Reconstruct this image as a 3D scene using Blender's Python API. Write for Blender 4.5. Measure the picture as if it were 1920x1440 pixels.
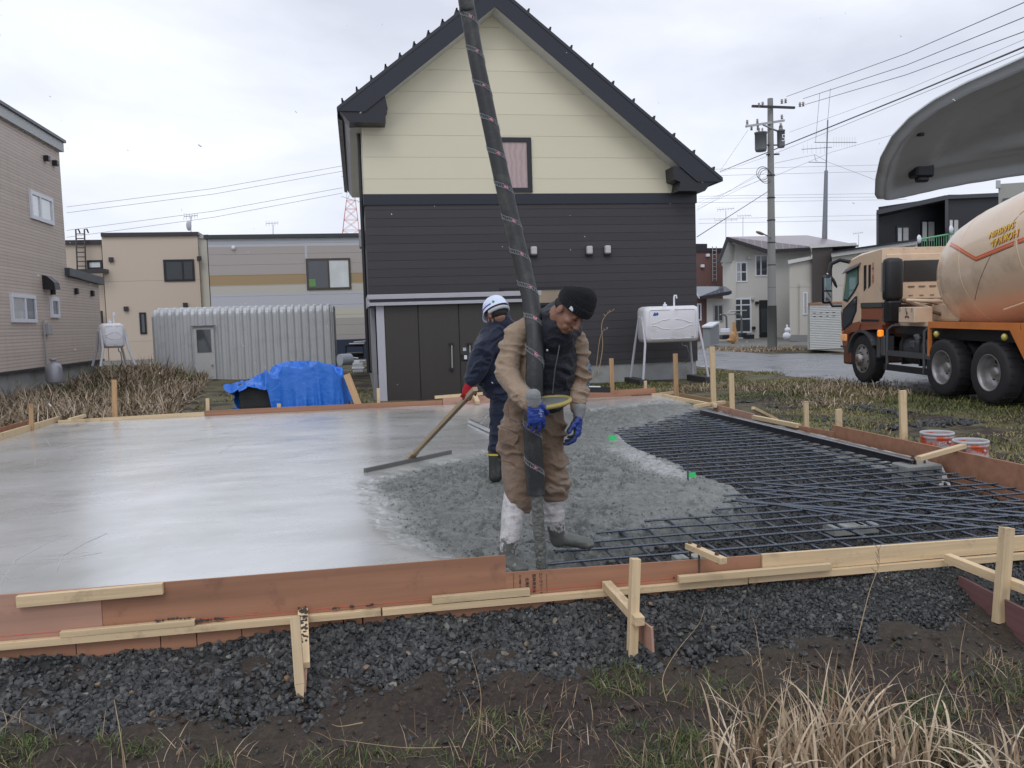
import bpy, bmesh, math, random
import numpy as np
from mathutils import Vector, Matrix, Euler
random.seed(7); rng = np.random.default_rng(7)
for _o in list(bpy.data.objects): bpy.data.objects.remove(_o)
SC = bpy.context.scene; COL = SC.collection
R = math.radians; PI = math.pi
# ------------------------------------------------------------------ camera
CAMH = 1.35
cam = bpy.data.cameras.new('camera'); cam.sensor_width = 36; cam.lens = 1600/1920*36
cam.clip_start = 0.05; cam.clip_end = 2000
camo = bpy.data.objects.new('camera', cam); COL.objects.link(camo)
CM = (Matrix.Rotation(R(-10.14), 4, 'Z') @ Matrix.Rotation(R(90-4.2), 4, 'X') @ Matrix.Rotation(R(-1.75), 4, 'Z'))
camo.matrix_world = Matrix.Translation((0, 0, CAMH)) @ CM
SC.camera = camo
# ------------------------------------------------------------------ world, sun, exposure
SUN_EL, SUN_AZ = 50, 200
W = bpy.data.worlds.new('World'); SC.world = W; W.use_nodes = True
nt = W.node_tree; N = nt.nodes; L = nt.links; N.clear()
wo = N.new('ShaderNodeOutputWorld'); bg = N.new('ShaderNodeBackground'); bg.inputs['Strength'].default_value = 0.15
sky = N.new('ShaderNodeTexSky'); sky.sky_type = 'NISHITA'; sky.sun_disc = False
sky.sun_elevation = R(SUN_EL); sky.sun_rotation = R(SUN_AZ)
tc = N.new('ShaderNodeTexCoord'); mp = N.new('ShaderNodeMapping'); mp.inputs['Scale'].default_value = (1, 1, 2.6)
mp.inputs['Location'].default_value = (3.1, 1.2, .4)
no = N.new('ShaderNodeTexNoise'); no.inputs['Scale'].default_value = 2.3; no.inputs['Detail'].default_value = 7; no.inputs['Roughness'].default_value = .5
no.inputs['Distortion'].default_value = .25
cr = N.new('ShaderNodeValToRGB'); e = cr.color_ramp.elements
e[0].position = .36; e[0].color = (4.9, 5.1, 5.85, 1); e[1].position = .62; e[1].color = (6.95, 7.2, 7.8, 1)
mx = N.new('ShaderNodeMix'); mx.data_type = 'RGBA'; mx.inputs[0].default_value = .93
L.new(tc.outputs['Generated'], mp.inputs[0]); L.new(mp.outputs[0], no.inputs['Vector']); L.new(no.outputs['Fac'], cr.inputs[0])
L.new(sky.outputs[0], mx.inputs[6]); L.new(cr.outputs[0], mx.inputs[7]); L.new(mx.outputs[2], bg.inputs[0]); L.new(bg.outputs[0], wo.inputs[0])
sun = bpy.data.lights.new('sun', 'SUN'); sun.energy = 0.7; sun.angle = R(25); sun.color = (1, .97, .93)
so = bpy.data.objects.new('sun', sun); COL.objects.link(so)
_d = Vector((math.sin(R(SUN_AZ))*math.cos(R(SUN_EL)), math.cos(R(SUN_AZ))*math.cos(R(SUN_EL)), math.sin(R(SUN_EL))))
so.rotation_euler = _d.to_track_quat('Z', 'Y').to_euler(); so.location = (0, 0, 30)
SC.view_settings.view_transform = 'Standard'; SC.view_settings.look = 'None'
SC.view_settings.exposure = 0.0; SC.view_settings.gamma = 1; SC.view_settings.use_curve_mapping = False
# ------------------------------------------------------------------ placing helpers (photograph pixel -> point in the place)
def ray(x, y): return CM.to_3x3() @ Vector(((x-960)/1600, -(y-720)/1600, -1))
def oz(x, y, z=0): r = ray(x, y); return Vector((0, 0, CAMH)) + r*((z-CAMH)/r.z)
def oy(x, y, Y): r = ray(x, y); return Vector((0, 0, CAMH)) + r*(Y/r.y)
def ox(x, y, X): r = ray(x, y); return Vector((0, 0, CAMH)) + r*(X/r.x)
def V(*a): return Vector(a)
# ------------------------------------------------------------------ materials
def newmat(name):
    m = bpy.data.materials.new(name); m.use_nodes = True; n = m.node_tree.nodes; b = n['Principled BSDF']
    return m, n, m.node_tree.links, b
def sock(n, v): return n
def mixc(n, l, fac, a, b, blend='MIX'):
    x = n.new('ShaderNodeMix'); x.data_type = 'RGBA'; x.blend_type = blend
    for i, v in ((0, fac), (6, a), (7, b)):
        if isinstance(v, bpy.types.NodeSocket): l.new(v, x.inputs[i])
        elif i == 0: x.inputs[0].default_value = v
        else: x.inputs[i].default_value = (*v[:3], 1)
    return x.outputs[2]
def noise(n, l, scale, detail=4, rough=.55, vec=None, stretch=None, dist=0, gen='Object'):
    t = n.new('ShaderNodeTexNoise'); t.inputs['Scale'].default_value = scale; t.inputs['Detail'].default_value = detail
    t.inputs['Roughness'].default_value = rough; t.inputs['Distortion'].default_value = dist
    c = n.new('ShaderNodeTexCoord'); src = vec or c.outputs[gen]
    if stretch:
        m = n.new('ShaderNodeMapping'); m.inputs['Scale'].default_value = stretch; l.new(src, m.inputs[0]); src = m.outputs[0]
    l.new(src, t.inputs['Vector']); return t.outputs['Fac']
def ramp(n, l, src, p0, p1, c0=(0, 0, 0), c1=(1, 1, 1)):
    r = n.new('ShaderNodeValToRGB'); e = r.color_ramp.elements; e[0].position = p0; e[1].position = p1
    e[0].color = (*c0, 1); e[1].color = (*c1, 1); l.new(src, r.inputs[0]); return r.outputs[0]
def bump(n, l, b, h, strength=.3, dist=.01):
    u = n.new('ShaderNodeBump'); u.inputs['Strength'].default_value = strength; u.inputs['Distance'].default_value = dist
    l.new(h, u.inputs['Height'])
    if b.inputs['Normal'].is_linked: l.new(b.inputs['Normal'].links[0].from_socket, u.inputs['Normal'])
    l.new(u.outputs[0], b.inputs['Normal'])
def mth(n, l, op, a, b=None, c=None):
    x = n.new('ShaderNodeMath'); x.operation = op
    for i, v in enumerate((a, b, c)):
        if v is None: continue
        if isinstance(v, bpy.types.NodeSocket): l.new(v, x.inputs[i])
        else: x.inputs[i].default_value = v
    return x.outputs[0]
def dk(c, k): return tuple(min(1, v*k) for v in c)
_mc = {}
def mat(name, c, rough=.6, metal=0, var=.12, sc=6, bmp=.15, bsc=60, bd=.003, stretch=None, dirt=0, dirtc=(.12, .1, .08), spec=.5, coat=0, seed=0, emit=0, dsc=2.2, lo=.52, hi=.72):
    if name in _mc: return _mc[name]
    m, n, l, b = newmat(name); _mc[name] = m
    f = noise(n, l, sc, 5, .6, stretch=stretch)
    col = mixc(n, l, f, dk(c, 1-var), dk(c, 1+var))
    if dirt:
        g = ramp(n, l, noise(n, l, dsc, 6, .65), lo, hi); g2 = mth(n, l, 'MULTIPLY', g, dirt)
        col = mixc(n, l, g2, col, dirtc)
    l.new(col, b.inputs['Base Color'])
    b.inputs['Metallic'].default_value = metal; b.inputs['Specular IOR Level'].default_value = spec
    rr = mth(n, l, 'MULTIPLY_ADD', f, .25, rough-.12); l.new(rr, b.inputs['Roughness'])
    if coat: b.inputs['Coat Weight'].default_value = coat; b.inputs['Coat Roughness'].default_value = .1
    if bmp: bump(n, l, b, noise(n, l, bsc, 3, .6, stretch=stretch), bmp, bd)
    if emit: l.new(col, b.inputs['Emission Color']); b.inputs['Emission Strength'].default_value = emit
    return m
def sep(n, l, gen='Object'):
    c = n.new('ShaderNodeTexCoord'); s = n.new('ShaderNodeSeparateXYZ'); l.new(c.outputs[gen], s.inputs[0]); return s.outputs
def siding(name, c, pitch, groove=.06, c2=None, axis=2, rough=.6, fine=0, var=.08, gstr=.6, vx=0, dirt=0, bands=None):
    """boards with a groove every `pitch` metres of object height"""
    m, n, l, b = newmat(name); S = sep(n, l)
    z = mth(n, l, 'DIVIDE', S[axis], pitch); fr = mth(n, l, 'FRACT', z); fl = mth(n, l, 'FLOOR', z)
    g = mth(n, l, 'LESS_THAN', fr, groove)
    wn = n.new('ShaderNodeTexWhiteNoise'); wn.noise_dimensions = '1D'; l.new(fl, wn.inputs['W'])
    base = mixc(n, l, wn.outputs['Value'], dk(c, 1-var*.5), dk(c, 1+var*.5))
    if bands:
        for z0, z1, cc in bands:
            a = mth(n, l, 'MULTIPLY', mth(n, l, 'GREATER_THAN', S[axis], z0), mth(n, l, 'LESS_THAN', S[axis], z1)); base = mixc(n, l, a, base, cc)
    f = noise(n, l, 1.2, 6, .65); base = mixc(n, l, mth(n, l, 'MULTIPLY', f, var*2), base, dk(c, .6))
    if vx:
        h = mth(n, l, 'LESS_THAN', mth(n, l, 'FRACT', mth(n, l, 'DIVIDE', S[0], vx)), .006); g = mth(n, l, 'MAXIMUM', g, h)
    base = mixc(n, l, mth(n, l, 'MULTIPLY', g, gstr), base, (0.012, .012, .013) if not c2 else c2)
    if dirt: base = mixc(n, l, mth(n, l, 'MULTIPLY', ramp(n, l, noise(n, l, 3, 6, .7, stretch=(1, 1, .25)), .5, .75), dirt), base, (.1, .09, .07))
    l.new(base, b.inputs['Base Color']); b.inputs['Roughness'].default_value = rough
    bump(n, l, b, noise(n, l, 30, 4, .6, stretch=(.15, .15, 1.6) if fine else None), .25 + .3*fine, .006)
    bump(n, l, b, mth(n, l, 'SUBTRACT', 1, g), .8, .012)
    return m
def wood(name, c, var=.22, rough=.65, knots=.5, dirt=.25, dirtc=(.05, .04, .035), gs=1.0):
    m, n, l, b = newmat(name)
    oi = n.new('ShaderNodeObjectInfo'); c0 = n.new('ShaderNodeTexCoord'); a = n.new('ShaderNodeVectorMath'); a.operation = 'ADD'
    l.new(c0.outputs['Object'], a.inputs[0]); sc = n.new('ShaderNodeVectorMath'); sc.operation = 'SCALE'; sc.inputs[0].default_value = (7, 11, 5); l.new(oi.outputs['Random'], sc.inputs['Scale']); l.new(sc.outputs[0], a.inputs[1])
    g = noise(n, l, 14*gs, 6, .6, vec=a.outputs[0], stretch=(.12, 3, 3), dist=.4)
    col = mixc(n, l, ramp(n, l, g, .3, .7), dk(c, 1-var), dk(c, 1+var*.7))
    k = noise(n, l, 6, 2, .4, vec=a.outputs[0], stretch=(.6, 1, 1)); col = mixc(n, l, mth(n, l, 'MULTIPLY', ramp(n, l, k, .68, .76), knots), col, dk(c, .42))
    tint = mixc(n, l, oi.outputs['Random'], (.86, .84, .82), (1.08, 1.04, 1.0)); col = mixc(n, l, 1, col, tint, 'MULTIPLY')
    d = noise(n, l, 5, 7, .72, vec=a.outputs[0]); col = mixc(n, l, mth(n, l, 'MULTIPLY', ramp(n, l, d, .56, .7), dirt), col, dirtc)
    l.new(col, b.inputs['Base Color']); b.inputs['Roughness'].default_value = rough
    bump(n, l, b, g, .3, .002); return m
# ------------------------------------------------------------------ mesh building
class MB:
    def __init__(s): s.v = []; s.f = []; s.m = []; s.k = 0; s.sm = []
    def add(s, vs, fs, smooth=False):
        o = len(s.v); s.v += [tuple(p) for p in vs]; s.f += [tuple(i+o for i in f) for f in fs]; s.m += [s.k]*len(fs); s.sm += [smooth]*len(fs); return s
    def box(s, a, b, bev=0):
        a = Vector(a); b = Vector(b); lo = [min(a[i], b[i]) for i in range(3)]; hi = [max(a[i], b[i]) for i in range(3)]
        if bev > 0:
            bm = bmesh.new(); bmesh.ops.create_cube(bm, size=1)
            for v in bm.verts: v.co = Vector([lo[i] + (v.co[i]+.5)*(hi[i]-lo[i]) for i in range(3)])
            bv = min(bev, .45*min(hi[i]-lo[i] for i in range(3)))
            bmesh.ops.bevel(bm, geom=bm.edges[:], offset=bv, segments=2 if bev > .02 else 1, affect='EDGES', profile=.5)
            s.bm(bm, bev > .05); return s
        P = [(x, y, z) for x in (lo[0], hi[0]) for y in (lo[1], hi[1]) for z in (lo[2], hi[2])]
        return s.add(P, [(0, 1, 3, 2), (4, 6, 7, 5), (0, 4, 5, 1), (2, 3, 7, 6), (0, 2, 6, 4), (1, 5, 7, 3)])
    def bm(s, bm, smooth=False):
        bm.verts.index_update(); s.add([v.co.copy() for v in bm.verts], [[v.index for v in f.verts] for f in bm.faces], smooth); bm.free(); return s
    def tube(s, pts, r, seg=10, cap=True, smooth=True, flat=1):
        pts = [Vector(p) for p in pts]; n = len(pts); rs = r if isinstance(r, (list, tuple)) else [r]*n
        vs = []; up = None
        for i, p in enumerate(pts):
            t = (pts[min(i+1, n-1)] - pts[max(i-1, 0)])
            t = t.normalized() if t.length > 1e-9 else Vector((0, 0, 1))
            if up is None: up = Vector((0, 0, 1)) if abs(t.z) < .9 else Vector((0, 1, 0))
            a = t.cross(up); a = a.normalized() if a.length > 1e-6 else t.orthogonal().normalized(); bq = a.cross(t).normalized(); up = bq
            for k in range(seg):
                w = 2*PI*k/seg; vs.append(p + a*math.cos(w)*rs[i] + bq*math.sin(w)*rs[i]*flat)
        fs = [(i*seg+k, i*seg+(k+1) % seg, (i+1)*seg+(k+1) % seg, (i+1)*seg+k) for i in range(n-1) for k in range(seg)]
        s.add(vs, fs, smooth)
        if cap:
            s.add([vs[k] for k in range(seg)], [tuple(range(seg))[::-1]]); s.add([vs[(n-1)*seg+k] for k in range(seg)], [tuple(range(seg))])
        return s
    def bar(s, a, b, w, h, up=(0, 0, 1)):
        a = Vector(a); b = Vector(b); t = (b-a).normalized(); u = Vector(up)
        x = t.cross(u); x = x.normalized() if x.length > 1e-6 else t.orthogonal().normalized(); y = x.cross(t)
        P = [p + x*sx*w/2 + y*sy*h/2 for p in (a, b) for sx, sy in ((-1, -1), (1, -1), (1, 1), (-1, 1))]
        return s.add(P, [(0, 3, 2, 1), (4, 5, 6, 7), (0, 1, 5, 4), (1, 2, 6, 5), (2, 3, 7, 6), (3, 0, 4, 7)])
    def prism(s, poly, off):
        """polygon (3D points) extruded by vector off"""
        n = len(poly); off = Vector(off); P = [Vector(p) for p in poly]; Q = [p+off for p in P]
        return s.add(P+Q, [tuple(range(n))[::-1], tuple(range(n, 2*n))] + [(i, (i+1) % n, n+(i+1) % n, n+i) for i in range(n)])
    def lathe(s, prof, c=(0, 0, 0), axis='Z', seg=32, smooth=True, a0=0, a1=2*PI):
        c = Vector(c); full = abs(a1-a0-2*PI) < 1e-6; ns = seg if full else seg+1; vs = []
        for r, h in prof:
            for k in range(ns):
                w = a0 + (a1-a0)*k/seg; x, y = r*math.cos(w), r*math.sin(w)
                vs.append(c + (Vector((x, y, h)) if axis == 'Z' else Vector((h, x, y)) if axis == 'X' else Vector((y, h, x))))
        fs = [(i*ns+k, i*ns+(k+1) % ns, (i+1)*ns+(k+1) % ns, (i+1)*ns+k) for i in range(len(prof)-1) for k in range(ns if full else ns-1)]
        return s.add(vs, fs, smooth)
    def ball(s, c, r, seg=16, rot=None, smooth=True):
        r = r if hasattr(r, '__len__') else (r, r, r); bm = bmesh.new(); bmesh.ops.create_uvsphere(bm, u_segments=seg, v_segments=max(6, seg*2//3), radius=1)
        M = Matrix.Translation(c) @ (rot.to_4x4() if rot else Matrix()) @ Matrix.Diagonal((*r, 1)); bmesh.ops.transform(bm, matrix=M, verts=bm.verts[:]); return s.bm(bm, smooth)
    def xf(s, M): s.v = [tuple(M @ Vector(p)) for p in s.v]; return s
def mkmesh(name, mb, mats, off=None):
    me = bpy.data.meshes.new(name); vs = mb.v
    if off is not None: vs = [(p[0]-off[0], p[1]-off[1], p[2]-off[2]) for p in vs]
    me.from_pydata(vs, [], mb.f); mats = mats if isinstance(mats, (list, tuple)) else [mats]
    for m in mats: me.materials.append(m)
    me.polygons.foreach_set('material_index', mb.m); me.polygons.foreach_set('use_smooth', mb.sm)
    bm = bmesh.new(); bm.from_mesh(me); bmesh.ops.recalc_face_normals(bm, faces=bm.faces[:]); bm.to_mesh(me); bm.free(); me.update(); return me
def npmesh(name, v, f, mats, smooth=True, attr=None):
    """v (n,3), f (m,k) arrays"""
    me = bpy.data.meshes.new(name); k = f.shape[1]; me.vertices.add(len(v)); me.vertices.foreach_set('co', np.ascontiguousarray(v, dtype=np.float32).ravel())
    me.loops.add(len(f)*k); me.loops.foreach_set('vertex_index', np.ascontiguousarray(f, dtype=np.int32).ravel())
    me.polygons.add(len(f)); me.polygons.foreach_set('loop_start', np.arange(len(f), dtype=np.int32)*k); me.polygons.foreach_set('loop_total', np.full(len(f), k, dtype=np.int32))
    me.polygons.foreach_set('use_smooth', np.full(len(f), smooth)); mats = mats if isinstance(mats, (list, tuple)) else [mats]
    for m in mats: me.materials.append(m)
    if attr is not None:
        for an, av in attr.items():
            a = me.attributes.new(an, 'FLOAT', 'POINT'); a.data.foreach_set('value', np.ascontiguousarray(av, dtype=np.float32))
    me.update(calc_edges=True); me.validate(); return me
def tag(o, label=None, cat=None, group=None, kind=None):
    if label: o['label'] = label
    if cat: o['category'] = cat
    if group: o['group'] = group
    if kind: o['kind'] = kind
    return o
def link(name, me, parent=None, loc=None):
    o = bpy.data.objects.new(name, me); COL.objects.link(o)
    if parent: o.parent = parent
    if loc is not None: o.location = loc
    return o
def thing(name, label, cat, loc=(0, 0, 0), group=None, rz=0):
    o = link(name, None, loc=loc); o.rotation_euler = (0, 0, rz); o.empty_display_size = .1; return tag(o, label, cat, group)
def org(o):
    p = Vector((0, 0, 0))
    while o: p += Vector(o.location); o = o.parent
    return p
def part(name, mb, mats, parent, world=True, origin=None):
    """child mesh; mb in world coordinates unless world=False (then in the parent's own frame)"""
    off = org(parent) if world else None
    return link(name, mkmesh(name, mb, mats, off), parent)
def one(name, mb, mats, label, cat, loc=None, group=None):
    """a thing that is a single mesh; mb in world coordinates, origin moved to loc"""
    loc = Vector(loc) if loc is not None else Vector(mb.v[0])
    return tag(link(name, mkmesh(name, mb, mats, loc), loc=loc), label, cat, group)
def struct(name, me): return tag(link(name, me), kind='structure')
# ------------------------------------------------------------------ numpy noise
def _h(ix, iy, s): 
    n = (ix*374761393 + iy*668265263 + s*974634777) & 0xffffffff; n = ((n ^ (n >> 13))*1274126177) & 0xffffffff; return ((n ^ (n >> 16)) & 0xffff)/65535.
def vnoise(x, y, s=0):
    x = np.asarray(x, float); y = np.asarray(y, float); ix = np.floor(x).astype(np.int64); iy = np.floor(y).astype(np.int64); fx = x-ix; fy = y-iy; fx = fx*fx*(3-2*fx); fy = fy*fy*(3-2*fy)
    return (_h(ix, iy, s)*(1-fx)+_h(ix+1, iy, s)*fx)*(1-fy)+(_h(ix, iy+1, s)*(1-fx)+_h(ix+1, iy+1, s)*fx)*fy
def fbm(x, y, o=4, s=0, g=.5):
    a = 1; t = 0; r = 0
    for i in range(o): r = r+a*vnoise(x*2**i, y*2**i, s+i*17); t += a; a *= g
    return r/t
def sdpoly(px, py, poly):
    """signed distance, negative inside"""
    d = np.full(px.shape, 1e9); ins = np.zeros(px.shape, bool); n = len(poly)
    for i in range(n):
        ax, ay = poly[i]; bx, by = poly[(i+1) % n]; ex, ey = bx-ax, by-ay; L2 = ex*ex+ey*ey+1e-12
        t = np.clip(((px-ax)*ex+(py-ay)*ey)/L2, 0, 1); d = np.minimum(d, np.hypot(px-ax-t*ex, py-ay-t*ey))
        c = ((ay > py) != (by > py)) & (px < (bx-ax)*(py-ay)/(by-ay+1e-12)+ax); ins ^= c
    return np.where(ins, -d, d)
def ss(a, b, x): t = np.clip((x-a)/(b-a), 0, 1); return t*t*(3-2*t)
def gridmesh(name, xs, ys, zf, mats, attr=None, smooth=True):
    X, Y = np.meshgrid(xs, ys); Z = zf(X, Y); nx, ny = len(xs), len(ys); v = np.stack([X.ravel(), Y.ravel(), Z.ravel()], 1)
    i = np.arange(nx-1)[None, :]+np.arange(ny-1)[:, None]*nx; i = i.ravel(); f = np.stack([i, i+1, i+nx+1, i+nx], 1)
    at = {k: g(X, Y).ravel() for k, g in attr.items()} if attr else None
    return npmesh(name, v, f, mats, smooth, at)
# ================================================================== GROUND, ROAD, SLAB
SX0, SX1, SY0, SY1 = -4.66, 5.1, 4.45, 14.12
GZ = -.25
def ground_z(x, y):
    z = np.full(np.shape(x), GZ)+.0
    z = z-.12*ss(4.6, 3.6, y)*1.0                      # lower in front of the form boards
    z = z+.30*ss(18, 34, y)*ss(-1, -6, x)               # rises slightly at the back left
    n = fbm(x*.9, y*.9, 4, 3)-.5; z = z+n*.05
    z = z+(fbm(x*7, y*7, 3, 5)-.5)*.045*ss(26, 10, y)
    near = ss(4.6, 4.1, y); z = z+near*((fbm(x*14, y*14, 3, 9)-.5)*.05+(fbm(x*3.5, y*3.5, 3, 10)-.5)*.09)
    # level under the slab
    ins = (x > SX0-.05) & (x < SX1+.05) & (y > SY0) & (y < SY1+.05); z = np.where(ins, -.42, z)
    z = np.where((x > 8.6), z*1.0+.0, z)
    return z
def axis_grid(lo, hi, c, d0, k):
    r = [c]; d = d0
    while r[-1] < hi: r.append(r[-1]+d); d *= k
    q = [c]; d = d0
    while q[-1] > lo: q.append(q[-1]-d); d *= k
    return np.array(sorted(set(q+r)))
m, n, l, b = newmat('ground'); MG = m
S = sep(n, l)
soil = mixc(n, l, noise(n, l, 5, 7, .7), (.014, .009, .0065), (.042, .028, .021))
clod = noise(n, l, 38, 5, .7); soil = mixc(n, l, ramp(n, l, clod, .45, .7), soil, (.060, .044, .035))
gr = mixc(n, l, noise(n, l, 9, 6, .7), (.06, .068, .022), (.20, .165, .085))
gm = ramp(n, l, noise(n, l, 1.1, 6, .65), .44, .56)
far = mth(n, l, 'GREATER_THAN', S[1], 4.6); col = mixc(n, l, mth(n, l, 'MULTIPLY', gm, mth(n, l, 'MULTIPLY_ADD', far, .85, .1)), soil, gr)
yd = mth(n, l, 'GREATER_THAN', mth(n, l, 'ADD', S[1], mth(n, l, 'MULTIPLY', noise(n, l, .6, 4), 6)), 41)
col = mixc(n, l, yd, col, mixc(n, l, noise(n, l, 3, 7, .75), (.10, .10, .095), (.24, .235, .22)))
l.new(col, b.inputs['Base Color']); b.inputs['Roughness'].default_value = .8
bump(n, l, b, clod, .7, .02); bump(n, l, b, noise(n, l, 120, 3), .4, .004)
gx = axis_grid(-400, 500, 1.0, .035, 1.022); gy = axis_grid(-8, 900, 3.6, .03, 1.022)
struct('ground', gridmesh('ground', gx, gy, ground_z, MG))
# road (wet asphalt) with ragged edges
m, n, l, b = newmat('wet_asphalt'); MR = m
a = noise(n, l, 240, 3, .7); p = noise(n, l, .55, 5, .6)
l.new(mixc(n, l, a, (.10, .103, .112), (.20, .205, .22)), b.inputs['Base Color'])
wet = ramp(n, l, p, .42, .58, (.50,)*3, (.26,)*3); l.new(wet, b.inputs['Roughness']); b.inputs['Specular IOR Level'].default_value = .9
bump(n, l, b, a, .25, .003)
def road_me():
    # near edge follows the verge, far edge the yards
    nearp = [oz(1100, 676, -.2), oz(1310, 684, -.2), oz(1345, 688, -.2), oz(1400, 691, -.2), oz(1480, 703, -.2), oz(1560, 713, -.2), oz(1640, 722, -.2), oz(1800, 737, -.2), oz(1990, 748, -.2), oz(2300, 775, -.2)]
    farp = [oz(1100, 650, -.2), oz(1310, 652, -.2), oz(1345, 656, -.2), oz(1400, 659, -.2), oz(1448, 663, -.2), oz(1500, 660, -.2), oz(1560, 662, -.2), oz(1700, 668, -.2), oz(1990, 672, -.2), oz(2300, 690, -.2)]
    vs = []; fs = []
    M = 60
    def samp(P, t): i = min(int(t*(len(P)-1)), len(P)-2); u = t*(len(P)-1)-i; return P[i].lerp(P[i+1], u)
    for i in range(M+1):
        t = i/M; A = samp(nearp, t); B = samp(farp, t); j = random.uniform(-.12, .12)
        for k in range(13):
            u = k/12; q = A.lerp(B, u); zz = -.205+.03*math.sin(u*PI); 
            if k == 0: q = q+V(-j, j*1.5, 0); zz = -.26
            if k == 12: zz = -.26
            vs.append((q.x, q.y, zz))
    for i in range(M):
        for k in range(12): o = i*13+k; fs.append((o, o+1, o+14, o+13))
    mb = MB(); mb.add(vs, fs, True); return mkmesh('road', mb, MR)
struct('road', road_me())
# ---- wet concrete slab: smooth pour + rough pour + ragged front
EXP_PX = [(1313, 766), (1262, 780), (1160, 803), (1185, 826), (1245, 852), (1298, 872), (1335, 888), (1392, 906), (1416, 924), (1398, 944), (1312, 960), (1215, 975), (1152, 995), (1116, 1006), (1112, 1020), (1086, 1044), (1082, 1056), (1150, 1061), (1240, 1052), (1300, 1043), (1420, 1052), (1700, 1040), (2400, 990), (2300, 860), (1760, 868)]
EXPO = [tuple(oz(x, y, -.02)[:2]) for x, y in EXP_PX]
ROU_PX = [(1330, 757), (1235, 752), (1095, 768), (1040, 800), (960, 832), (905, 850), (850, 862), (800, 868), (745, 890), (702, 905), (728, 938), (752, 965), (770, 1000), (800, 1018), (850, 1032), (925, 1046), (945, 1062), (1100, 1075), (1500, 1050), (1500, 760)]
ROUG = [tuple(oz(x, y, 0)[:2]) for x, y in ROU_PX]
SMO2 = [tuple(oz(x, y, 0)[:2]) for x, y in [(1135, 812), (1170, 800), (1215, 836), (1285, 872), (1310, 895), (1275, 902), (1190, 870), (1130, 840)]]
def slab_z(x, y):
    w = (fbm(x*2.2, y*2.2, 3, 11)-.5)*.25; de = sdpoly(x, y, EXPO)+.09+w*.35+(fbm(x*9, y*9, 3, 4)-.5)*.09
    dr = sdpoly(x, y, ROUG)+w*.6; rough = ss(.24, -.20, dr)*(1-.55*ss(.05, -.12, sdpoly(x, y, SMO2)+w*.4))
    mod = ss(.38, .62, fbm(x*1.3+4, y*1.3, 3, 23))
    lump = (fbm(x*3.2, y*3.2, 4, 21, .5)-.5)*.09+(1-np.abs(fbm(x*9, y*7, 2, 31)*2-1))*.018*(.3+mod)+(fbm(x*34, y*30, 3, 41, .6)-.5)*.028*(.35+mod)
    pits = ss(.56, .70, fbm(x*15, y*11, 3, 77, .6))*.034*(.35+mod)
    drag = (np.sin((x*.55+y*.84+.6*fbm(x*1.2, y*1.2, 2, 88))*26)*.5+.5)*.010*ss(.5, .62, fbm(x*.9, y*.9, 2, 99))
    z = rough*(lump-.03-pits-drag)*1.0
    z = z+(1-rough)*(fbm(x*1.3, y*2.1, 3, 51)-.5)*.008
    z = z-.02*rough*ss(7, 4.6, y)
    edge = ss(.16, -.05, de); z = z-edge*.24-.04*ss(.5, .1, de)
    return z
r_ = np.random.default_rng(41)
def slab_rough(x, y):
    w = (fbm(x*2.2, y*2.2, 3, 11)-.5)*.25; dr = sdpoly(x, y, ROUG)+w*.6
    return ss(.24, -.20, dr)*(1-.5*ss(.05, -.12, sdpoly(x, y, SMO2)+w*.4))
m, n, l, b = newmat('wet_concrete'); MC = m
at = n.new('ShaderNodeAttribute'); at.attribute_name = 'rough'; rf = at.outputs['Fac']
c1 = mixc(n, l, ramp(n, l, noise(n, l, .42, 6, .6, dist=.6), .35, .65), (.31, .315, .29), (.53, .535, .54))
c2 = mixc(n, l, ramp(n, l, noise(n, l, 16, 7, .74), .32, .66), (.085, .094, .086), (.25, .266, .25))
l.new(mixc(n, l, rf, c1, c2), b.inputs['Base Color'])
st = noise(n, l, 1.1, 7, .66, stretch=(.8, 1.7, 1), dist=1.0)
r1 = ramp(n, l, st, .33, .66, (.17,)*3, (.44,)*3)
rr = n.new('ShaderNodeMix'); l.new(rf, rr.inputs[0]); l.new(r1, rr.inputs[2]); rr.inputs[3].default_value = .32; l.new(rr.outputs[0], b.inputs['Roughness'])
b.inputs['Specular IOR Level'].default_value = 1.0; b.inputs['IOR'].default_value = 1.55; b.inputs['Coat Roughness'].default_value = .22; b.inputs['Coat IOR'].default_value = 1.7; l.new(mth(n, l, 'MULTIPLY_ADD', rf, -.75, .85), b.inputs['Coat Weight'])
sw = noise(n, l, 3.2, 6, .7, stretch=(.8, 2.0, 1), dist=1.5)
bump(n, l, b, sw, .22, .006)
fn = noise(n, l, 62, 5, .78); hb = mth(n, l, 'MULTIPLY', fn, rf); bump(n, l, b, hb, 1.0, .022)
rp = noise(n, l, 9, 5, .65, stretch=(.6, 2.2, 1), dist=1.5); bump(n, l, b, mth(n, l, 'MULTIPLY', rp, mth(n, l, 'SUBTRACT', 1, rf)), .22, .004)
xs = np.concatenate([np.arange(SX0, -.35, .06), np.arange(-.35, 3.3, .0125), np.arange(3.3, SX1, .03), [SX1]])
ys = [SY0]
while ys[-1] < SY1: ys.append(min(SY1, ys[-1]+.0115*ys[-1]/4.5))
struct('concrete_slab', gridmesh('concrete_slab', xs, np.array(ys), slab_z, MC, {'rough': slab_rough}))
N_ = 16000; x = r_.uniform(-.3, 3.6, N_); y = SY0+.03+(12.5-SY0)*r_.random(N_)**1.7; k = (slab_rough(x, y) > .55) & (sdpoly(x, y, EXPO) > -.06) & (r_.random(N_) < .25+1.1*ss(.42, .62, fbm(x*1.3+4, y*1.3, 3, 23))); AGG = (x[k], y[k])
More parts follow.
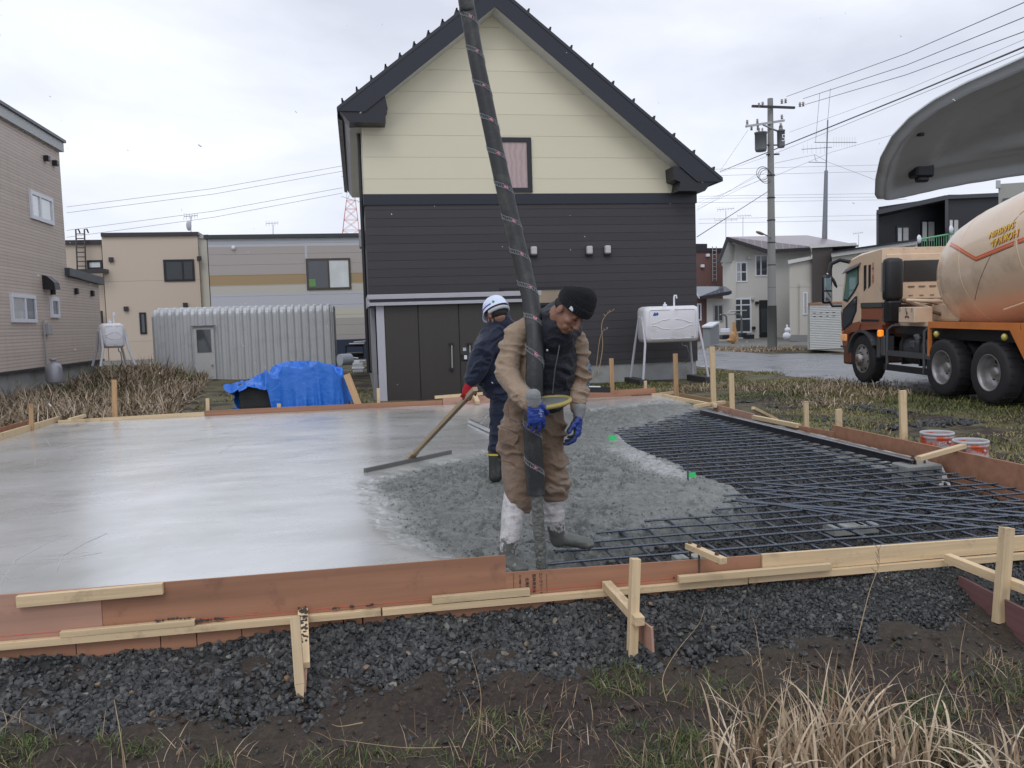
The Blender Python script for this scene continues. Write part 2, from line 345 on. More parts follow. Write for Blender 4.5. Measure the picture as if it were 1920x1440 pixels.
# trowel scratches: thin raised laitance ridges left by the float
MSC = mat('laitance', (.62, .63, .65), .35, bmp=0)
def ridge(pts, r=.0025):
    P = [oz(x, y, .003) for x, y in pts]; Q = []
    for i in range(len(P)-1):
        for k in range(6): Q.append(P[i].lerp(P[i+1], k/6))
    Q.append(P[-1]); return Q
mb = MB()
for c in [[(66, 873), (65, 862), (80, 852), (130, 838), (190, 828)], [(85, 822), (95, 836)], [(103, 898), (140, 887)], [(0, 1094), (30, 1050), (85, 1020), (130, 1000)], [(105, 1072), (118, 1042), (160, 1018), (200, 1000)], [(410, 850), (440, 832), (470, 825), (520, 818)], [(60, 1070), (110, 1050), (190, 1036)]]:
    mb.tube(ridge(c), .0016, 5)
tag(link('trowel_marks', mkmesh('trowel_marks', mb, MSC)), 'thin pale trowel ridges left on the wet grey slab', 'marks', kind='stuff')
# ---- stones
def ico():
    t = (1+5**.5)/2; v = np.array([(-1, t, 0), (1, t, 0), (-1, -t, 0), (1, -t, 0), (0, -1, t), (0, 1, t), (0, -1, -t), (0, 1, -t), (t, 0, -1), (t, 0, 1), (-t, 0, -1), (-t, 0, 1)], float); v /= np.linalg.norm(v[0])
    f = np.array([(0, 11, 5), (0, 5, 1), (0, 1, 7), (0, 7, 10), (0, 10, 11), (1, 5, 9), (5, 11, 4), (11, 10, 2), (10, 7, 6), (7, 1, 8), (3, 9, 4), (3, 4, 2), (3, 2, 6), (3, 6, 8), (3, 8, 9), (4, 9, 5), (2, 4, 11), (6, 2, 10), (8, 6, 7), (9, 8, 1)]); return v, f
IV, IF = ico()
def stones(name, pts, sizes, mats, label, seed=1, flat=.7):
    r = np.random.default_rng(seed); n = len(pts); base = IV[None]*(1+r.uniform(-.28, .28, (n, 12, 1)))
    base = np.round(base*1.0/.35*(1))*.35*.35+base*.65
    sc = sizes[:, None, None]*np.stack([r.uniform(.75, 1.25, n), r.uniform(.6, 1.0, n), r.uniform(.4, flat+.1, n)], 1)[:, None, :]
    v = base*sc; q = r.normal(size=(n, 4)); q[:, 1:3] *= .6; q /= np.linalg.norm(q, axis=1, keepdims=True)
    w, x, y, z = q.T; Rm = np.stack([np.stack([1-2*(y*y+z*z), 2*(x*y-z*w), 2*(x*z+y*w)], 1), np.stack([2*(x*y+z*w), 1-2*(x*x+z*z), 2*(y*z-x*w)], 1), np.stack([2*(x*z-y*w), 2*(y*z+x*w), 1-2*(x*x+y*y)], 1)], 1)
    v = np.einsum('nij,nkj->nki', Rm, v)+pts[:, None, :]
    f = (IF[None]+12*np.arange(n)[:, None, None]).reshape(-1, 3); tone = np.repeat(r.uniform(0, 1, n), 12)
    me = npmesh(name, v.reshape(-1, 3), f, mats, False, {'tone': tone}); return tag(link(name, me), label, 'gravel', kind='stuff')
m, n, l, b = newmat('crushed_stone'); MST = m
at = n.new('ShaderNodeAttribute'); at.attribute_name = 'tone'; cr = n.new('ShaderNodeValToRGB'); l.new(at.outputs['Fac'], cr.inputs[0]); E_ = cr.color_ramp.elements
E_[0].position = 0; E_[0].color = (.014, .015, .016, 1); E_[1].position = .7; E_[1].color = (.050, .052, .054, 1)
for p_, c_ in ((.94, (.085, .085, .083)), (.985, (.13, .13, .115)), (.993, (.26, .25, .21)), (1.0, (.22, .12, .05))): q_ = E_.new(p_); q_.color = (*c_, 1)
l.new(mixc(n, l, ramp(n, l, noise(n, l, 60, 5, .7), .3, .75), cr.outputs[0], dk((.07, .07, .07), 1), 'MIX'), b.inputs['Base Color']); b.inputs['Roughness'].default_value = .48
mixn = b.inputs['Base Color'].links[0].from_node; mixn.inputs[0].default_value = .0
for lk in list(mixn.inputs[0].links): l.remove(lk)
mixn.inputs[0].default_value = .12
bump(n, l, b, noise(n, l, 150, 4, .7), .35, .004)
MGB = mat('gravel_fines', (.028, .029, .029), .7, var=.45, sc=70, bmp=.8, bsc=90, bd=.012)
s = .0035+.008*r_.random(len(AGG[0]))**2; stones('aggregate', np.stack([AGG[0], AGG[1], slab_z(*AGG)+s*.25], 1), s, mat('paste_coated_stone', (.135, .147, .137), .4, var=.35, sc=45, bmp=.4, spec=.7), 'paste coated stones standing out of the rough wet concrete', 43)
# near bank
def bank_edge(x): return 3.80+.05*np.sin(x*1.9+.5)+.05*(fbm(x*2, x*0+3, 3, 8)-.5)*2+.03*x
def bank_z(x, y):
    t = np.clip((y-bank_edge(x))/(4.44-bank_edge(x)), 0, 1); top = -.20+.035*(fbm(x*1.6, x*0, 3, 2)-.5)*2-.03*ss(-1.9, -.4, -np.abs(x+1.9)+0)+.03*ss(1.5, 3.2, x)
    return -.40+(top+.40)*(t**.8)+(fbm(x*10, y*10, 3, 12)-.5)*.035
bx = np.arange(-4.9, 4.4, .03); by = np.arange(3.6, 4.46, .022)
tag(link('gravel_bed', gridmesh('gravel_bed', bx, by, lambda x, y: bank_z(x, y)-.05*ss(.25, -.05, y-bank_edge(x))-.25*ss(.0, -.12, y-bank_edge(x)), MGB)), kind='structure')
r = np.random.default_rng(3); N_ = 66000
x = np.where(r.random(N_) < .15, r.uniform(-4.8, -2.3, N_), r.uniform(-2.4, 4.3, N_)); y = r.uniform(3.66, 4.43, N_); keep = y > bank_edge(x)-.10*r.random(N_)**2-.0; patch = fbm(x*2.6, y*2.6+9, 3, 61); dens = np.clip(1.3-1.5*ss(.5, .66, patch), .3, 1)
keep &= r.random(N_) < dens; x, y = x[keep], y[keep]; s = .005+.021*r.random(len(x))**2.4; s *= 1-.35*ss(1.0, 2.8, x)
stones('gravel', np.stack([x, y, bank_z(x, y)+s*.25], 1), s, MST, 'dark crushed stone banked against the near form boards', 5)
# gravel under the bars
def bed_z(x, y): return -.205+(fbm(x*1.7, y*1.7, 3, 71)-.5)*.04+(fbm(x*16, y*16, 3, 72)-.5)*.03
gx2 = np.arange(.3, SX1, .03); gy2 = np.arange(SY0, 12.9, .035)
tag(link('gravel_bed', gridmesh('gravel_bed', gx2, gy2, bed_z, MGB)), kind='structure')
N_ = 26000; x = r.uniform(.9, SX1-.03, N_); y = SY0+.03+(12.6-SY0)*r.random(N_)**1.5
k = sdpoly(x, y, EXPO) < .12; x, y = x[k], y[k]; s = .006+.014*r.random(len(x))**1.6
MSD = MST.copy(); MSD.name = 'crushed_stone_shaded'
for e_ in [q_ for q_ in MSD.node_tree.nodes if q_.type == 'VALTORGB' and len(q_.color_ramp.elements) > 3][0].color_ramp.elements: e_.color = tuple(v_*.55 for v_ in e_.color[:3])+(1,)  # stone copy darkened all over: the shade under the bars is put into its colour
stones('gravel', np.stack([x, y, bed_z(x, y)+s*.3], 1), s, MSD, 'dark crushed stone lying under the steel bars', 6)
# gravel strip outside the right and far boards, and beyond the cross board
N_ = 5200; t = r.random(N_); x = np.where(t < .55, r.uniform(5.6, 8.4, N_), r.uniform(4.6, 7.6, N_)); y = np.where(t < .55, r.uniform(10.2, 14.8, N_), r.uniform(13.5, 15.6, N_))
k = fbm(x*.8, y*.8, 3, 90) > .43; x, y = x[k], y[k]; s = .02+.03*r.random(len(x)); stones('gravel', np.stack([x, y, ground_z(x, y)+s*.3], 1), s, MST, 'dark gravel strewn outside the far right corner boards', 7)
N_ = 1500; x = r.uniform(3.5, 5.3, N_); y = r.uniform(3.75, 4.4, N_); s = .01+.02*r.random(N_); z = bank_z(x, y)+.02
# scattered stones in the foreground soil
N_ = 900; x = r.uniform(-2.4, 4.0, N_); y = 3.88-r.random(N_)**1.8*.9; s = .005+.012*r.random(N_)**2; stones('gravel', np.stack([x, y, ground_z(x, y)+s*.4], 1), s, MST, 'loose stones scattered on the brown soil in front', 8)
# ---- rebar mat
MRB = mat('rebar_steel', (.12, .138, .17), .27, metal=.65, var=.3, sc=12, bmp=.5, bsc=160, bd=.003, spec=.6)
t = thing('rebar_mat', 'dark steel reinforcing mesh lying tied over the gravel bed', 'rebar', (3.4, 8, -.09))
def rebar(a, b_, rr=.0080):
    mb = MB(); A = Vector(a); B = Vector(b_); n_ = max(2, int((B-A).length/.35)); P = [A.lerp(B, i/n_)+V(0, 0, random.uniform(-.004, .004)) for i in range(n_+1)]
    mb.tube(P, rr, 6); 
    # rolled ribs where the bar is near enough to show them
    if A.y < 7.5:
        Ln = (B-A).length; d = (B-A)/Ln; k = int(Ln/.028)
        for i in range(k):
            p = A+d*(i+.5)*Ln/k; j = min(n_-1, int((i+.5)/k*n_)); p.z = P[j].lerp(P[j+1], (i+.5)/k*n_-j).z; mb.tube([p-d*.002, p+d*.002], rr+.0018, 6, cap=False)
    return part('rebar', mb, MRB, t)
yy = 4.56
while yy < 12.3:
    # only as far left as the fresh concrete leaves open
    xx = np.linspace(.4, 5.0, 400); dd = sdpoly(xx, np.full(400, yy), EXPO); op = xx[dd < .08]
    if len(op): rebar((op[0]-.15, yy+random.uniform(-.02, .02), -.058), (min(4.98, op[-1]+.2), yy+random.uniform(-.03, .03), -.058))
    yy += .205+random.uniform(-.008, .008)
x_ = 1.05
while x_ < 5.0:
    yq = np.linspace(4.5, 12.8, 600); dd = sdpoly(np.full(600, x_), yq, EXPO); op = yq[dd < .08]
    if len(op):
        segs = np.split(op, np.where(np.diff(op) > .3)[0]+1)
        for sg in segs:
            if len(sg) > 12: rebar((x_+random.uniform(-.02, .02), max(SY0+.02, sg[0]-.1), -.075), (x_+random.uniform(-.02, .02), sg[-1]+.1, -.075), .0092)
    x_ += .205
# the lapped bars that cross at a slant
for (a, b_) in [((1095+295, 940), (1960, 1000)), ((1370, 938), (1960, 985)), ((1395, 915), (1960, 965)), ((1420, 925), (1990, 975)), ((1405, 905), (1960, 948)), ((1380, 960-25), (1700, 985))]:
    P = oz(a[0], a[1], -.05); Q = oz(b_[0], b_[1], -.055); rebar(P, Q, .0085)
# ================================================================== FORMWORK
PLY = wood('form_plywood', (.38, .195, .12), .2, .6, .35, .5, (.15, .075, .055), .3)
PLYP = wood('form_plywood_pale', (.45, .27, .205), .17, .6, .3, .45, (.10, .05, .04), .25)
PINE = wood('pine_timber', (.66, .52, .33), .17, .65, .55, .4, (.10, .075, .05))
PINEO = wood('pine_aged', (.47, .31, .17), .2, .7, .4, .3)
def board(name, a, b, w, h, m, label, cat='board', group=None, up=(0, 0, 1), point=False, bev=.0015, parent=None):
    """length a->b, w across, h along `up`; a,b are centre-line ends"""
    a = Vector(a); b = Vector(b); X = (b-a).normalized(); L_ = (b-a).length; u = Vector(up); Y = u.cross(X)
    if Y.length < 1e-4: Y = Vector((0, 1, 0)).cross(X)
    Y.normalize(); Z = X.cross(Y); mb = MB()
    if point: 
        k = L_-min(.22, L_*.3); mb.box((0, -w/2, -h/2), (k, w/2, h/2), bev); q = [(k, -w/2, -h/2), (k, w/2, -h/2), (k, w/2, h/2), (k, -w/2, h/2), (L_, -w*.08, -h*.5), (L_, w*.08, -h*.5), (L_, w*.08, -h*.3), (L_, -w*.08, -h*.3)]
        mb.add(q, [(0, 1, 5, 4), (1, 2, 6, 5), (2, 3, 7, 6), (3, 0, 4, 7), (4, 5, 6, 7)])
    else: mb.box((0, -w/2, -h/2), (L_, w/2, h/2), bev)
    M = Matrix((( X.x, Y.x, Z.x, a.x), (X.y, Y.y, Z.y, a.y), (X.z, Y.z, Z.z, a.z), (0, 0, 0, 1)))
    o = link(name, mkmesh(name, mb, m), parent); o.matrix_basis = (Matrix.Translation(-org(parent)) @ M) if parent else M
    if label: tag(o, label, cat, group)
    return o
def sheet_y(p0, p1, ybot, Y, th, m, label, grp=None, cat='board', name='form_board'):
    """upright board on the plane y=Y whose top edge runs through two photo points"""
    A = oy(*p0, Y); B = oy(*p1, Y); h = max(A.z, B.z)-ybot; mb = MB()
    mb.prism([(A.x, Y-th, ybot), (B.x, Y-th, ybot), (B.x, Y-th, B.z), (A.x, Y-th, A.z)], (0, th, 0)); return one(name, mb, m, label, cat, (A.x, Y, ybot), grp)
def sheet_x(p0, p1, zbot, X, th, m, label, grp=None, cat='board', name='form_board'):
    A = ox(*p0, X); B = ox(*p1, X); mb = MB(); mb.prism([(X, A.y, zbot), (X, B.y, zbot), (X, B.y, B.z), (X, A.y, A.z)], (th, 0, 0)); return one(name, mb, m, label, cat, (X, A.y, zbot), grp)
G1 = 'form boards along the near edge'
YN = 4.45
sheet_y((-1406, 1220), (189, 1100), -.155, YN, .012, PLYP, 'reddish plywood form board at the far left end of the near edge', G1)
sheet_y((190, 1100), (947, 1040), -.155, YN, .012, PLY, 'long reddish brown plywood form board in front of the smooth slab', G1)
sheet_y((948, 1073), (1424, 1040), -.155, YN, .012, PLY, 'plywood form board with black stamped lettering in front of the worker in tan', G1)
sheet_y((1426, 1038), (2100, 990), -.12, YN, .024, PINE, 'yellow pine plank topping the near edge before the steel bars', G1)
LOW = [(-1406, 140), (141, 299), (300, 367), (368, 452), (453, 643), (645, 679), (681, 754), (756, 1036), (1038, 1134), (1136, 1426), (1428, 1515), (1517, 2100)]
LN = ['at the far left end', 'second from the left end', 'narrow one behind the left lap batten', 'narrow one left of the first braced stake', 'behind the first braced stake', 'short one right of the first braced stake', 'stained one before the runner joint', 'long one right of the runner joint', 'left of the middle stake', 'behind the middle stake', 'dark one below the plank', 'last dark one by the right hand stake']
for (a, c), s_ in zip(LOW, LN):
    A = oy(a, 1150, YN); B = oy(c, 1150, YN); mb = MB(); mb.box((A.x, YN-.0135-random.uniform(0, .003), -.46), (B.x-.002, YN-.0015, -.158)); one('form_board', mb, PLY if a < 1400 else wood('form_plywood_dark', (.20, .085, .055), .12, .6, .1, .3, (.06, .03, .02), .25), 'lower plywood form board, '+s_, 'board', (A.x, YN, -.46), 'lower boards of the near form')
# stamped characters on the plywood
def text_mesh(s, size, ext=.0008, align='CENTER', fat=0):
    c = bpy.data.curves.new('t', 'FONT'); c.body = s; c.size = size; c.extrude = ext; c.align_x = align; c.align_y = 'CENTER'; c.resolution_u = 2; c.offset = fat
    o = bpy.data.objects.new('t', c); COL.objects.link(o); bpy.context.view_layer.update(); me = bpy.data.meshes.new_from_object(o.evaluated_get(bpy.context.evaluated_depsgraph_get()))
    v = [tuple(p.co) for p in me.vertices]; f = [tuple(p.vertices) for p in me.polygons]; bpy.data.objects.remove(o); bpy.data.curves.remove(c); bpy.data.meshes.remove(me); return v, f
def text_part(name, s, size, M, m, parent, ext=.0008):
    v, f = text_mesh(s, size, ext); mb = MB(); mb.add(v, f); mb.xf(M); return part(name, mb, m, parent, world=True)
BLK = mat('black_ink', (.012, .012, .014), .7, bmp=0)
st_par = [o for o in COL.objects if o.get('label', '').startswith('plywood form board with black stamped')][0]
for k, tx in enumerate(['コンクリート', '型枠用合板', '北海道', '12−900−1800']):
    P = oy(1018-13*k-4, 1092-k*0, YN-.0128); M = Matrix.Translation((P.x, YN-.0132, P.z-.005)) @ Matrix.Rotation(R(90), 4, 'X') @ Matrix.Rotation(R(-90), 4, 'Z')
    text_part('stamp', tx, .021 if k < 3 else .017, M, BLK, st_par)
for px in (962, 1024): P = oy(px, 1094, YN); mb = MB(); mb.box((P.x, YN-.0134, P.z-.06), (P.x+.0015, YN-.0125, P.z+.055)); part('stamp_line', mb, BLK, st_par)
# battens fixed along the near boards
GB = 'battens along the near form'
def bat(p0, p1, Y, h=.036, d=.034, m=PINE, label='', grp=GB, sh=0): 
    A = oy(*p0, Y-d/2); B = oy(*p1, Y-d/2); return board('form_batten', A, B, d, h, m, label, 'batten', grp)
YB = YN-.018
bat((-1406, 1338), (714, 1147), YB, label='long left runner batten along the near form, ending at the joint')
bat((717, 1147), (1400, 1088), YB, label='middle runner batten along the near form, between both joints')
bat((1402, 1086), (2100, 1027), YB, h=.04, label='right runner batten under the yellow pine plank')
bat((32, 1128), (306, 1103), YB+.004, h=.056, d=.03, label='chipped batten nailed high on the left plywood board')
bat((114, 1189), (366, 1166), YB-.002, h=.03, label='lap batten lying on the left runner')
bat((810, 1125), (993, 1109), YB-.002, h=.038, label='lap batten on the runner left of the middle stake')
bat((1272, 1086), (1557, 1062), YB-.0375, h=.038, label='lap batten fixed in front of the runner below the plank joint')
# stakes and braces
G2 = 'stakes in front of the near form'; G3 = 'braces between stakes and near form'
board('form_stake', oy(553, 1156, 4.03), oy(566, 1338, 3.9), .045, .03, PINE, 'left pointed stake with muddy brace before the near form', 'stake', G2, up=(0, 1, 0), point=True)
board('form_brace', oy(568, 1146, 4.42), oy(571, 1248, 3.98), .05, .034, PINE, 'mud splashed brace on the leftmost near stake', 'brace', G3)
board('form_stake', oy(572, 1250, 4.0), oy(567, 1330, 3.9), .022, .012, PLYP, 'thin split stake beneath the mud splashed brace', 'stake', None, up=(0, 1, 0), point=True)
board('form_stake', oy(1191, 1047, 4.02), oy(1185, 1236, 3.98), .045, .05, PINE, 'upright square stake right of the worker in tan', 'stake', G2, up=(0, 1, 0))
board('form_brace', oy(1137, 1096, 4.42), oy(1200, 1166, 3.93), .05, .045, PINE, 'brace from the middle stake to the stamped plywood', 'brace', G3)
board('form_strip', oy(1168, 1158, 4.36), oy(1224, 1200, 3.86), .012, .12, PLYP, 'plywood strip on edge below the middle brace', 'strip', None)
board('form_stake', oy(1888, 989, 3.93), oy(1874, 1168, 3.9), .06, .05, PINE, 'thick upright stake at the right end of the near form', 'stake', G2, up=(0, 1, 0))
board('form_brace', oy(1776, 1046, 4.36), oy(1960, 1118, 3.7), .045, .05, PINE, 'long brace crossing the thick right stake', 'brace', G3)
P = oz(1798, 1082, -.19); Q = oz(1960, 1165, -.21); board('form_board', P+V(0, 0, -.08), Q+V(0, 0, -.08), .014, .18, wood('form_plywood_dark', (.2, .1, .1)), 'dark red board running forward from the right end of the form', 'board')
# mud clods on the near battens
mb = MB(); MUD = mat('wet_mud', (.045, .042, .04), .5, var=.4, sc=40, bmp=.8, bsc=80, bd=.006)
for px, py, n_ in ((385, 1168, 26), (330, 1166, 10), (1300, 1086, 9), (660, 1143, 12)):
    for k in range(n_): 
        A = oy(px+random.uniform(-38, 38), py, YB-.018); mb.ball((A.x, YB-.017+random.uniform(-.012, .012), oy(px, py, YB).z+.021+(A.x-oy(px, py, YB).x)*.0), (random.uniform(.004, .013), random.uniform(.004, .01), random.uniform(.003, .007)), 6)
tag(link('mud', mkmesh('mud', mb, MUD)), 'dark mud crumbs dropped along the near runner battens', 'mud', kind='stuff')
mb = MB()
for k in range(34):
    u = abs(random.gauss(.25, .22)); u = min(u, .9); A = oy(568, 1146, 4.42).lerp(oy(571, 1248, 3.98), u); mb.ball(A+V(random.uniform(-.02, .02), random.uniform(-.01, .01), .02), (random.uniform(.004, .014), random.uniform(.005, .016), random.uniform(.003, .008)), 6)
tag(link('mud', mkmesh('mud', mb, MUD)), 'dark mud splashed on the brace of the left stake', 'mud', kind='stuff')
# string line snapped red on the ply
mb = MB(); RS = mat('red_string', (.75, .12, .08), .7, bmp=0); A = oy(-200, 1213, YN-.016); B = oy(1424, 1072, YN-.016); mb.tube([A+V(0, 0, .006), B+V(0, 0, .006)], .0011, 5); one('string_line', mb, RS, 'thin red string stretched along the near plywood', 'string')
# cleat with bolts near the steel bars
t = thing('bolt_cleat', 'short timber cleat with bolts reaching over the near plywood', 'cleat', oz(1320, 1038, .04)); a = oz(1290, 1023, .05); c = oz(1357, 1052, .05)
board('cleat_bar', a, c, .042, .034, PINE, None, parent=t)
STL = mat('rusty_bolt', (.13, .095, .075), .5, metal=.6, var=.4, sc=60); GAL = mat('galvanised', (.42, .43, .44), .42, metal=.7, var=.15, sc=30)
for u in (.06, .32, .82):
    p = a.lerp(c, u); mb = MB(); mb.tube([p+V(0, 0, -.13 if u < .5 else -.03), p+V(0, 0, .034)], .0065, 8); mb.tube([p+V(0, 0, .019), p+V(0, 0, .028)], .013, 6, smooth=False); part('bolt', mb, STL, t)
# the far edge
G4 = 'form boards along the far edge'; YF = 14.13
sheet_y((110, 788), (384, 772), -.3, YF+.045, .045, PINE, 'yellow timber form along the left half of the far edge', G4)
sheet_y((385, 770), (829, 750), -.3, YF+.03, .03, PLY, 'dark red form board before the blue tarpaulin', G4)
sheet_y((830, 745), (1099, 734), -.3, YF+.03, .03, PLYP, 'pinkish form board before the brown shed doors', G4)
sheet_y((1100, 734), (1228, 727), -.3, YF+.032, .03, PLY, 'form board at the far edge below the white tank', G4)
bat((815, 745), (905, 738), YF+.03, h=.05, m=PINE, label='short pale batten on the far edge before the shed doors', grp=None)
bat((1222, 741), (1264, 736), YF-.2, h=.05, m=PINE, label='pale batten closing the far right corner', grp=None)
G5 = 'stakes along the far edge'
def stk(x0, y0, yb, Y, w, m, label, grp=G5, d=.035, zb=-.45):
    A = oy(x0, y0, Y); B = oy(yb[0], yb[1], Y) if isinstance(yb, tuple) else oy(x0+(yb-y0)*.03, yb, Y); T = (B-A).normalized(); B = A+T*((A.z-zb)/-T.z)
    return board('form_stake', A, B, w, d, m, label, 'stake', grp, up=(0, 1, 0))
stk(214, 712, 780, 14.32, .075, PINEO, 'brown weathered stake before the dry reeds', zb=-.35)
stk(58, 757, 792, 13.2, .055, PINEO, 'brown stake outside the left edge of the slab', zb=-.35)
stk(389, 747, 773, 14.3, .055, PINE, 'short pale stake left of the tarpaulin')
stk(523, 757, 772, 14.3, .06, PINE, 'stub of a stake in front of the tarpaulin')
stk(709, 728, 757, 14.3, .05, PINE, 'pale stake at the left corner of the brown shed')
stk(1146, 672, 742, 14.4, .075, PINEO, 'stake right behind the worker in tan, below the wall')
stk(1210, 714, 735, 14.4, .05, PINE, 'low stub stake under the white tank leg')
stk(1266, 663, 745, 13.6, .075, PINEO, 'two toned stake below the white tank')
stk(1335, 650, 757, 12.6, .08, PINE, 'tallest pale stake at the far right corner')
board('form_brace', oy(886, 733, 14.2), oy(896, 755, 13.75), .07, .05, PINE, 'short stub brace behind the worker in navy', 'brace')
# the right edge
G6 = 'form boards along the right edge'; XR = SX1+.02
def rX(px, py): return ox(px, py, XR)
board('form_batten', ox(1246, 742, XR-.04), ox(1342, 761, XR-.04), .045, .05, PINE, 'yellow batten along the far part of the right edge', 'batten')
sheet_x((1338, 758), (1413, 776), -.35, XR, .02, PLYP, 'pinkish plywood piece on the right edge by the tall stake', G6)
sheet_x((1413, 784), (1562, 809), -.35, XR, .018, PLY, 'red brown plywood low on the right edge', G6)
sheet_x((1561, 797), (2300, 952), -.4, XR+.02, .022, PLY, 'tall red brown plywood board at the right beside the buckets', G6)
board('form_batten', ox(1413, 782, XR-.0), ox(1498, 798, XR-.0)+V(0, 0, -.005), .06, .05, PINE, 'yellow batten midway along the right edge', 'batten')
A = oz(1270, 737, -.0); B = oz(1372, 756, -.0); board('form_board', A+V(0, 0, -.12), B+V(0, 0, -.12), .02, .26, PINEO, 'outer brown board of the pit beyond the right edge', 'board')
board('form_batten', oz(1302, 762, .05), oz(1358, 754, .05), .05, .045, PINE, 'pale batten laid across the far right corner', 'batten')
board('form_brace', oz(1412, 765, .05), oz(1456, 787, -.2), .05, .04, PINE, 'slanting brace outside the right edge', 'brace')
for px, py, pb, w, lb in ((1371, 700, 768, .07, 'leaning pale stake third from the tall one'), (1511, 752, 798, .055, 'short stake midway along the right edge'), (1572, 767, 800, .07, 'short stake at the step of the right boards'), (1692, 732, 826, .07, 'tall slim stake left of the buckets')):
    Y = ox(px, pb, XR+.06).y; stk(px, py, pb, Y, w, PINE, lb, 'stakes along the right edge', d=.03)
# left edge
sheet_x((-400, 925), (107, 781), -.3, SX0-.045, .045, PINE, 'yellow timber form board along the left edge')
sheet_x((-400, 905), (56, 787), -.3, SX0-.25, .02, PLY, 'second red board outside the left edge', name='form_board')
# steel angle on the right of the bars
SA = mat('steel_angle', (.10, .10, .115), .35, metal=.8, var=.25, sc=20); t = thing('steel_angle', 'long black steel angle along the right of the bars', 'steel angle', oz(1313, 770, .0)); A = oz(1313, 769, .0); B = oz(1718, 866, .0)
mb = MB(); mb.bar(A+V(0, 0, -.02), B+V(0, 0, -.02), .006, .075); mb.bar(A+V(.0, .035, .018), B+V(0, .035, .018), .07, .006); part('angle_web', mb, SA, t)
mb = MB(); mb.bar(A+V(-.035, 0, .0175), B+V(-.035, 0, .0175), .0295, .006); part('angle_lip', mb, GAL, t)
CONC = mat('concrete_block', (.24, .245, .235), .8, var=.2, sc=14, bmp=.5, bsc=60, bd=.006, dirt=.4)
p = oz(1729, 893, -.13); t = thing('spacer_block', 'grey concrete block under the end of the steel angle', 'block', p); mb = MB(); mb.box((p.x-.17, p.y-.05, -.2), (p.x+.17, p.y+.2, -.025), .012); part('block_body', mb, CONC, t)
for dx in (-.06, .06): mb = MB(); mb.tube([(p.x+dx, p.y+.05, -.03), (p.x+dx, p.y+.05, .06)], .01, 8); mb.tube([(p.x+dx, p.y+.05, .02), (p.x+dx, p.y+.05, .035)], .02, 6, smooth=False); part('bolt', mb, STL, t)
p = oz(1320, 778, -.13); mb = MB(); mb.box((p.x-.2, p.y-.1, -.2), (p.x+.35, p.y+.15, -.03), .01); one('spacer_block', mb, CONC, 'grey block under the far end of the steel angle', 'block', (p.x, p.y, -.2))
board('form_batten', oz(1722, 860, .09), oz(1808, 836, .12), .05, .04, PINE, 'pale batten from the block over the tall right board', 'batten')
for px, py, sx, sy, lb in ((1583, 986, .12, .08, 'flat grey paver among the bars'), (1622, 984, .07, .06, 'smaller flat paver beside the larger one'), (1578, 860, .06, .05, 'small grey stone block among the far bars'), (1290, 1045, .09, .05, 'grey spacer under the bolt cleat')):
    p = oz(px, py, -.13); mb = MB(); mb.box((p.x-sx, p.y-sy, -.18), (p.x+sx, p.y+sy, -.115), .006); o = one('paver', mb, mat('paver_stone', (.33, .34, .32), .8, var=.15, sc=30, bmp=.4, bsc=90, bd=.003), lb, 'paver', (p.x, p.y, -.18))
for x0, y0, lb in ((133, 790, 'two rusty anchor bolts with a stub batten at the far left corner'), (1204, 741, 'two rusty anchor bolts near the far right corner')):
    p = oz(x0, y0, .0); t = thing('anchor_bolts', lb, 'anchor bolts', p)
    for dx in (-.11, .09): mb = MB(); mb.tube([(p.x+dx, p.y, -.03), (p.x+dx, p.y, .10)], .014, 8); mb.tube([(p.x+dx, p.y, .07), (p.x+dx, p.y, .095)], .024, 6, smooth=False); part('bolt', mb, STL, t)
    mb = MB(); mb.box((p.x-.2, p.y-.05, .003), (p.x+.2, p.y+.05, .013)); part('base_plate', mb, STL, t)
board('form_batten', oz(130, 787, .1), oz(147, 783, .1)+V(0, .3, 0), .05, .045, PINE, 'stub batten over the bolts at the far left corner', 'batten')
# level pins with green tape
TG = mat('green_tape', (.05, .62, .17), .5, bmp=0, var=.03)
for px, pt, pb, lb, s_ in ((1290, 788, 899, 'thin steel level pin with green tape, nearer one', 1), (1141, 758, 829, 'thin level pin with green tape, farther one', 1)):
    p = oz(px, pb, -.01); h = oy(px, pt, p.y).z; t = thing('level_pin', lb, 'pin', p); mb = MB(); mb.tube([(p.x, p.y, -.15), (p.x, p.y, h)], .0075 if px > 1200 else .004, 6); part('pin_rod', mb, MRB if px > 1200 else GAL, t)
    w = 16/1600*p.y; mb = MB(); mb.box((p.x+.004, p.y-.002, .005), (p.x+w, p.y+.002, .055*p.y/8)); part('tape_flag', mb, TG, t)
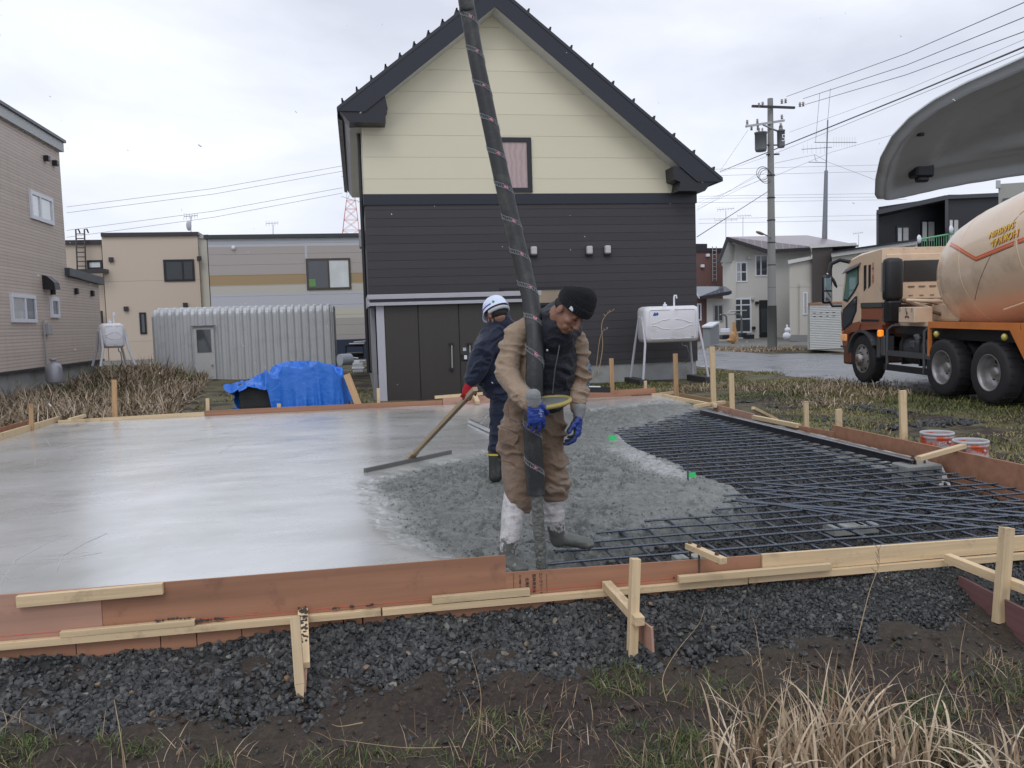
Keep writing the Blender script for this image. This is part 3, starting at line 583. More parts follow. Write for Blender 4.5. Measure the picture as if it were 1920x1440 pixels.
# buckets
def bucket(px, py, depth, lb, fill):
    c = Vector((0, 0, CAMH)) + ray(px, py)*depth; t = thing('bucket', lb, 'bucket', (c.x, c.y, c.z-.36), 'buckets beyond the right board'); z0 = c.z-.36
    mo = mat('bucket_orange', (.55, .085, .03), .5, var=.12, dirt=.95, dirtc=(.38, .38, .40), dsc=9, lo=.44, hi=.56); mg = mat('bucket_rim', (.42, .42, .44), .5, var=.2, sc=20)
    mb = MB(); mb.lathe([(.0, 0), (.135, 0), (.14, .01), (.142, .20), (.147, .21), (.147, .235), (.143, .245), (.145, .31), (.15, .315), (.15, .33), (.144, .335), (.146, .35)], (c.x, c.y, z0)); mb.lathe([(.138, .35), (.133, .05), (0, .05)], (c.x, c.y, z0)); part('pail', mb, mo, t)
    mb = MB(); mb.lathe([(.138, .345), (.138, .362), (.146, .368), (.153, .362), (.153, .345), (.146, .342)], (c.x, c.y, z0)); part('rim', mb, mg, t)
    mb = MB(); mb.ball((c.x+.02, c.y-.155, z0+.285), (.014, .01, .014), 10); part('handle_lug', mb, mg, t)
    mb = MB(); mb.lathe([(0, fill), (.135, fill)], (c.x, c.y, z0)); part('contents', mb, mat('bucket_slurry', (.12, .12, .10), .3, bmp=.2), t)
    if px < 1800:
        M = Matrix.Translation((c.x-.045, c.y-.1465, z0+.275)) @ Matrix.Rotation(R(90), 4, 'X'); text_part('lettering', 'GSK', .05, M, mat('old_white', (.6, .6, .6), .6), t)
bucket(1757, 811, 8.15, 'orange pail smeared with cement, left one with dull rim', .1)
bucket(1820, 826, 7.7, 'orange pail, right one tilted beside the board', .27)
# tarpaulin over a dark bin
bc = oy(545, 765, 17.9); bx0 = oy(450, 765, 17.6).x; bx1 = oy(640, 765, 17.6).x
mb = MB(); mb.box((bx0, 17.5, -.3), (bx1-.1, 18.5, .28), .03); 
for k in range(3): mb.box((bx0-.01, 17.49, -.18+k*.17), (bx1-.09, 17.5, -.165+k*.17))
one('storage_bin', mb, mat('bin_black', (.03, .032, .034), .6, var=.3, sc=9, dirt=.3), 'dark bin half covered by the blue tarpaulin', 'bin', ((bx0+bx1)/2, 18, -.3))
def tarp():
    n_ = 130; u = np.linspace(-1, 1, n_); U, Vv = np.meshgrid(u, u); r_ = (np.abs(U)**5+np.abs(Vv)**5)**(1/5); ang = np.arctan2(Vv, U)
    top = .74; k = np.minimum(1, top/np.maximum(r_, 1e-6)); side = np.maximum(0, r_-top)/(1-top)
    fl = 1+.10*side*(1+.6*np.sin(ang*9+1.3)); cx = (bx0+bx1)/2; hw = (bx1-bx0)/2+.06
    x = cx+U*k*hw/top*fl; y = 18.0+Vv*k*.62/top*fl
    ht = .34+.20*np.exp(-((x-(cx+.45))/.5)**2)+.14*np.exp(-((x-(cx-.15))/.45)**2)-.12*ss(cx-.4, bx0, x)
    fold = fbm(x*2.6+3, y*2.6, 3, 5)
    ridge_ = 1-np.abs(2*fbm(x*3.1, y*3.4, 2, 15)-1); ridge2 = 1-np.abs(2*fbm(x*7+5, y*7, 2, 25)-1)
    z = ht+(fold-.5)*.14+(ridge_**2-.6)*.24+(ridge2**2-.6)*.035
    drop = .72+.12*np.sin(ang*3+2)+.08*np.sin(ang*7); drop = drop*(1-.88*ss(-.2, -.5, U)*ss(.1, -.3, Vv))+.45*ss(-.4, -.1, U)*ss(.1, -.3, Vv); z = z-side**.9*drop
    wv = side*(np.sin(ang*22+4*fold*6)*.035+(ridge2-.7)*.09+(ridge_-.7)*.14); nx, ny = np.cos(ang), np.sin(ang); x = x+nx*wv; y = y+ny*wv
    v = np.stack([x.ravel(), y.ravel(), z.ravel()], 1); v[:, 2] = np.maximum(v[:, 2], -.27+.03*rng.random(len(v)))
    i = (np.arange(n_-1)[None, :]+np.arange(n_-1)[:, None]*n_).ravel(); f = np.stack([i, i+1, i+n_+1, i+n_], 1); me = npmesh('tarpaulin', v, f, mat('tarp_blue', (.018, .165, .66), .36, var=.12, sc=3, bmp=.5, bsc=5, bd=.05, spec=.6), True)
    return tag(link('tarpaulin', me), 'crumpled bright blue tarpaulin thrown over a dark bin', 'tarpaulin')
tarp()
board('leaning_plank', oy(650, 702, 17.6), oy(674, 765, 17.3), .14, .03, PINEO, 'brown plank leaning beside the blue tarpaulin', 'plank', up=(0, 1, 0))
# ================================================================== GRASSES
def blades(name, P, H, Wd, lean, mats, tone, seg=4, droop=.6, seed=0, zt=None):
    r = np.random.default_rng(seed); n_ = len(P); H = np.broadcast_to(H, n_); Wd = np.broadcast_to(Wd, n_); az = r.uniform(0, 2*PI, n_); ln = np.abs(r.normal(0, 1, n_))*lean; tw = az+PI/2+r.uniform(-.8, .8, n_); dr = droop*r.uniform(.2, 1.6, n_)
    vs = []
    for i in range(seg+1):
        t = i/seg; a = np.minimum(ln+dr*t*t*1.8, 2.7)
        if i == 0: pos = P.copy()
        else: pos = pos+np.stack([np.sin(a)*np.cos(az), np.sin(a)*np.sin(az), np.cos(a)], 1)*(H/seg)[:, None]
        w = Wd*(1-t**2.2)*.5+.0003; d = np.stack([np.cos(tw), np.sin(tw), np.zeros(n_)], 1)*w[:, None]; vs += [pos-d, pos+d]
    v = np.stack(vs, 1); k = 2*(seg+1); f = np.array([(2*i, 2*i+1, 2*i+3, 2*i+2) for i in range(seg)]); f = (f[None]+k*np.arange(n_)[:, None, None]).reshape(-1, 4)
    return npmesh(name, v.reshape(-1, 3), f, mats, True, {'tone': np.repeat(tone, k)})
def grassmat(name, stops, rough=.6, tr=.0):
    m, n, l, b = newmat(name); at = n.new('ShaderNodeAttribute'); at.attribute_name = 'tone'; cr = n.new('ShaderNodeValToRGB'); l.new(at.outputs['Fac'], cr.inputs[0]); e = cr.color_ramp.elements
    e[0].position = stops[0][0]; e[0].color = (*stops[0][1], 1); e[1].position = stops[-1][0]; e[1].color = (*stops[-1][1], 1)
    for p_, c_ in stops[1:-1]: q = e.new(p_); q.color = (*c_, 1)
    l.new(mixc(n, l, noise(n, l, 30, 2), dk((1, 1, 1), .8), (1, 1, 1)), cr.inputs[0]) if 0 else None
    l.new(mixc(n, l, 1, cr.outputs[0], mixc(n, l, noise(n, l, 25, 3), (.7, .7, .7), (1.15, 1.15, 1.15)), 'MULTIPLY'), b.inputs['Base Color']); b.inputs['Roughness'].default_value = rough; return m
MDEAD = grassmat('dead_grass', [(0, (.12, .075, .04)), (.35, (.30, .20, .12)), (.7, (.52, .40, .27)), (1, (.72, .60, .45))])
MREED = grassmat('dead_reed', [(0, (.06, .045, .025)), (.4, (.20, .14, .085)), (.8, (.40, .31, .21)), (1, (.58, .48, .35))])
MLAWN = grassmat('lawn_grass', [(0, (.07, .09, .02)), (.35, (.14, .155, .04)), (.65, (.25, .22, .08)), (1, (.38, .30, .16))])
MGREEN = grassmat('green_grass', [(0, (.03, .05, .012)), (.6, (.085, .13, .03)), (1, (.20, .21, .07))])
r = np.random.default_rng(11)
# dead reeds between the slab and the left buildings
def scatter(n_, poly, z=None):
    P = np.array(poly); x = r.uniform(P[:, 0].min(), P[:, 0].max(), n_*2); y = r.uniform(P[:, 1].min(), P[:, 1].max(), n_*2); k = sdpoly(x, y, poly) < 0; x, y = x[k][:n_], y[k][:n_]; return np.stack([x, y, ground_z(x, y)-.01], 1)
RP = [(-12, 12.2), (-5.2, 12.6), (-4.9, 14.4), (-2.9, 14.4), (-3.5, 17), (-3.9, 22), (-4.6, 28), (-12, 27)]
P = scatter(26000, RP); P = P[fbm(P[:, 0]*.9, P[:, 1]*.9, 3, 33) > .30]; hh = .38+.62*fbm(P[:, 0]*.5, P[:, 1]*.5, 2, 8)*r.uniform(.5, 1.2, len(P)); hh *= np.where(P[:, 0] > -5, .75, 1)
tag(link('dead_reeds', blades('dead_reeds', P, hh, .019+.0014*(P[:, 1]-14), .75, MREED, np.clip(r.normal(.62, .33, len(P)), 0, 1), 5, .9, 1)), 'brown dead reeds filling the strip left of the metal shed', 'reeds', kind='stuff')
P = scatter(4500, [(-12, 21), (-5.5, 20), (-4.3, 26), (-3.8, 31), (-8, 31), (-12, 24)]); P = P[fbm(P[:, 0]*.7, P[:, 1]*.7, 3, 34) > .42]
tag(link('weeds', blades('weeds', P, r.uniform(.25, .6, len(P)), .03, .6, MGREEN, np.clip(r.normal(.6, .3, len(P)), 0, 1), 4, .7, 2)), 'dark green weeds growing behind the dead reeds', 'weeds', kind='stuff')
# lawn on the right
LP = [(5.25, 5.5), (12, 5.5), (10.8, 13), (11.6, 18), (11.3, 20.5), (9.6, 24.5), (8.9, 21.5), (8.6, 20.0), (5.0, 20.2), (3.2, 19), (3.0, 14.6), (5.2, 14.4)]
P = scatter(56000, LP); g = fbm(P[:, 0]*.9, P[:, 1]*.9, 4, 44); k = (g > .40+.25*ss(.5, -.3, np.abs(P[:, 0]-8)*0+(P[:, 0]-5.1))) & ~((P[:, 0] < 8) & (P[:, 1] > 9.5) & (P[:, 1] < 15) & (fbm(P[:, 0]*.8, P[:, 1]*.8, 3, 90) > .5)); P = P[k]; g = g[k]
tag(link('lawn', blades('lawn', P, .05+.09*r.random(len(P))*ss(.4, .7, g), .007+.0006*P[:, 1], .7, MLAWN, np.clip(fbm(P[:, 0]*.7, P[:, 1]*.7, 3, 46)*1.5-.35+r.normal(0, .18, len(P)), 0, 1), 3, .8, 3)), 'patchy yellow green lawn between the slab and the mixer truck', 'grass', kind='stuff')
cl = np.array([[7.9, 13.5], [8.9, 15.2], [9.3, 16.0], [10.0, 16.8], [8.4, 16.9], [9.6, 14.6], [7.2, 17.5], [10.6, 16.4]]); P = np.concatenate([np.stack([c[0]+r.normal(0, .45, 380), c[1]+r.normal(0, .35, 380), np.zeros(380)], 1) for c in cl]); P[:, 2] = ground_z(P[:, 0], P[:, 1])
tag(link('lawn_tufts', blades('lawn_tufts', P, r.uniform(.1, .24, len(P)), .015, .8, MREED, np.clip(r.normal(.6, .25, len(P)), 0, 1), 4, 1, 4)), 'longer dead tufts in the lawn by the truck front wheel', 'grass', kind='stuff')
P = scatter(9000, [(-3.4, 14.3), (.3, 14.3), (.3, 20.5), (-.9, 28), (-3.4, 28)]); P = P[fbm(P[:, 0]*.8, P[:, 1]*.8, 3, 47) > .45]
tag(link('rough_grass', blades('rough_grass', P, r.uniform(.04, .12, len(P)), .02, .7, MLAWN, np.clip(r.normal(.55, .25, len(P)), 0, 1), 3, .8, 5)), 'thin trampled grass around the blue tarpaulin', 'grass', kind='stuff')
P = scatter(2500, [(15.6, 33.5), (18.6, 33.2), (19.4, 36), (15.6, 39)]); tag(link('verge_grass', blades('verge_grass', P, r.uniform(.1, .25, len(P)), .04, .7, MREED, np.clip(r.normal(.7, .2, len(P)), 0, 1), 3, .8, 6)), 'straw coloured verge grass at the foot of the utility pole', 'grass', kind='stuff')
# foreground tufts of green and trampled straw
def fg(n_, px0, px1, py0, py1, sd): x = r.uniform(px0, px1, n_); y = r.uniform(py0, py1, n_); Q = np.array([tuple(oz(a, b_, -.37)) for a, b_ in zip(x, y)]); Q[:, 2] = ground_z(Q[:, 0], Q[:, 1])-.005; return Q
P = np.concatenate([fg(1500, -80, 430, 1395, 1500, 1), fg(420, 560, 860, 1400, 1480, 2), fg(300, 880, 1040, 1330, 1440, 3), fg(330, 1110, 1210, 1255, 1310, 4), fg(2300, 1230, 2000, 1290, 1500, 5), fg(1500, 1650, 2050, 1230, 1420, 6), fg(300, 1250, 1330, 1330, 1400, 7), fg(900, 1150, 1400, 1360, 1500, 8)])
P = np.concatenate([P, fg(1600, -80, 500, 1400, 1490, 1), fg(2600, 1280, 2000, 1270, 1480, 2)]); k = fbm(P[:, 0]*5, P[:, 1]*5, 3, 19) > .45; P = P[k]
tag(link('green_grass', blades('green_grass', P, r.uniform(.025, .10, len(P)), .0034, .85, MGREEN, np.clip(r.normal(.5, .3, len(P)), 0, 1), 4, .9, 7)), 'sparse green grass sprouting from the brown soil in front', 'grass', kind='stuff')
P = np.concatenate([fg(900, 850, 1500, 1290, 1470, 1), fg(350, -50, 900, 1370, 1480, 2), fg(1700, 1400, 2000, 1240, 1450, 3)])
me = blades('straw', P, r.uniform(.03, .13, len(P)), .003, 1.35, MDEAD, np.clip(r.normal(.35, .25, len(P)), 0, 1), 3, .25, 8); tag(link('straw', me), 'dead straw trampled flat into the foreground soil', 'straw', kind='stuff')
# the big dry clump at the lower right
def clump(px, py, n_, sp, H, Wd, lean, seed, label, tone=.7, droop=.75):
    c = oz(px, py, -.37); rr = np.random.default_rng(seed); P = np.stack([c.x+rr.normal(0, sp, n_), c.y+rr.normal(0, sp*.6, n_), np.zeros(n_)], 1); P[:, 2] = ground_z(P[:, 0], P[:, 1])-.01
    me = blades('dry_grass', P, rr.uniform(.45, 1.1, n_)*H, rr.uniform(.5, 1.15, n_)*Wd, lean, MDEAD, np.clip(rr.normal(tone, .24, n_), 0, 1), 9, droop, seed); v = np.empty(len(me.vertices)*3); me.vertices.foreach_get('co', v); v = v.reshape(-1, 3)-np.array([c.x, c.y, -.4]); me.vertices.foreach_set('co', v.ravel()); me.update()
    return tag(link('dry_grass', me, loc=(c.x, c.y, -.4)), label, 'grass clump')
clump(1570, 1450, 210, .19, .43, .0125, .30, 21, 'big pale dry grass clump at the bottom right', .68, .5)
clump(1420, 1470, 70, .09, .30, .012, .35, 22, 'smaller dry clump at the left foot of the big one')
clump(1900, 1500, 60, .08, .42, .015, .25, 23, 'tall dry clump in the bottom right corner')
clump(1730, 1440, 80, .12, .28, .011, .5, 24, 'low leaning dry clump right of the big one', .5)
# single dead stems
def stem(pts, r0, label, heads=0):
    mb = MB(); n_ = len(pts); P = [Vector(p) for p in pts]; Q = []
    for i in range(n_-1):
        p0 = P[max(i-1, 0)]; p1, p2 = P[i], P[i+1]; p3 = P[min(i+2, n_-1)]
        for k in range(6): t = k/6; Q.append(.5*((2*p1)+(p2-p0)*t+(2*p0-5*p1+4*p2-p3)*t*t+(3*p1-p0-3*p2+p3)*t**3))
    Q.append(P[-1]); mb.tube(Q, [r0*(1-.75*i/len(Q)) for i in range(len(Q))], 6)
    for k in range(heads):
        u = .7+.3*k/max(1, heads); q = Q[min(len(Q)-1, int(u*len(Q)))]; mb.tube([q, q+V(random.uniform(-.02, .02), random.uniform(-.01, .01), .02)*(1+r0*100)], r0*.6, 4)
    return one('dry_stem', mb, mat('dry_stem_straw', (.38, .27, .16), .6, var=.3, sc=20), label, 'stem', P[0], 'single dead stems')
def pst(px, Y, label, r0=.0018, heads=0): return stem([oy(x, y, Y+dy) for x, y, dy in px], r0, label, heads)
pst([(790, 1445, 0), (832, 1390, 0), (845, 1330, .05), (828, 1260, .1), (803, 1225, .12), (812, 1215, .1), (850, 1212, .05)] if 0 else [(880, 1440, 0), (895, 1380, 0), (902, 1310, .05), (893, 1260, .1), (884, 1230, .12), (888, 1218, .1), (902, 1213, .05)], 3.2, 'thin dead stem hooked at the top, before the gravel centre')
pst([(232, 1440, 0), (226, 1380, 0), (214, 1312, .1)], 3.0, 'straight dead stem at the lower left', .0028)
pst([(-20, 1390, 0), (20, 1350, .1), (55, 1310, .2)], 3.2, 'slanting dead stem at the left margin', .0014); pst([(-10, 1330, 0), (40, 1350, .05), (95, 1378, .1)], 3.1, 'pale stalk lying at the left margin', .0016)
pst([(1570, 1440, 0), (1590, 1290, .1), (1608, 1200, .2), (1630, 1110, .3), (1648, 1060, .35), (1646, 1025, .35)], 3.0, 'tall brown stem with seed heads in front of the pine plank', .0028, 9)
pst([(1250, 1315, 0), (1243, 1270, .1), (1270, 1220, .2), (1310, 1170, .3), (1322, 1135, .35)], 3.5, 'curved pale stem right of the middle stake', .0022)
pst([(1437, 1330, 0), (1425, 1230, .1), (1415, 1170, .2), (1405, 1150, .2), (1410, 1138, .2)], 3.3, 'thin drooping stem above the dry clump', .0016)
pst([(1818, 1440, 0), (1815, 1330, .1), (1800, 1240, .15), (1810, 1170, .2)], 3.0, 'stiff stem right of the big dry clump', .0028)
pst([(1795, 1152, .2), (1840, 1185, .2), (1895, 1225, .2)], 3.4, 'bent stalk hanging before the dark red board', .0012)
pst([(680, 1355, .0), (640, 1362, 0), (622, 1358, 0)], 3.55, 'curved twig lying on the soil', .0028)
pst([(860, 1400, .0), (760, 1402, 0), (660, 1390, 0), (622, 1385, 0)], 3.3, 'long dark twig lying on the soil', .002)
pst([(1122, 700, 0), (1130, 650, 0), (1128, 610, 0), (1137, 590, 0), (1150, 582, 0)], 14.9, 'tall plumed reed behind the worker in tan', .008, 5); pst([(1118, 690, 0), (1124, 640, 0), (1130, 622, 0), (1140, 616, 0)], 14.9, 'lower plumed reed behind the worker in tan', .006, 4)
# clods in the soil
N_ = 900; x = r.uniform(-1.6, 3.4, N_); y = 3.9-1.4*r.random(N_); s = .006+.016*r.random(N_)**2
st_ = stones('soil_clods', np.stack([x, y, ground_z(x, y)+s*.2], 1), s, mat('soil_clod', (.06, .043, .034), .85, var=.4, sc=60, bmp=.6), 'brown soil clods in the foreground', 31); st_['category'] = 'soil'
# ================================================================== BUILDINGS
def py(pts, Y): return [oy(x, y, Y) for x, y in pts]
def win_y(parent, x0, y0, x1, y1, Y, fr, pane, fw=.07, mull=(), proud=.05, label=None, hb=()):
    """window on a y=const wall from photo rectangle; frame > pane"""
    A = oy(x0, y0, Y); B = oy(x1, y1, Y); xa, xb = sorted((A.x, B.x)); za, zb = sorted((A.z, B.z)); mb = MB(); y = Y-proud
    mb.box((xa, y, za), (xa+fw, Y+.01, zb)); mb.box((xb-fw, y, za), (xb, Y+.01, zb)); mb.box((xa+fw, y, zb-fw), (xb-fw, Y+.01, zb)); mb.box((xa+fw, y, za), (xb-fw, Y+.01, za+fw))
    for m_ in mull: xm = xa+(xb-xa)*m_; mb.box((xm-fw*.4, y+.004, za+fw), (xm+fw*.4, Y+.01, zb-fw))
    for m_ in hb: zm = za+(zb-za)*m_; mb.box((xa+fw, y+.006, zm-fw*.35), (xb-fw, Y+.01, zm+fw*.35))
    w = part('window', mb, fr, parent); mb = MB(); panes = pane if isinstance(pane, list) else [pane]; ed = [0]+list(mull)+[1]
    for i in range(len(ed)-1):
        mb = MB(); mb.box((xa+(xb-xa)*ed[i]+fw*.3, Y-.02, za+fw*.5), (xa+(xb-xa)*ed[i+1]-fw*.3, Y+.012, zb-fw*.5)); part('pane', mb, panes[min(i, len(panes)-1)], w)
    return w
def win_x(parent, x0, y0, x1, y1, X, fr, panes, fw=.07, mull=(), sgn=1):
    A = ox(x0, y0, X); B = ox(x1, y1, X); ya, yb = sorted((A.y, B.y)); za, zb = sorted((A.z, B.z)); mb = MB(); X1 = X+sgn*.05; X0 = X-sgn*.01
    mb.box((X0, ya, za), (X1, ya+fw, zb)); mb.box((X0, yb-fw, za), (X1, yb, zb)); mb.box((X0, ya+fw, zb-fw), (X1, yb-fw, zb)); mb.box((X0, ya+fw, za), (X1, yb-fw, za+fw))
    for m_ in mull: ym = ya+(yb-ya)*m_; mb.box((X0, ym-fw*.5, za+fw), (X1-sgn*.004, ym+fw*.5, zb-fw))
    w = part('window', mb, fr, parent); ed = [0]+list(mull)+[1]
    for i in range(len(ed)-1):
        mb = MB(); mb.box((X-sgn*.012, ya+(yb-ya)*ed[i]+fw*.3, za+fw*.5), (X+sgn*.02, ya+(yb-ya)*ed[i+1]-fw*.3, zb-fw*.5)); part('pane', mb, panes[min(i, len(panes)-1)], w)
    return w
def glass(name, c, rough=.06, wave=0):
    if name in _mc: return _mc[name]
    m, n, l, b = newmat(name); _mc[name] = m; S = sep(n, l)
    if wave: f = mth(n, l, 'MULTIPLY_ADD', mth(n, l, 'SINE', mth(n, l, 'MULTIPLY', mth(n, l, 'ADD', S[0], mth(n, l, 'MULTIPLY', noise(n, l, 2), .3)), wave)),   .10, .92)
    else: f = mth(n, l, 'MULTIPLY_ADD', noise(n, l, 1.4, 3), .5, .7)
    l.new(mixc(n, l, 1, c, f, 'MULTIPLY'), b.inputs['Base Color']); b.inputs['Roughness'].default_value = .35
    b.inputs['Coat Weight'].default_value = 1; b.inputs['Coat Roughness'].default_value = rough; b.inputs['Coat IOR'].default_value = 1.6; return m
GD = glass('glass_dark', (.035, .045, .055)); GC = glass('glass_curtain', (.42, .42, .42), wave=45); GW = glass('glass_blind', (.62, .66, .66)); GP = glass('glass_pink_curtain', (.42, .30, .29), wave=48)
NAVY = mat('navy_trim', (.010, .013, .024), .35, var=.1, sc=3, bmp=.05); SOF = mat('soffit_white', (.62, .62, .60), .6, var=.05)
BLKF = mat('black_frame', (.012, .013, .017), .4, var=.1, bmp=.05); WHF = mat('white_frame', (.72, .74, .8), .4, var=.05, bmp=.05); DKMET = mat('dark_metal', (.03, .032, .036), .45, var=.2)
# ---- main gabled house
HY = 20.6; HX0, HX1 = .30, 8.52; FY = 20.02; HB = 31.6
t = thing('gabled_house', 'big gabled house with cream upper wall and dark brown lower siding', 'house', (4.4, HY, -.3)); house = t
mb = MB(); mb.box((HX0+.03, HY+.03, -.5), (HX1-.03, HB, .20)); part('foundation', mb, mat('foundation_concrete', (.33, .34, .34), .85, var=.2, sc=4, bmp=.4, bsc=40, bd=.006, dirt=.55, dirtc=(.12, .12, .11)), t)
mb = MB(); mb.box((HX0, HY, .20), (HX1, HB, 4.18)); part('lower_wall', mb, siding('siding_dark', (.050, .0465, .053), .198, .05, gstr=.6, vx=0, fine=1, var=.16), t)
apex = oy(927, -32, FY); eL = oy(632, 200, FY); eR = oy(1355, 333, FY)
def rl(x): return eL.z+(x-eL.x)*(apex.z-eL.z)/(apex.x-eL.x) if x < apex.x else eR.z+(eR.x-x)*(apex.z-eR.z)/(eR.x-apex.x)
TH = .30
mb = MB(); mb.prism([(HX0, HY, 4.43), (HX1, HY, 4.43), (HX1, HY, rl(HX1)-TH), (apex.x, HY, apex.z-TH), (HX0, HY, rl(HX0)-TH)], (0, HB-HY, 0)); part('upper_wall', mb, siding('siding_cream', (.70, .66, .50), .508, .018, gstr=.13, vx=0, var=.05, c2=(.12, .12, .10)), t)
mb = MB(); mb.box((HX0-.03, HY-.03, 4.18), (HX1+.03, HB+.02, 4.43)); part('belt_band', mb, NAVY, t)
# roof slabs, fascia, soffit
for a_, b_, nm in ((eL, apex, 'l'), (apex, eR, 'r')):
    mb = MB(); mb.prism([(a_.x, FY-.015, a_.z), (b_.x, FY-.015, b_.z), (b_.x, FY-.015, b_.z-.09), (a_.x, FY-.015, a_.z-.09)], (0, HB-FY+.5, 0))
    part('roof', mb, mat('roof_navy_metal', (.022, .024, .034), .38, var=.15, sc=5), t)
    q = .53; mb = MB(); mb.prism([(a_.x, FY, a_.z-.092), (b_.x, FY, b_.z-.092), (b_.x, FY, b_.z-q), (a_.x+(.62 if nm == 'l' else 0), FY, a_.z-(.10 if nm == 'l' else q)), ] if nm == 'l' else [(a_.x, FY, a_.z-.092), (b_.x, FY, b_.z-.092), (b_.x-.65, FY, b_.z-.10), (a_.x, FY, a_.z-q)], (0, .03, 0)); part('fascia', mb, NAVY, t)
    mb = MB(); mb.prism([(a_.x, FY+.03, a_.z-.30), (b_.x, FY+.03, b_.z-.30), (b_.x, FY+.03, b_.z-.36), (a_.x, FY+.03, a_.z-.36)], (0, .70, 0)); 
    mb = MB(); k0, k1 = (a_, b_); w0 = a_.x+(.5 if nm == 'l' else 0); w1 = b_.x-(.5 if nm == 'r' else 0)
    za, zb = rl(w0 if nm == 'l' else a_.x-1e-4) if nm == 'l' else a_.z, b_.z if nm == 'l' else rl(w1)
    mb.add([(w0, FY+.031, za-q), (w1, FY+.031, zb-q), (w1, HY-.001, zb-q-.01), (w0, HY-.001, za-q-.01), (w0, FY+.031, za-q+.04), (w1, FY+.031, zb-q+.04), (w1, HY-.001, zb-q+.04), (w0, HY-.001, za-q+.04)], [(0, 1, 2, 3), (4, 7, 6, 5), (0, 4, 5, 1), (3, 2, 6, 7), (0, 3, 7, 4), (1, 5, 6, 2)]); part('soffit', mb, SOF, t)
    for k in range(11):
        u = (k+.5)/11 if nm == 'l' else (k+.5)/11; x = a_.x+(b_.x-a_.x)*u; z = a_.z+(b_.z-a_.z)*u; mb = MB(); s_ = -1 if nm == 'l' else 1
        mb.prism([(x-.05, FY+.02, z-.05), (x+.05, FY+.02, z-.05), (x+.05*s_+.02*s_, FY+.02, z+.07), (x+.03*s_, FY+.02, z+.07)], (0, HB-FY, 0)); part('snow_guard', mb, NAVY, t)
mb = MB(); mb.prism(py([(631, 201), (655, 229), (723, 229), (723, 208), (727, 204), (722, 180), (700, 181), (660, 199)], FY+.035), (0, HY-FY-.04, 0)); part('eave_return', mb, mat('navy_box', (.010, .012, .02), .4, var=.1), t)
mb = MB(); mb.prism(py([(1354, 334), (1343, 341), (1332, 345), (1322, 358), (1273, 358), (1276, 341), (1264, 336), (1262, 312), (1285, 315), (1308, 329)], FY+.035), (0, HY-FY-.04, 0)); part('eave_return', mb, mat('navy_box', (.010, .012, .02)), t)
# left eave running back: gutter, soffit box
g0 = oy(631, 201, FY); s0 = oy(655, 229, FY); mb = MB(); mb.prism([(g0.x, HY, g0.z), (g0.x+.11, HY, g0.z-.04), (g0.x+.11, HY, g0.z-.16), (g0.x, HY, g0.z-.12)], (0, HB-HY, 0)); part('gutter', mb, NAVY, t)
mb = MB(); mb.prism([(g0.x+.12, HY+.01, g0.z-.10), (s0.x, HY+.01, s0.z), (s0.x+.03, HY+.01, s0.z+.03), (g0.x+.2, HY+.01, g0.z-.05)], (0, HB-HY-.02, 0)); part('eave_slope', mb, mat('slope_grey', (.28, .29, .32), .5, var=.15, sc=2), t)
mb = MB(); mb.prism([(s0.x+.001, HY+.01, s0.z), (HX0-.001, HY+.01, s0.z), (HX0-.001, HY+.01, s0.z+.04), (s0.x+.001, HY+.01, s0.z+.04)], (0, HB-HY-.02, 0)); part('eave_soffit', mb, SOF, t)
mb = MB(); mb.tube([(HX0-.07, HY+.6, s0.z), (HX0-.07, HY+.6, 1.1), (HX0-.07, HY+.6, .2)], .045, 10); part('downpipe', mb, DKMET, t)
mb = MB(); mb.box((HX0-.16, HY+1.2, 3.3), (HX0-.01, HY+1.6, 3.75), .02); part('wall_box', mb, GAL, t)
win_y(t, 930, 258, 998, 361, HY, BLKF, GP, .11)
win_y(t, 938, 540, 1062, 572, HY, BLKF, glass('glass_tan', (.30, .22, .13), wave=9), .07)
for px, pyy in ((1000, 471), (1104, 470), (1138, 469)):
    c = oy(px, pyy, HY); mb = MB(); mb.box((c.x-.075, HY-.12, c.z-.09), (c.x+.075, HY+.01, c.z+.11), .03); v_ = part('vent_hood', mb, mat('vent_grey', (.5, .5, .5), .45), t); mb = MB(); mb.box((c.x-.09, HY-.105, c.z-.118), (c.x+.09, HY-.002, c.z-.092)); part('vent_slot', mb, BLKF, v_)
# ---- brown shed against the house
SY = 18.2; A = oy(712, 752, SY); B = oy(1016, 745, SY); zt_ = oy(699, 571, SY).z; zt = zt_
t = thing('entrance_shed', 'brown double door shed with grey edged flat roof at the house front', 'shed', ((A.x+B.x)/2, SY, -.3)); DB = siding('door_brown', (.056, .050, .045), .024, .25, axis=0, gstr=.25, rough=.45, c2=(.02, .018, .016))
mb = MB(); mb.box((A.x+.17, SY+.02, -.4), (B.x-.1, HY-.002, zt)); part('shed_wall', mb, mat('shed_side', (.05, .045, .042), .5), t)
mb = MB(); mb.box((A.x, SY-.03, -.4), (A.x+.165, SY+.06, zt), .004); part('corner_post', mb, mat('post_silver', (.46, .46, .51), .45, var=.06), t)
mb = MB(); mb.box((A.x-.1, SY+.3, -.4), (A.x-.02, HY-.3, zt)); part('side_panel', mb, mat('side_panel_grey', (.30, .30, .31), .5, var=.1), t)
xs_ = [A.x+.17, oy(784, 600, SY).x, oy(860, 600, SY).x, oy(940, 600, SY).x, B.x-.1]
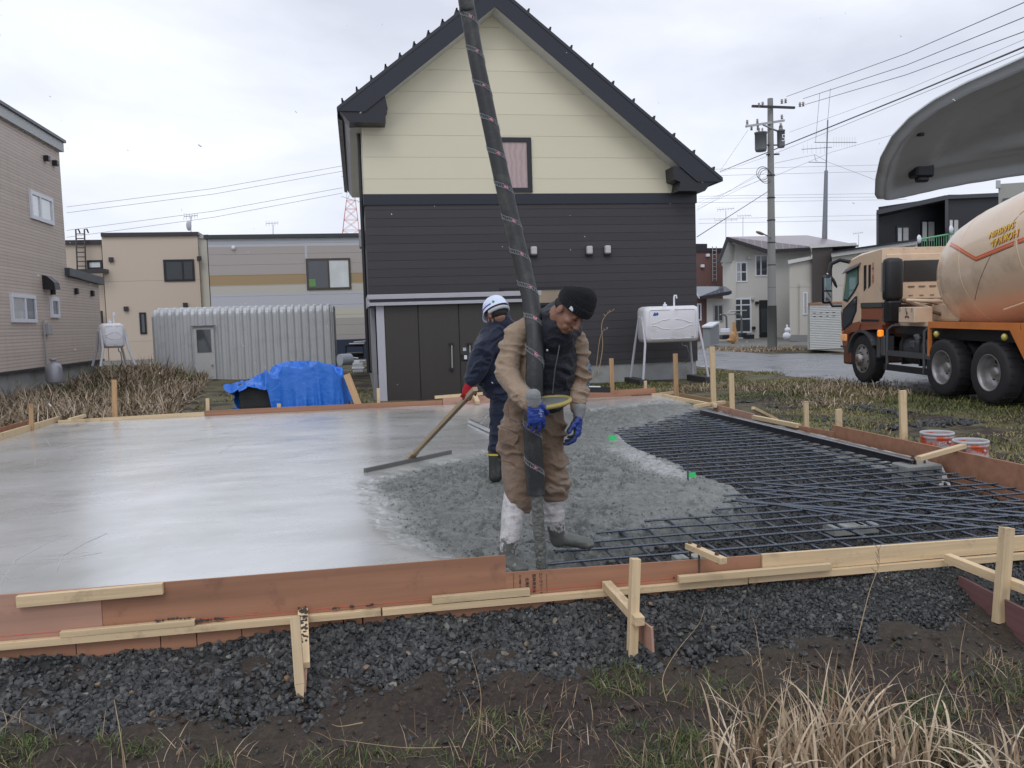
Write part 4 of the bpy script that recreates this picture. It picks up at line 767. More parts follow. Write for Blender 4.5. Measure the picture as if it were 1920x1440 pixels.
for i in range(4):
    mb = MB(); o_ = .012*(i in (1, 2)); mb.box((xs_[i]+.006, SY-.012-o_, -.32), (xs_[i+1]-.006, SY+.018, zt-.02), .004); d_ = part('door_leaf', mb, DB, t)
    if i in (1, 2):
        px = 847 if i == 1 else 881; a0 = oy(px, 645, SY-.08); a1 = oy(px+1, 692, SY-.08); mb = MB(); mb.tube([a0, a1], .018, 10); h_ = part('door_handle', mb, GAL, d_)
        for q in (a0, a1): mb = MB(); mb.box((q.x-.05, SY-.10, q.z-.025), (q.x+.03, SY-.02, q.z+.025)); part('handle_mount', mb, BLKF, d_)
c = oy(871, 670, SY-.03); mb = MB(); mb.box((c.x-.07, SY-.05, c.z-.07), (c.x+.07, SY-.03, c.z+.07), .008); lk_ = part('lock_plate', mb, BLKF, t); mb = MB(); mb.box((c.x-.01, SY-.056, c.z-.04), (c.x+.05, SY-.051, c.z+.045)); part('lock_sticker', mb, WHF, lk_)
c = oy(871, 655, SY-.03); mb = MB(); mb.box((c.x-.035, SY-.034, c.z-.035), (c.x+.035, SY-.026, c.z+.035)); part('notice_sticker', mb, mat('sticker_pale', (.5, .52, .58)), t)
xa = A.x-.17; xb = B.x+.02; ALU = mat('roof_edge_grey', (.42, .42, .46), .4, var=.08)
mb = MB(); mb.box((xa+.05, SY-.12, zt), (xb-.05, HY-.003, zt+.18)); part('roof_slab', mb, mat('roof_dark', (.02, .024, .034), .4), t)
mb = MB(); mb.box((xa, SY-.16, zt+.10), (xb, SY-.121, zt+.20), .006); part('roof_trim', mb, ALU, t); mb = MB(); mb.box((xa+.03, SY-.15, zt-.035), (xb-.03, SY-.121, zt+.035), .006); part('roof_trim', mb, ALU, t)
mb = MB(); mb.box((xa, SY-.118, zt-.05), (xa+.045, HY-.01, zt+.2), .004); part('roof_trim', mb, ALU, t)
# ---- oil tanks
def oil_tank(label, c, w, h, d, legh, rz, logo):
    t = thing('oil_tank', label, 'tank', c, 'white oil tanks', rz); M = mat('tank_white', (.74, .74, .78), .42, var=.06, sc=3, dirt=.35, dirtc=(.35, .33, .31), dsc=3)
    mb = MB(); mb.box((-w/2, -d/2, legh), (w/2, d/2, legh+h), .11); body = part('tank_body', mb, M, t, False)
    for s in (-1, 1):
        x0, x1 = (s*.04*w, s*.42*w); q = [(x0, legh+.1*h), (x1-.04*s, legh+.1*h), (x1, legh+.16*h), (x1, legh+.84*h), (x1-.04*s, legh+.9*h), (x0, legh+.9*h)]
        mb = MB(); mb.tube([(x, -d/2-.002, z) for x, z in q], .008, 6); part('pressed_rib', mb, M, body, False)
        for zz in (1, -1):
            q = [(s*.05*w, legh+h*(.5+.14*zz)), (s*.2*w, legh+h*(.5+.11*zz)), (s*.3*w, legh+h*(.5+.04*zz)), (s*.38*w, legh+h*(.5+.03*zz))]; mb = MB(); mb.tube([(x, -d/2-.002, z) for x, z in q], .009, 6); part('pressed_rib', mb, M, body, False)
    mb = MB(); mb.tube([(w*.12, 0, legh+h-.01), (w*.12, 0, legh+h+.20), (w*.13, 0, legh+h+.25), (w*.16, 0, legh+h+.25), (w*.17, 0, legh+h+.18)], .022, 8); part('vent_pipe', mb, WHF, t, False)
    mb = MB(); mb.lathe([(0, 0), (.05, 0), (.05, .05), (.02, .06), (.015, .1), (0, .1)], (-w*.05, 0, legh+h-.005), seg=12); part('filler_cap', mb, WHF, t, False)
    for sx in (-1, 1):
        for sy in (-1, 1): mb = MB(); mb.tube([(sx*(w/2-.0), sy*.10, legh+h*.72), (sx*(w/2+.02), sy*(d/2+.06), legh-.02), (sx*(w/2+.12), sy*(d/2+.16), .1)], .03, 8); part('leg', mb, mat('leg_paint', (.50, .51, .56), .45), t, False)
        if not logo: continue
        mb = MB(); mb.box((sx*(w/2+.12)-.12, -d/2-.28, -.25), (sx*(w/2+.12)+.12, d/2+.28, .1), .01); part('footing', mb, mat('footing_dark', (.05, .05, .05), .8, var=.3), t, False)
    mb = MB(); mb.tube([(w*.25, 0, legh), (w*.25, 0, legh-.08), (w*.36, .05, legh-.12), (w*.42, .1, legh-.35), (w*.43, .4, legh-.55)], .012, 6); part('fuel_pipe', mb, GAL, t, False)
    if logo:
        mb = MB(); x, z = -w*.31, legh+h*.79; mb.prism([(x-.06, -d/2-.006, z-.04), (x+.03, -d/2-.006, z-.04), (x+.0, -d/2-.006, z+.04), (x-.02, -d/2-.006, z+.04)], (0, .004, 0)); mb.ball((x+.05, -d/2-.003, z), (.032, .004, .036), 12); part('maker_mark', mb, mat('mark_blue', (.03, .10, .42), .5), body, False)
        mb = MB(); mb.box((w*.34, -d/2-.006, legh+.09*h), (w*.385, -d/2-.002, legh+.145*h)); part('data_plate', mb, mat('plate_grey', (.25, .25, .27)), body, False)
    return t
a0 = oy(1204, 575, 19.15); a1 = oy(1315, 640, 19.15); lz = -.2; oil_tank('large white oil tank on four legs against the dark siding', ((a0.x+a1.x)/2+.03, 19.5, lz), a1.x-a0.x-.08, a0.z-a1.z, .62, a1.z-lz, 0, True)
a0 = oy(180, 607, 21.5); a1 = oy(230, 652, 21.5); lz = oy(200, 694, 21.5).z; oil_tank('smaller white oil tank standing in the weeds beside the beige ribbed house', ((a0.x+a1.x)/2, 21.7, lz), .52, a0.z-a1.z, .48, a1.z-lz, R(28), False)
# ---- corrugated metal shed
def corr_shed():
    Y = 27.0; A = oy(287, 585, Y); B = oy(621, 583, Y); zt = oy(300, 581, Y).z; zb = oy(300, 716, Y).z-.05; t = thing('metal_shed', 'grey corrugated metal shed with rounded rib roof and low door', 'shed', ((A.x+B.x)/2, Y, zb))
    prof = []; rad = .22; D = 2.6
    for z in np.linspace(zb, zt-rad, 12): prof.append((0, z))
    for k in range(1, 7): w = PI/2*k/6; prof.append((rad-rad*math.cos(w), zt-rad+rad*math.sin(w)))
    prof.append((D, zt+.05)); prof.append((D, zb)); W_ = B.x-A.x; nr = 24; pitch = W_/nr; xs = []; off = []
    for i in range(nr):
        x = A.x+i*pitch
        for u, o_ in ((.0, 0), (.30, 0), (.42, .026), (.5, .038), (.66, .038), (.78, .026), (.90, 0)): xs.append(x+u*pitch); off.append(o_)
    xs.append(B.x); off.append(0); vs = []; fs = []; n_ = len(prof)
    for x, o_ in zip(xs, off):
        for j, (y, z) in enumerate(prof):
            ny, nz = (-1, 0) if j < 12 else (-math.cos(PI/2*(j-11)/6), math.sin(PI/2*(j-11)/6)) if j < 18 else ((0, 1) if j == 18 else (1, 0)); crimp = 1 if j < 12 or j > 17 else 1.25+.35*(j % 2); vs.append((x, Y+y+ny*o_*crimp, z+nz*o_*crimp))
    for i in range(len(xs)-1):
        for j in range(n_-1): fs.append((i*n_+j, (i+1)*n_+j, (i+1)*n_+j+1, i*n_+j+1))
    mb = MB(); mb.add(vs, fs); part('ribbed_shell', mb, mat('shed_galv', (.53, .55, .57), .42, metal=.1, var=.10, sc=1.5, bmp=.1, dirt=.25, dirtc=(.2, .2, .2), stretch=(1, 1, .3)), t)
    mb = MB(); mb.prism([(B.x, Y+.02, zb), (B.x, Y+.02, zt-.2), (B.x, Y+.12, zt-.05), (B.x, Y+.3, zt), (B.x, Y+D, zt), (B.x, Y+D, zb)], (.06, 0, 0)); mb.prism([(A.x-.06, Y+.02, zb), (A.x-.06, Y+.02, zt-.2), (A.x-.06, Y+.3, zt), (A.x-.06, Y+D, zt), (A.x-.06, Y+D, zb)], (.06, 0, 0)); part('end_panel', mb, mat('shed_end', (.36, .38, .38), .5, var=.15), t)
    a = oy(364, 613, Y-.08); c = oy(404, 711, Y-.08); fm = mat('door_white', (.55, .56, .56), .5, var=.06, dirt=.2); mb = MB(); mb.box((a.x-.03, Y-.10, c.z), (c.x+.03, Y-.055, a.z), .004); d_ = part('door', mb, fm, t)
    a1 = oy(369, 618, Y); c1 = oy(398, 660, Y); mb = MB(); mb.box((a1.x, Y-.112, c1.z), (c1.x, Y-.101, a1.z)); part('door_window', mb, GD, d_); mb = MB(); mb.box((a.x-.08, Y-.15, a.z), (c.x+.08, Y-.05, a.z+.035)); part('drip_edge', mb, mat('drip', (.16, .17, .17)), d_)
    mb = MB(); zl = c.z+.45*(c1.z-c.z)*0; mb.box((c1.x-.03, Y-.13, (c.z+c1.z)/2), (c1.x+.03, Y-.10, (c.z+c1.z)/2+.04)); part('door_knob', mb, GAL, d_)
corr_shed()
# ---- near left ribbed beige house (wall on x = const)
YC = 24.0; XW = oy(122, 450, YC).x
t = thing('ribbed_house', 'beige ribbed siding house with white windows at the left margin', 'house', (XW-3, YC, 0)); MS = siding('siding_ribbed', (.64, .54, .475), .075, .28, gstr=.22, fine=1, var=.12, c2=(.12, .09, .08), dirt=.15)
def topl(x): return 222+.57*x
def botl(x): return 699-.122*x
a = ox(-500, topl(-500), XW); b_ = ox(118, topl(118)-1, XW); c = ox(118, botl(118), XW); d = ox(-500, botl(-500), XW)
zb = .5*(c.z+d.z); b_ = Vector((XW, YC, b_.z)); mb = MB(); mb.prism([(XW, a.y, zb), (XW, YC, zb), (XW, YC, b_.z), (XW, a.y, a.z)], (-7, 0, 0)); part('wall', mb, MS, t)
e2 = ox(185, 533, XW); e1 = ox(127, 519, XW); mb = MB(); mb.prism([(XW-.003, YC+.0, zb), (XW-.003, e2.y, zb), (XW-.003, e2.y, e2.z), (XW-.003, YC, e1.z)], (-4, 0, 0)); part('annex_wall', mb, MS, t)
mb = MB(); mb.prism([(XW-.1, a.y, -.4), (XW-.1, e2.y-.05, -.4), (XW-.1, e2.y-.05, zb-.001), (XW-.1, a.y, zb-.001)], (-6.8, 0, 0)); part('foundation', mb, mat('foundation_concrete', (.33, .34, .34)), t)
mb = MB(); mb.prism([(XW+.03, a.y, zb-.05), (XW+.03, e2.y, zb-.05), (XW+.03, e2.y, zb-.0), (XW+.03, a.y, zb-.0)], (-.1, 0, 0)); part('base_flashing', mb, DKMET, t)
mb = MB(); mb.prism([(XW+.09, a.y, a.z), (XW+.09, YC+.1, b_.z), (XW+.09, YC+.1, b_.z+.24), (XW+.09, a.y, a.z+.24)], (-7.2, 0, 0)); part('fascia', mb, mat('fascia_pale', (.45, .47, .47), .5), t)
mb = MB(); mb.prism([(XW+.14, a.y, a.z+.24), (XW+.14, YC+.16, b_.z+.24), (XW+.14, YC+.16, b_.z+.31), (XW+.14, a.y, a.z+.31)], (-7.3, 0, 0)); part('roof_edge', mb, NAVY, t)
mb = MB(); mb.prism([(XW+.12, YC-.2, e1.z+.02), (XW+.12, e2.y+.12, e2.z-.02), (XW+.12, e2.y+.12, e2.z+.2), (XW+.12, YC-.2, e1.z+.22)], (-4, 0, 0)); part('annex_roof', mb, mat('annex_roof_slate', (.055, .07, .085), .4), t)
win_x(t, 53, 355, 99, 423, XW, WHF, [GW, GW], .09, (.42,)); win_x(t, 17, 550, 67, 605, XW, WHF, [GC, GD], .08, (.55,)); win_x(t, 92, 557, 110, 596, XW, WHF, [GD], .09)
def nub(px, pyy, w, h, X, m, nm='vent', d=.12): p = ox(px, pyy, X); mb = MB(); mb.box((X-.005, p.y-w/2, p.z-h/2), (X+d, p.y+w/2, p.z+h/2), .012); return part(nm, mb, m, t)
nub(83, 297, .16, .13, XW, BLKF); nub(99, 306, .16, .13, XW, BLKF); nub(141, 546, .14, .16, XW, BLKF, d=.08); nub(171, 550, .14, .16, XW, BLKF, d=.08); nub(85, 617, .25, .28, XW, mat('meter_grey', (.4, .4, .4)), 'gas_meter')
p = ox(85, 532, XW); mb = MB(); mb.prism([(XW-.005, p.y-.2, p.z-.14), (XW+.28, p.y-.2, p.z-.14), (XW+.26, p.y-.2, p.z+.02), (XW+.1, p.y-.2, p.z+.18), (XW-.005, p.y-.2, p.z+.2)], (0, .36, 0)); part('vent_hood', mb, BLKF, t); mb = MB(); mb.tube([(XW+.05, p.y+.35, p.z), (XW+.05, p.y+.35, p.z-.25)], .06, 8); part('vent_pipe', mb, BLKF, t)
mb = MB(); p = ox(80, 640, XW); mb.tube([(XW+.05, p.y, p.z+.5), (XW+.05, p.y, p.z-.6), (XW+.1, p.y+.15, p.z-.8)], .02, 6); part('gas_pipe', mb, mat('meter_grey', (.4, .4, .4)), t)
p = ox(96, 690, XW+.35); one('gas_cylinder', MB().lathe([(0, 0), (.17, 0), (.18, .04), (.18, .36), (.14, .44), (.05, .47), (.05, .52), (.08, .52), (.08, .57), (0, .57)], (XW+.4, p.y, p.z-.35), seg=20), mat('cylinder_grey', (.36, .36, .40), .4, metal=.3, var=.15), 'grey gas cylinder at the foot of the ribbed house', 'gas cylinder')
# ---- beige house with ladder
YB_ = 44.0; t = thing('flat_roof_house', 'tan flat roofed house with ladder and dark framed windows', 'house', tuple(oy(270, 640, YB_))); BG = siding('render_tan', (.58, .49, .40), 2.9, .006, gstr=.15, var=.05)
BT = mat('roof_brown_trim', (.035, .030, .036), .4)
zb = oy(270, 662, YB_).z-.8
def blk(pname, x0, y0, x1, Y, m, parent, depth=6, y1=None, zb_=None): 
    A = oy(x0, y0, Y); B = oy(x1, y0 if y1 is None else y1, Y); z = (zb if zb_ is None else zb_); mb = MB(); mb.box((A.x, Y, z), (B.x, Y+depth, A.z)); return part(pname, mb, m, parent)
blk('wall', 190, 443, 370, YB_, BG, t); blk('roof_trim', 188.5, 436.5, 371.5, YB_-.12, BT, t, 6.3, zb_=oy(280, 443, YB_).z+.0); blk('wall', 60, 457, 189.5, YB_+.3, BG, t, 5); blk('roof_trim', 60, 451, 189.5, YB_+.15, BT, t, 5.3, zb_=oy(160, 457, YB_).z)
CW = mat('render_cream', (.62, .60, .52), .7, var=.04); blk('side_wall', 370.5, 446, 388, YB_+.25, CW, t, 5); blk('roof_trim', 371, 440, 389, YB_+.15, GAL, t, 5, zb_=oy(380, 446, YB_).z); mb = MB(); a = oy(389, 440, YB_); mb.tube([a, (a.x, a.y, zb)], .05, 8); part('downpipe', mb, BLKF, t)
win_y(t, 306, 487, 366, 527, YB_, BLKF, [GD, GD], .10, (.62,)); win_y(t, 163, 488, 193, 505, YB_+.28, BLKF, [GW], .10); win_y(t, 261, 586, 276, 626, YB_, BLKF, [GD], .08); win_y(t, 186, 583, 194, 606, YB_, BLKF, [GD], .06)
a = oy(129, 505, YB_-.6); c = oy(197, 511, YB_-.6); mb = MB(); mb.box((a.x, YB_-.6, c.z), (c.x, YB_, a.z)); part('canopy', mb, BT, t)
for px, pyy in ((209, 487), (237, 579), (348, 572), (374, 485)): p = oy(px, pyy, YB_); mb = MB(); mb.box((p.x-.1, YB_-.13, p.z-.11), (p.x+.1, YB_+.005, p.z+.11), .01); part('vent', mb, BT, t)
lp = oy(142, 430, YB_-.1); lq = oy(145, 505, YB_-.1); LD = []
mb = MB()
for dx in (0, .38): mb.tube([(lp.x+dx, YB_+.5, lp.z-.1), (lp.x+dx, YB_+.3, lp.z+.05), (lp.x+dx, YB_-.1, lp.z), (lq.x+dx, YB_-.1, lq.z)], .035, 6); 
for k in range(8): z = lq.z+(lp.z-lq.z)*(.08+k*.115); mb.tube([(lp.x, YB_-.1, z), (lp.x+.38, YB_-.1, z)], .025, 6)
part('ladder', mb, BT, t)
# ---- striped house
YS = 42.0; zc = oy(600, 640, YS).z; t = thing('striped_house', 'flat roofed house clad in grey, tan and white horizontal stripes', 'house', tuple(oy(530, 640, YS)))
A = oy(389, 448, YS); B = oy(700, 447, YS); z0 = zc-1.2
def zz(y): return oy(430, y, YS).z-z0
b3 = [(zz(463), 99, (.52, .54, .58)), (zz(516), zz(463), (.42, .38, .36)), (zz(535.5), zz(516), (.38, .27, .14)), (zz(552), zz(535.5), (.52, .50, .45)), (zz(583), zz(552), (.50, .51, .56)), (zz(602), zz(583), (.54, .52, .44)), (0, zz(602), (.39, .36, .34))]
tb = thing('x', 'x', 'x'); bpy.data.objects.remove(tb)
MSr = siding('siding_striped', (.5, .48, .45), .49, .02, gstr=.3, bands=b3, var=.05); t.location.z = z0; mb = MB(); mb.box((A.x, YS, z0), (B.x, YS+7, A.z)); part('wall', mb, MSr, t)
mb = MB(); mb.box((A.x-.15, YS-.15, A.z), (B.x, YS+7.2, oy(389, 441, YS).z)); part('roof_trim', mb, mat('roof_green_black', (.035, .045, .05), .4), t)
mb = MB(); a = oy(570.5, 449, YS); c = oy(575, 600, YS); mb.box((a.x, YS-.012, c.z), (a.x+.1, YS+.01, a.z)); part('corner_strip', mb, mat('strip_grey', (.5, .5, .56), .5), t)
win_y(t, 573, 485, 659, 542, YS, mat('window_brown', (.07, .055, .045), .4), [GD, GW], .1, (.5,)); p = oy(438, 465, YS); mb = MB(); mb.ball((p.x, YS-.02, p.z), (.1, .12, .11), 12); part('vent_cap', mb, WHF, t)
a = oy(575, 505, YS-.02); c = oy(592, 537, YS-.02); one('white_shelf', MB().box((a.x, YS-.034, c.z), (c.x, YS-.022, c.z+.35)), mat('shelf_green', (.14, .30, .10)), 'green crate behind the striped house window', 'crate')
a = oy(628, 637, YS); mb = MB(); mb.box((a.x, YS-.4, z0), (B.x, YS-.02, a.z)); part('base_cladding', mb, mat('base_navy', (.02, .03, .06), .5), t)
# junk between the shed and the house
def junk(nm, px0, y0, px1, y1, Y, m, lb, cat, bev=.02, d=.4): a = oy(px0, y0, Y); c = oy(px1, y1, Y); mb = MB(); mb.box((a.x, Y, c.z), (c.x, Y+d, a.z), bev); return mb, m, lb, cat, a, c
mb, *_ = junk('', 661, 681, 682, 698, 22.3, 0, '', ''); a = oy(661, 681, 22.3); c = oy(682, 700, 22.3); t = thing('well_pump', 'pale grey pump box on the ground left of the house corner', 'pump', ((a.x+c.x)/2, 22.5, c.z)); part('pump_case', mb, mat('pump_grey', (.50, .52, .54), .5, var=.1), t)
mb = MB(); mb.box((a.x-.02, 22.28, (a.z+c.z)/2-.01), (c.x+.02, 22.72, (a.z+c.z)/2+.03)); part('case_seam', mb, WHF, t); mb = MB(); mb.box((a.x+.04, 22.35, a.z-.01), (c.x-.08, 22.6, a.z+.06), .015); part('case_top', mb, WHF, t); mb = MB(); mb.tube([(c.x, 22.4, c.z+.12), (c.x+.12, 22.4, c.z+.14), (c.x+.2, 22.45, c.z)], .015, 6); part('pump_hose', mb, BLKF, t)
a = oy(637, 670, 25); c = oy(657, 679, 25); one('plastic_drum', MB().tube([(a.x, 25, (a.z+c.z)/2), (c.x, 25.2, (a.z+c.z)/2)], .17, 16), mat('drum_pale', (.45, .5, .56), .4), 'pale blue drum lying behind the tarpaulin', 'drum')
t = thing('black_rack', 'black metal frame standing behind the pump box', 'rack', tuple(oy(665, 664, 27))); 
for q in ([(649, 648), (681, 648), (681, 665), (649, 665), (649, 648)],): mb = MB(); mb.tube([oy(x, y, 27) for x, y in q], .035, 6); part('rack_frame', mb, BLKF, t)
a = oy(650, 662, 27.1); c = oy(682, 672, 27.1); mb = MB(); mb.box((a.x, 27.1, c.z), (c.x, 27.7, a.z), .02); part('rack_box', mb, BLKF, t)
for k, (x0, y0, x1, y1) in enumerate(((634, 668, 672, 672), (664, 642, 686, 640), (655, 645, 684, 644), (640, 680, 686, 677))): mb = MB(); mb.tube([oy(x0, y0, 25.5), oy(x1, y1, 25.3)], .03, 6); one('scaffold_pipe', mb, GAL, ['sloping pale pipe on the heap behind the pump', 'uppermost short pipe by the house corner', 'second short pipe by the house corner', 'lowest long pipe lying above the pump box'][k], 'pipe', group='loose pipes by the house corner')
# ---- right side buildings
YR = 52.0
t = thing('white_house', 'white two storey house with purple brown metal roof behind the pole', 'house', tuple(oy(1430, 632, YR))); WW = mat('white_render', (.56, .55, .52), .75, var=.05, sc=.6, bmp=.2, bsc=10)
def ypoly(pts, Y, d, m, nm, par):
    x0 = min(p[0] for p in pts); r_ = ray(x0+6, 600); mb = MB(); mb.prism(py(pts, Y), (r_.x/r_.y*d+.02*d, d, 0)); return part(nm, mb, m, par)
ypoly([(1375, 470), (1366, 452), (1442, 470), (1522, 468), (1522, 645), (1373, 645)], YR, 9, WW, 'wall', t)
ypoly([(1355, 490), (1380, 488), (1380, 640), (1356, 640)], YR-.2, 3, WW, 'bay_wall', t)
RP_ = siding('roof_purple', (.27, .235, .25), .5, .12, axis=0, gstr=.4, c2=(.55, .52, .54), rough=.35)
mb = MB(); q = [oy(1363, 444, YR-1), oy(1513, 441, YR+8), oy(1610, 459, YR+3), oy(1530, 463, YR-.6), oy(1441, 468, YR-1)]; mb.prism(q, (0, 0, -.15)); part('roof', mb, RP_, t)
mb = MB(); q = py([(1363, 444), (1441, 468), (1530, 463), (1530, 469), (1441, 475), (1364, 451)], YR-1.03); mb.prism(q, (0, .1, 0)); part('fascia', mb, mat('fascia_black', (.02, .02, .024)), t)
mb = MB(); mb.prism([oy(1363, 444, YR-1.02), oy(1346, 492, YR-1.6), oy(1350, 493, YR-1.6), oy(1367, 450, YR-1.02)], (0, .1, 0)); part('fascia', mb, mat('fascia_black', (.02, .02, .024)), t)
mb = MB(); mb.prism([oy(1366, 450, YR-.9), oy(1349, 492, YR-1.5), oy(1376, 492, YR-.05), oy(1378, 458, YR-.05)], (0, .05, 0)); part('eave_soffit', mb, mat('soffit_dim', (.42, .42, .39)), t)
win_y(t, 1379, 491, 1401, 529, YR, WHF, [GC, GD], .09, (.45,), hb=(.5,)); win_y(t, 1415, 478, 1440, 518, YR, WHF, [GD, GD], .09, (.45,)); win_y(t, 1373, 559, 1409, 624, YR, WHF, [GD, GD], .11, (.45,), hb=(.8, .4)); win_y(t, 1362, 492, 1366, 531, YR, WHF, [GD], .05)
a = oy(1423, 563, YR); c = oy(1441, 632, YR); mb = MB(); mb.box((a.x, YR-.06, c.z), (c.x, YR+.01, a.z)); d_ = part('front_door', mb, mat('door_black', (.02, .022, .025), .4), t); mb = MB(); mb.box((a.x+.12, YR-.075, c.z+.3), (c.x-.1, YR-.061, a.z-.55)); part('door_glass', mb, GD, d_)
for px, pyy in ((1403, 484), (1410, 560), (1418, 568), (1412, 615)): p = oy(px, pyy, YR); mb = MB(); mb.box((p.x-.1, YR-.2, p.z-.1), (p.x+.1, YR+.01, p.z+.1), .04); part('wall_fitting', mb, mat('fitting_pale', (.5, .5, .48)) if px < 1412 else BLKF, t)
# red brown house with ladder
YQ = 56.0; t = thing('red_brown_house', 'red brown flat roofed house with wall ladder behind the dark siding corner', 'house', tuple(oy(1330, 620, YQ)))
ypoly([(1290, 471), (1362, 471), (1362, 640), (1290, 640)], YQ, 7, mat('wall_redbrown', (.155, .082, .074), .7, var=.06, sc=.6), 'wall', t); ypoly([(1290, 457), (1326, 457), (1326, 465), (1362, 465), (1362, 472), (1290, 472)], YQ-.1, 7, mat('fascia_black', (.02, .02, .024)), 'roof_trim', t)
for px, pyy in ((1326, 479), (1316, 499), (1356, 497)): p = oy(px, pyy, YQ); mb = MB(); mb.box((p.x-.12, YQ-.2, p.z-.1), (p.x+.12, YQ+.01, p.z+.1), .03); part('vent', mb, WHF, t)
mb = MB(); 
for px in (1336, 1343): mb.tube([oy(px, 462, YQ-.2), oy(px+.5, 527, YQ-.2)], .03, 5)
for k in range(8): mb.tube([oy(1336, 470+k*7.5, YQ-.2), oy(1343.5, 470+k*7.5, YQ-.2)], .025, 5)
part('ladder', mb, GAL, t)
YP = 50; t = thing('annex_building', 'low annex with glossy blue black canopy beside the white house', 'building', tuple(oy(1350, 620, YP))); ypoly([(1325, 560), (1378, 560), (1378, 645), (1325, 645)], YP, 3, WW, 'wall', t); ypoly([(1290, 560), (1308, 560), (1312, 548), (1325, 548), (1325, 645), (1290, 645)], YP+.2, 3, mat('wall_redbrown', (.155, .082, .074)), 'side_wall', t)
mb = MB(); q = [oy(1300, 537, YP+1), oy(1360, 537, YP+1), oy(1372, 545, YP-.8), oy(1312, 556, YP-.8)]; mb.prism(q, (0, 0, -.2)); part('canopy', mb, mat('canopy_blue_black', (.03, .045, .08), .2, coat=.5), t); mb = MB(); mb.prism(py([(1312, 556), (1368, 548), (1368, 553), (1318, 561)], YP-.9), (0, .2, 0)); part('canopy_edge', mb, mat('fascia_black', (.02, .02, .024)), t)
win_y(t, 1337, 571, 1356, 603, YP, GAL, [GD, GD], .08, (.5,)); win_y(t, 1307, 569, 1315, 601, YP+.2, WHF, [GD], .08)
# pale modern house with dark column
YM = 44.0; t = thing('modern_house', 'pale house with dark brown column and white parapets behind the shutter garage', 'house', tuple(oy(1520, 640, YM))); PW = siding('siding_pale', (.55, .53, .48), 3.0, .01, gstr=.2, var=.04)
ypoly([(1480, 490), (1523, 485), (1523, 650), (1481, 650)], YM, 6, PW, 'wall', t); ypoly([(1477, 488), (1522, 480), (1522, 486), (1478, 495)], YM-.2, 6.3, mat('parapet_white', (.62, .62, .6)), 'parapet', t)
ypoly([(1499, 533), (1499, 531), (1523, 531), (1523, 650), (1499, 650)], YM-.12, .1, PW, 'wall_return', t); ypoly([(1522.5, 463), (1561, 461), (1561, 660), (1523, 660)], YM-.3, 5, mat('column_brown', (.085, .072, .07), .6, var=.06), 'column', t); ypoly([(1518, 460), (1606, 455), (1606, 460), (1519, 465)], YM-.5, 6, mat('parapet_white', (.62, .62, .6)), 'parapet', t)
ypoly([(1560, 478), (1720, 455), (1720, 640), (1561, 640)], YM-1, 6, PW, 'wall', t); ypoly([(1558, 474), (1720, 451), (1720, 458), (1559, 482)], YM-1.3, 6.5, mat('parapet_grey', (.5, .5, .49)), 'parapet', t); ypoly([(1558, 471), (1720, 448), (1720, 451), (1558, 474)], YM-1.4, 6.6, NAVY, 'roof_edge', t)
win_y(t, 1505, 548, 1514, 590, YM-.12, WHF, [GC], .07); ypoly([(1483, 628), (1516, 628), (1516, 640), (1483, 640)], YM-.15, .1, mat('base_grey', (.25, .25, .25)), 'base', t)
# shutter garage
YG = 30.5; t = thing('shutter_garage', 'small beige garage with white roller shutter and rusty lintel', 'garage', tuple(oy(1550, 658, YG))); BGm = mat('garage_beige', (.36, .36, .33), .6, var=.1, dirt=.2)
mb = MB(); q = py([(1514, 655), (1514, 575), (1519, 568), (1612, 562), (1640, 562), (1640, 664)], YG); r_ = ray(1520, 600); mb.prism(q, (r_.x/r_.y*5+.1, 5, 0)); part('garage_shell', mb, BGm, t)
a = oy(1517, 570, YG); c = oy(1640, 655, YG); a2 = oy(1517, 656, YG)
mb = MB(); n_ = 26; zt_, zb_ = a.z, a2.z; zt_ = oy(1517, 571, YG).z
for k in range(n_): z = zb_+(zt_-zb_)*k/n_; z2 = zb_+(zt_-zb_)*(k+1)/n_; mb.prism([(a.x, YG-.02, z), (a.x, YG-.055, z+(z2-z)*.35), (a.x, YG-.055, z+(z2-z)*.7), (a.x, YG-.02, z2)], (c.x-a.x, 0, 0))
mb2 = MB(); mb2.v = mb.v; 
sh = part('roller_shutter', mb, mat('shutter_white', (.58, .59, .58), .5, var=.05), t); mb = MB()
for r_ in (0, 1):
    for k in range(4): p = oy(1526+k*12, 587+r_*6.5-k*.4, YG); mb.box((p.x-.05, YG-.062, p.z-.012), (p.x+.05, YG-.05, p.z+.012))
part('shutter_slots', mb, BLKF, sh); a = oy(1514, 568, YG); c = oy(1600, 566, YG); mb = MB(); mb.box((a.x, YG-.09, oy(1514, 571.5, YG).z), (c.x, YG-.02, a.z+.0)); part('lintel', mb, mat('rust_lintel', (.33, .16, .09), .7, var=.4, sc=8), t)
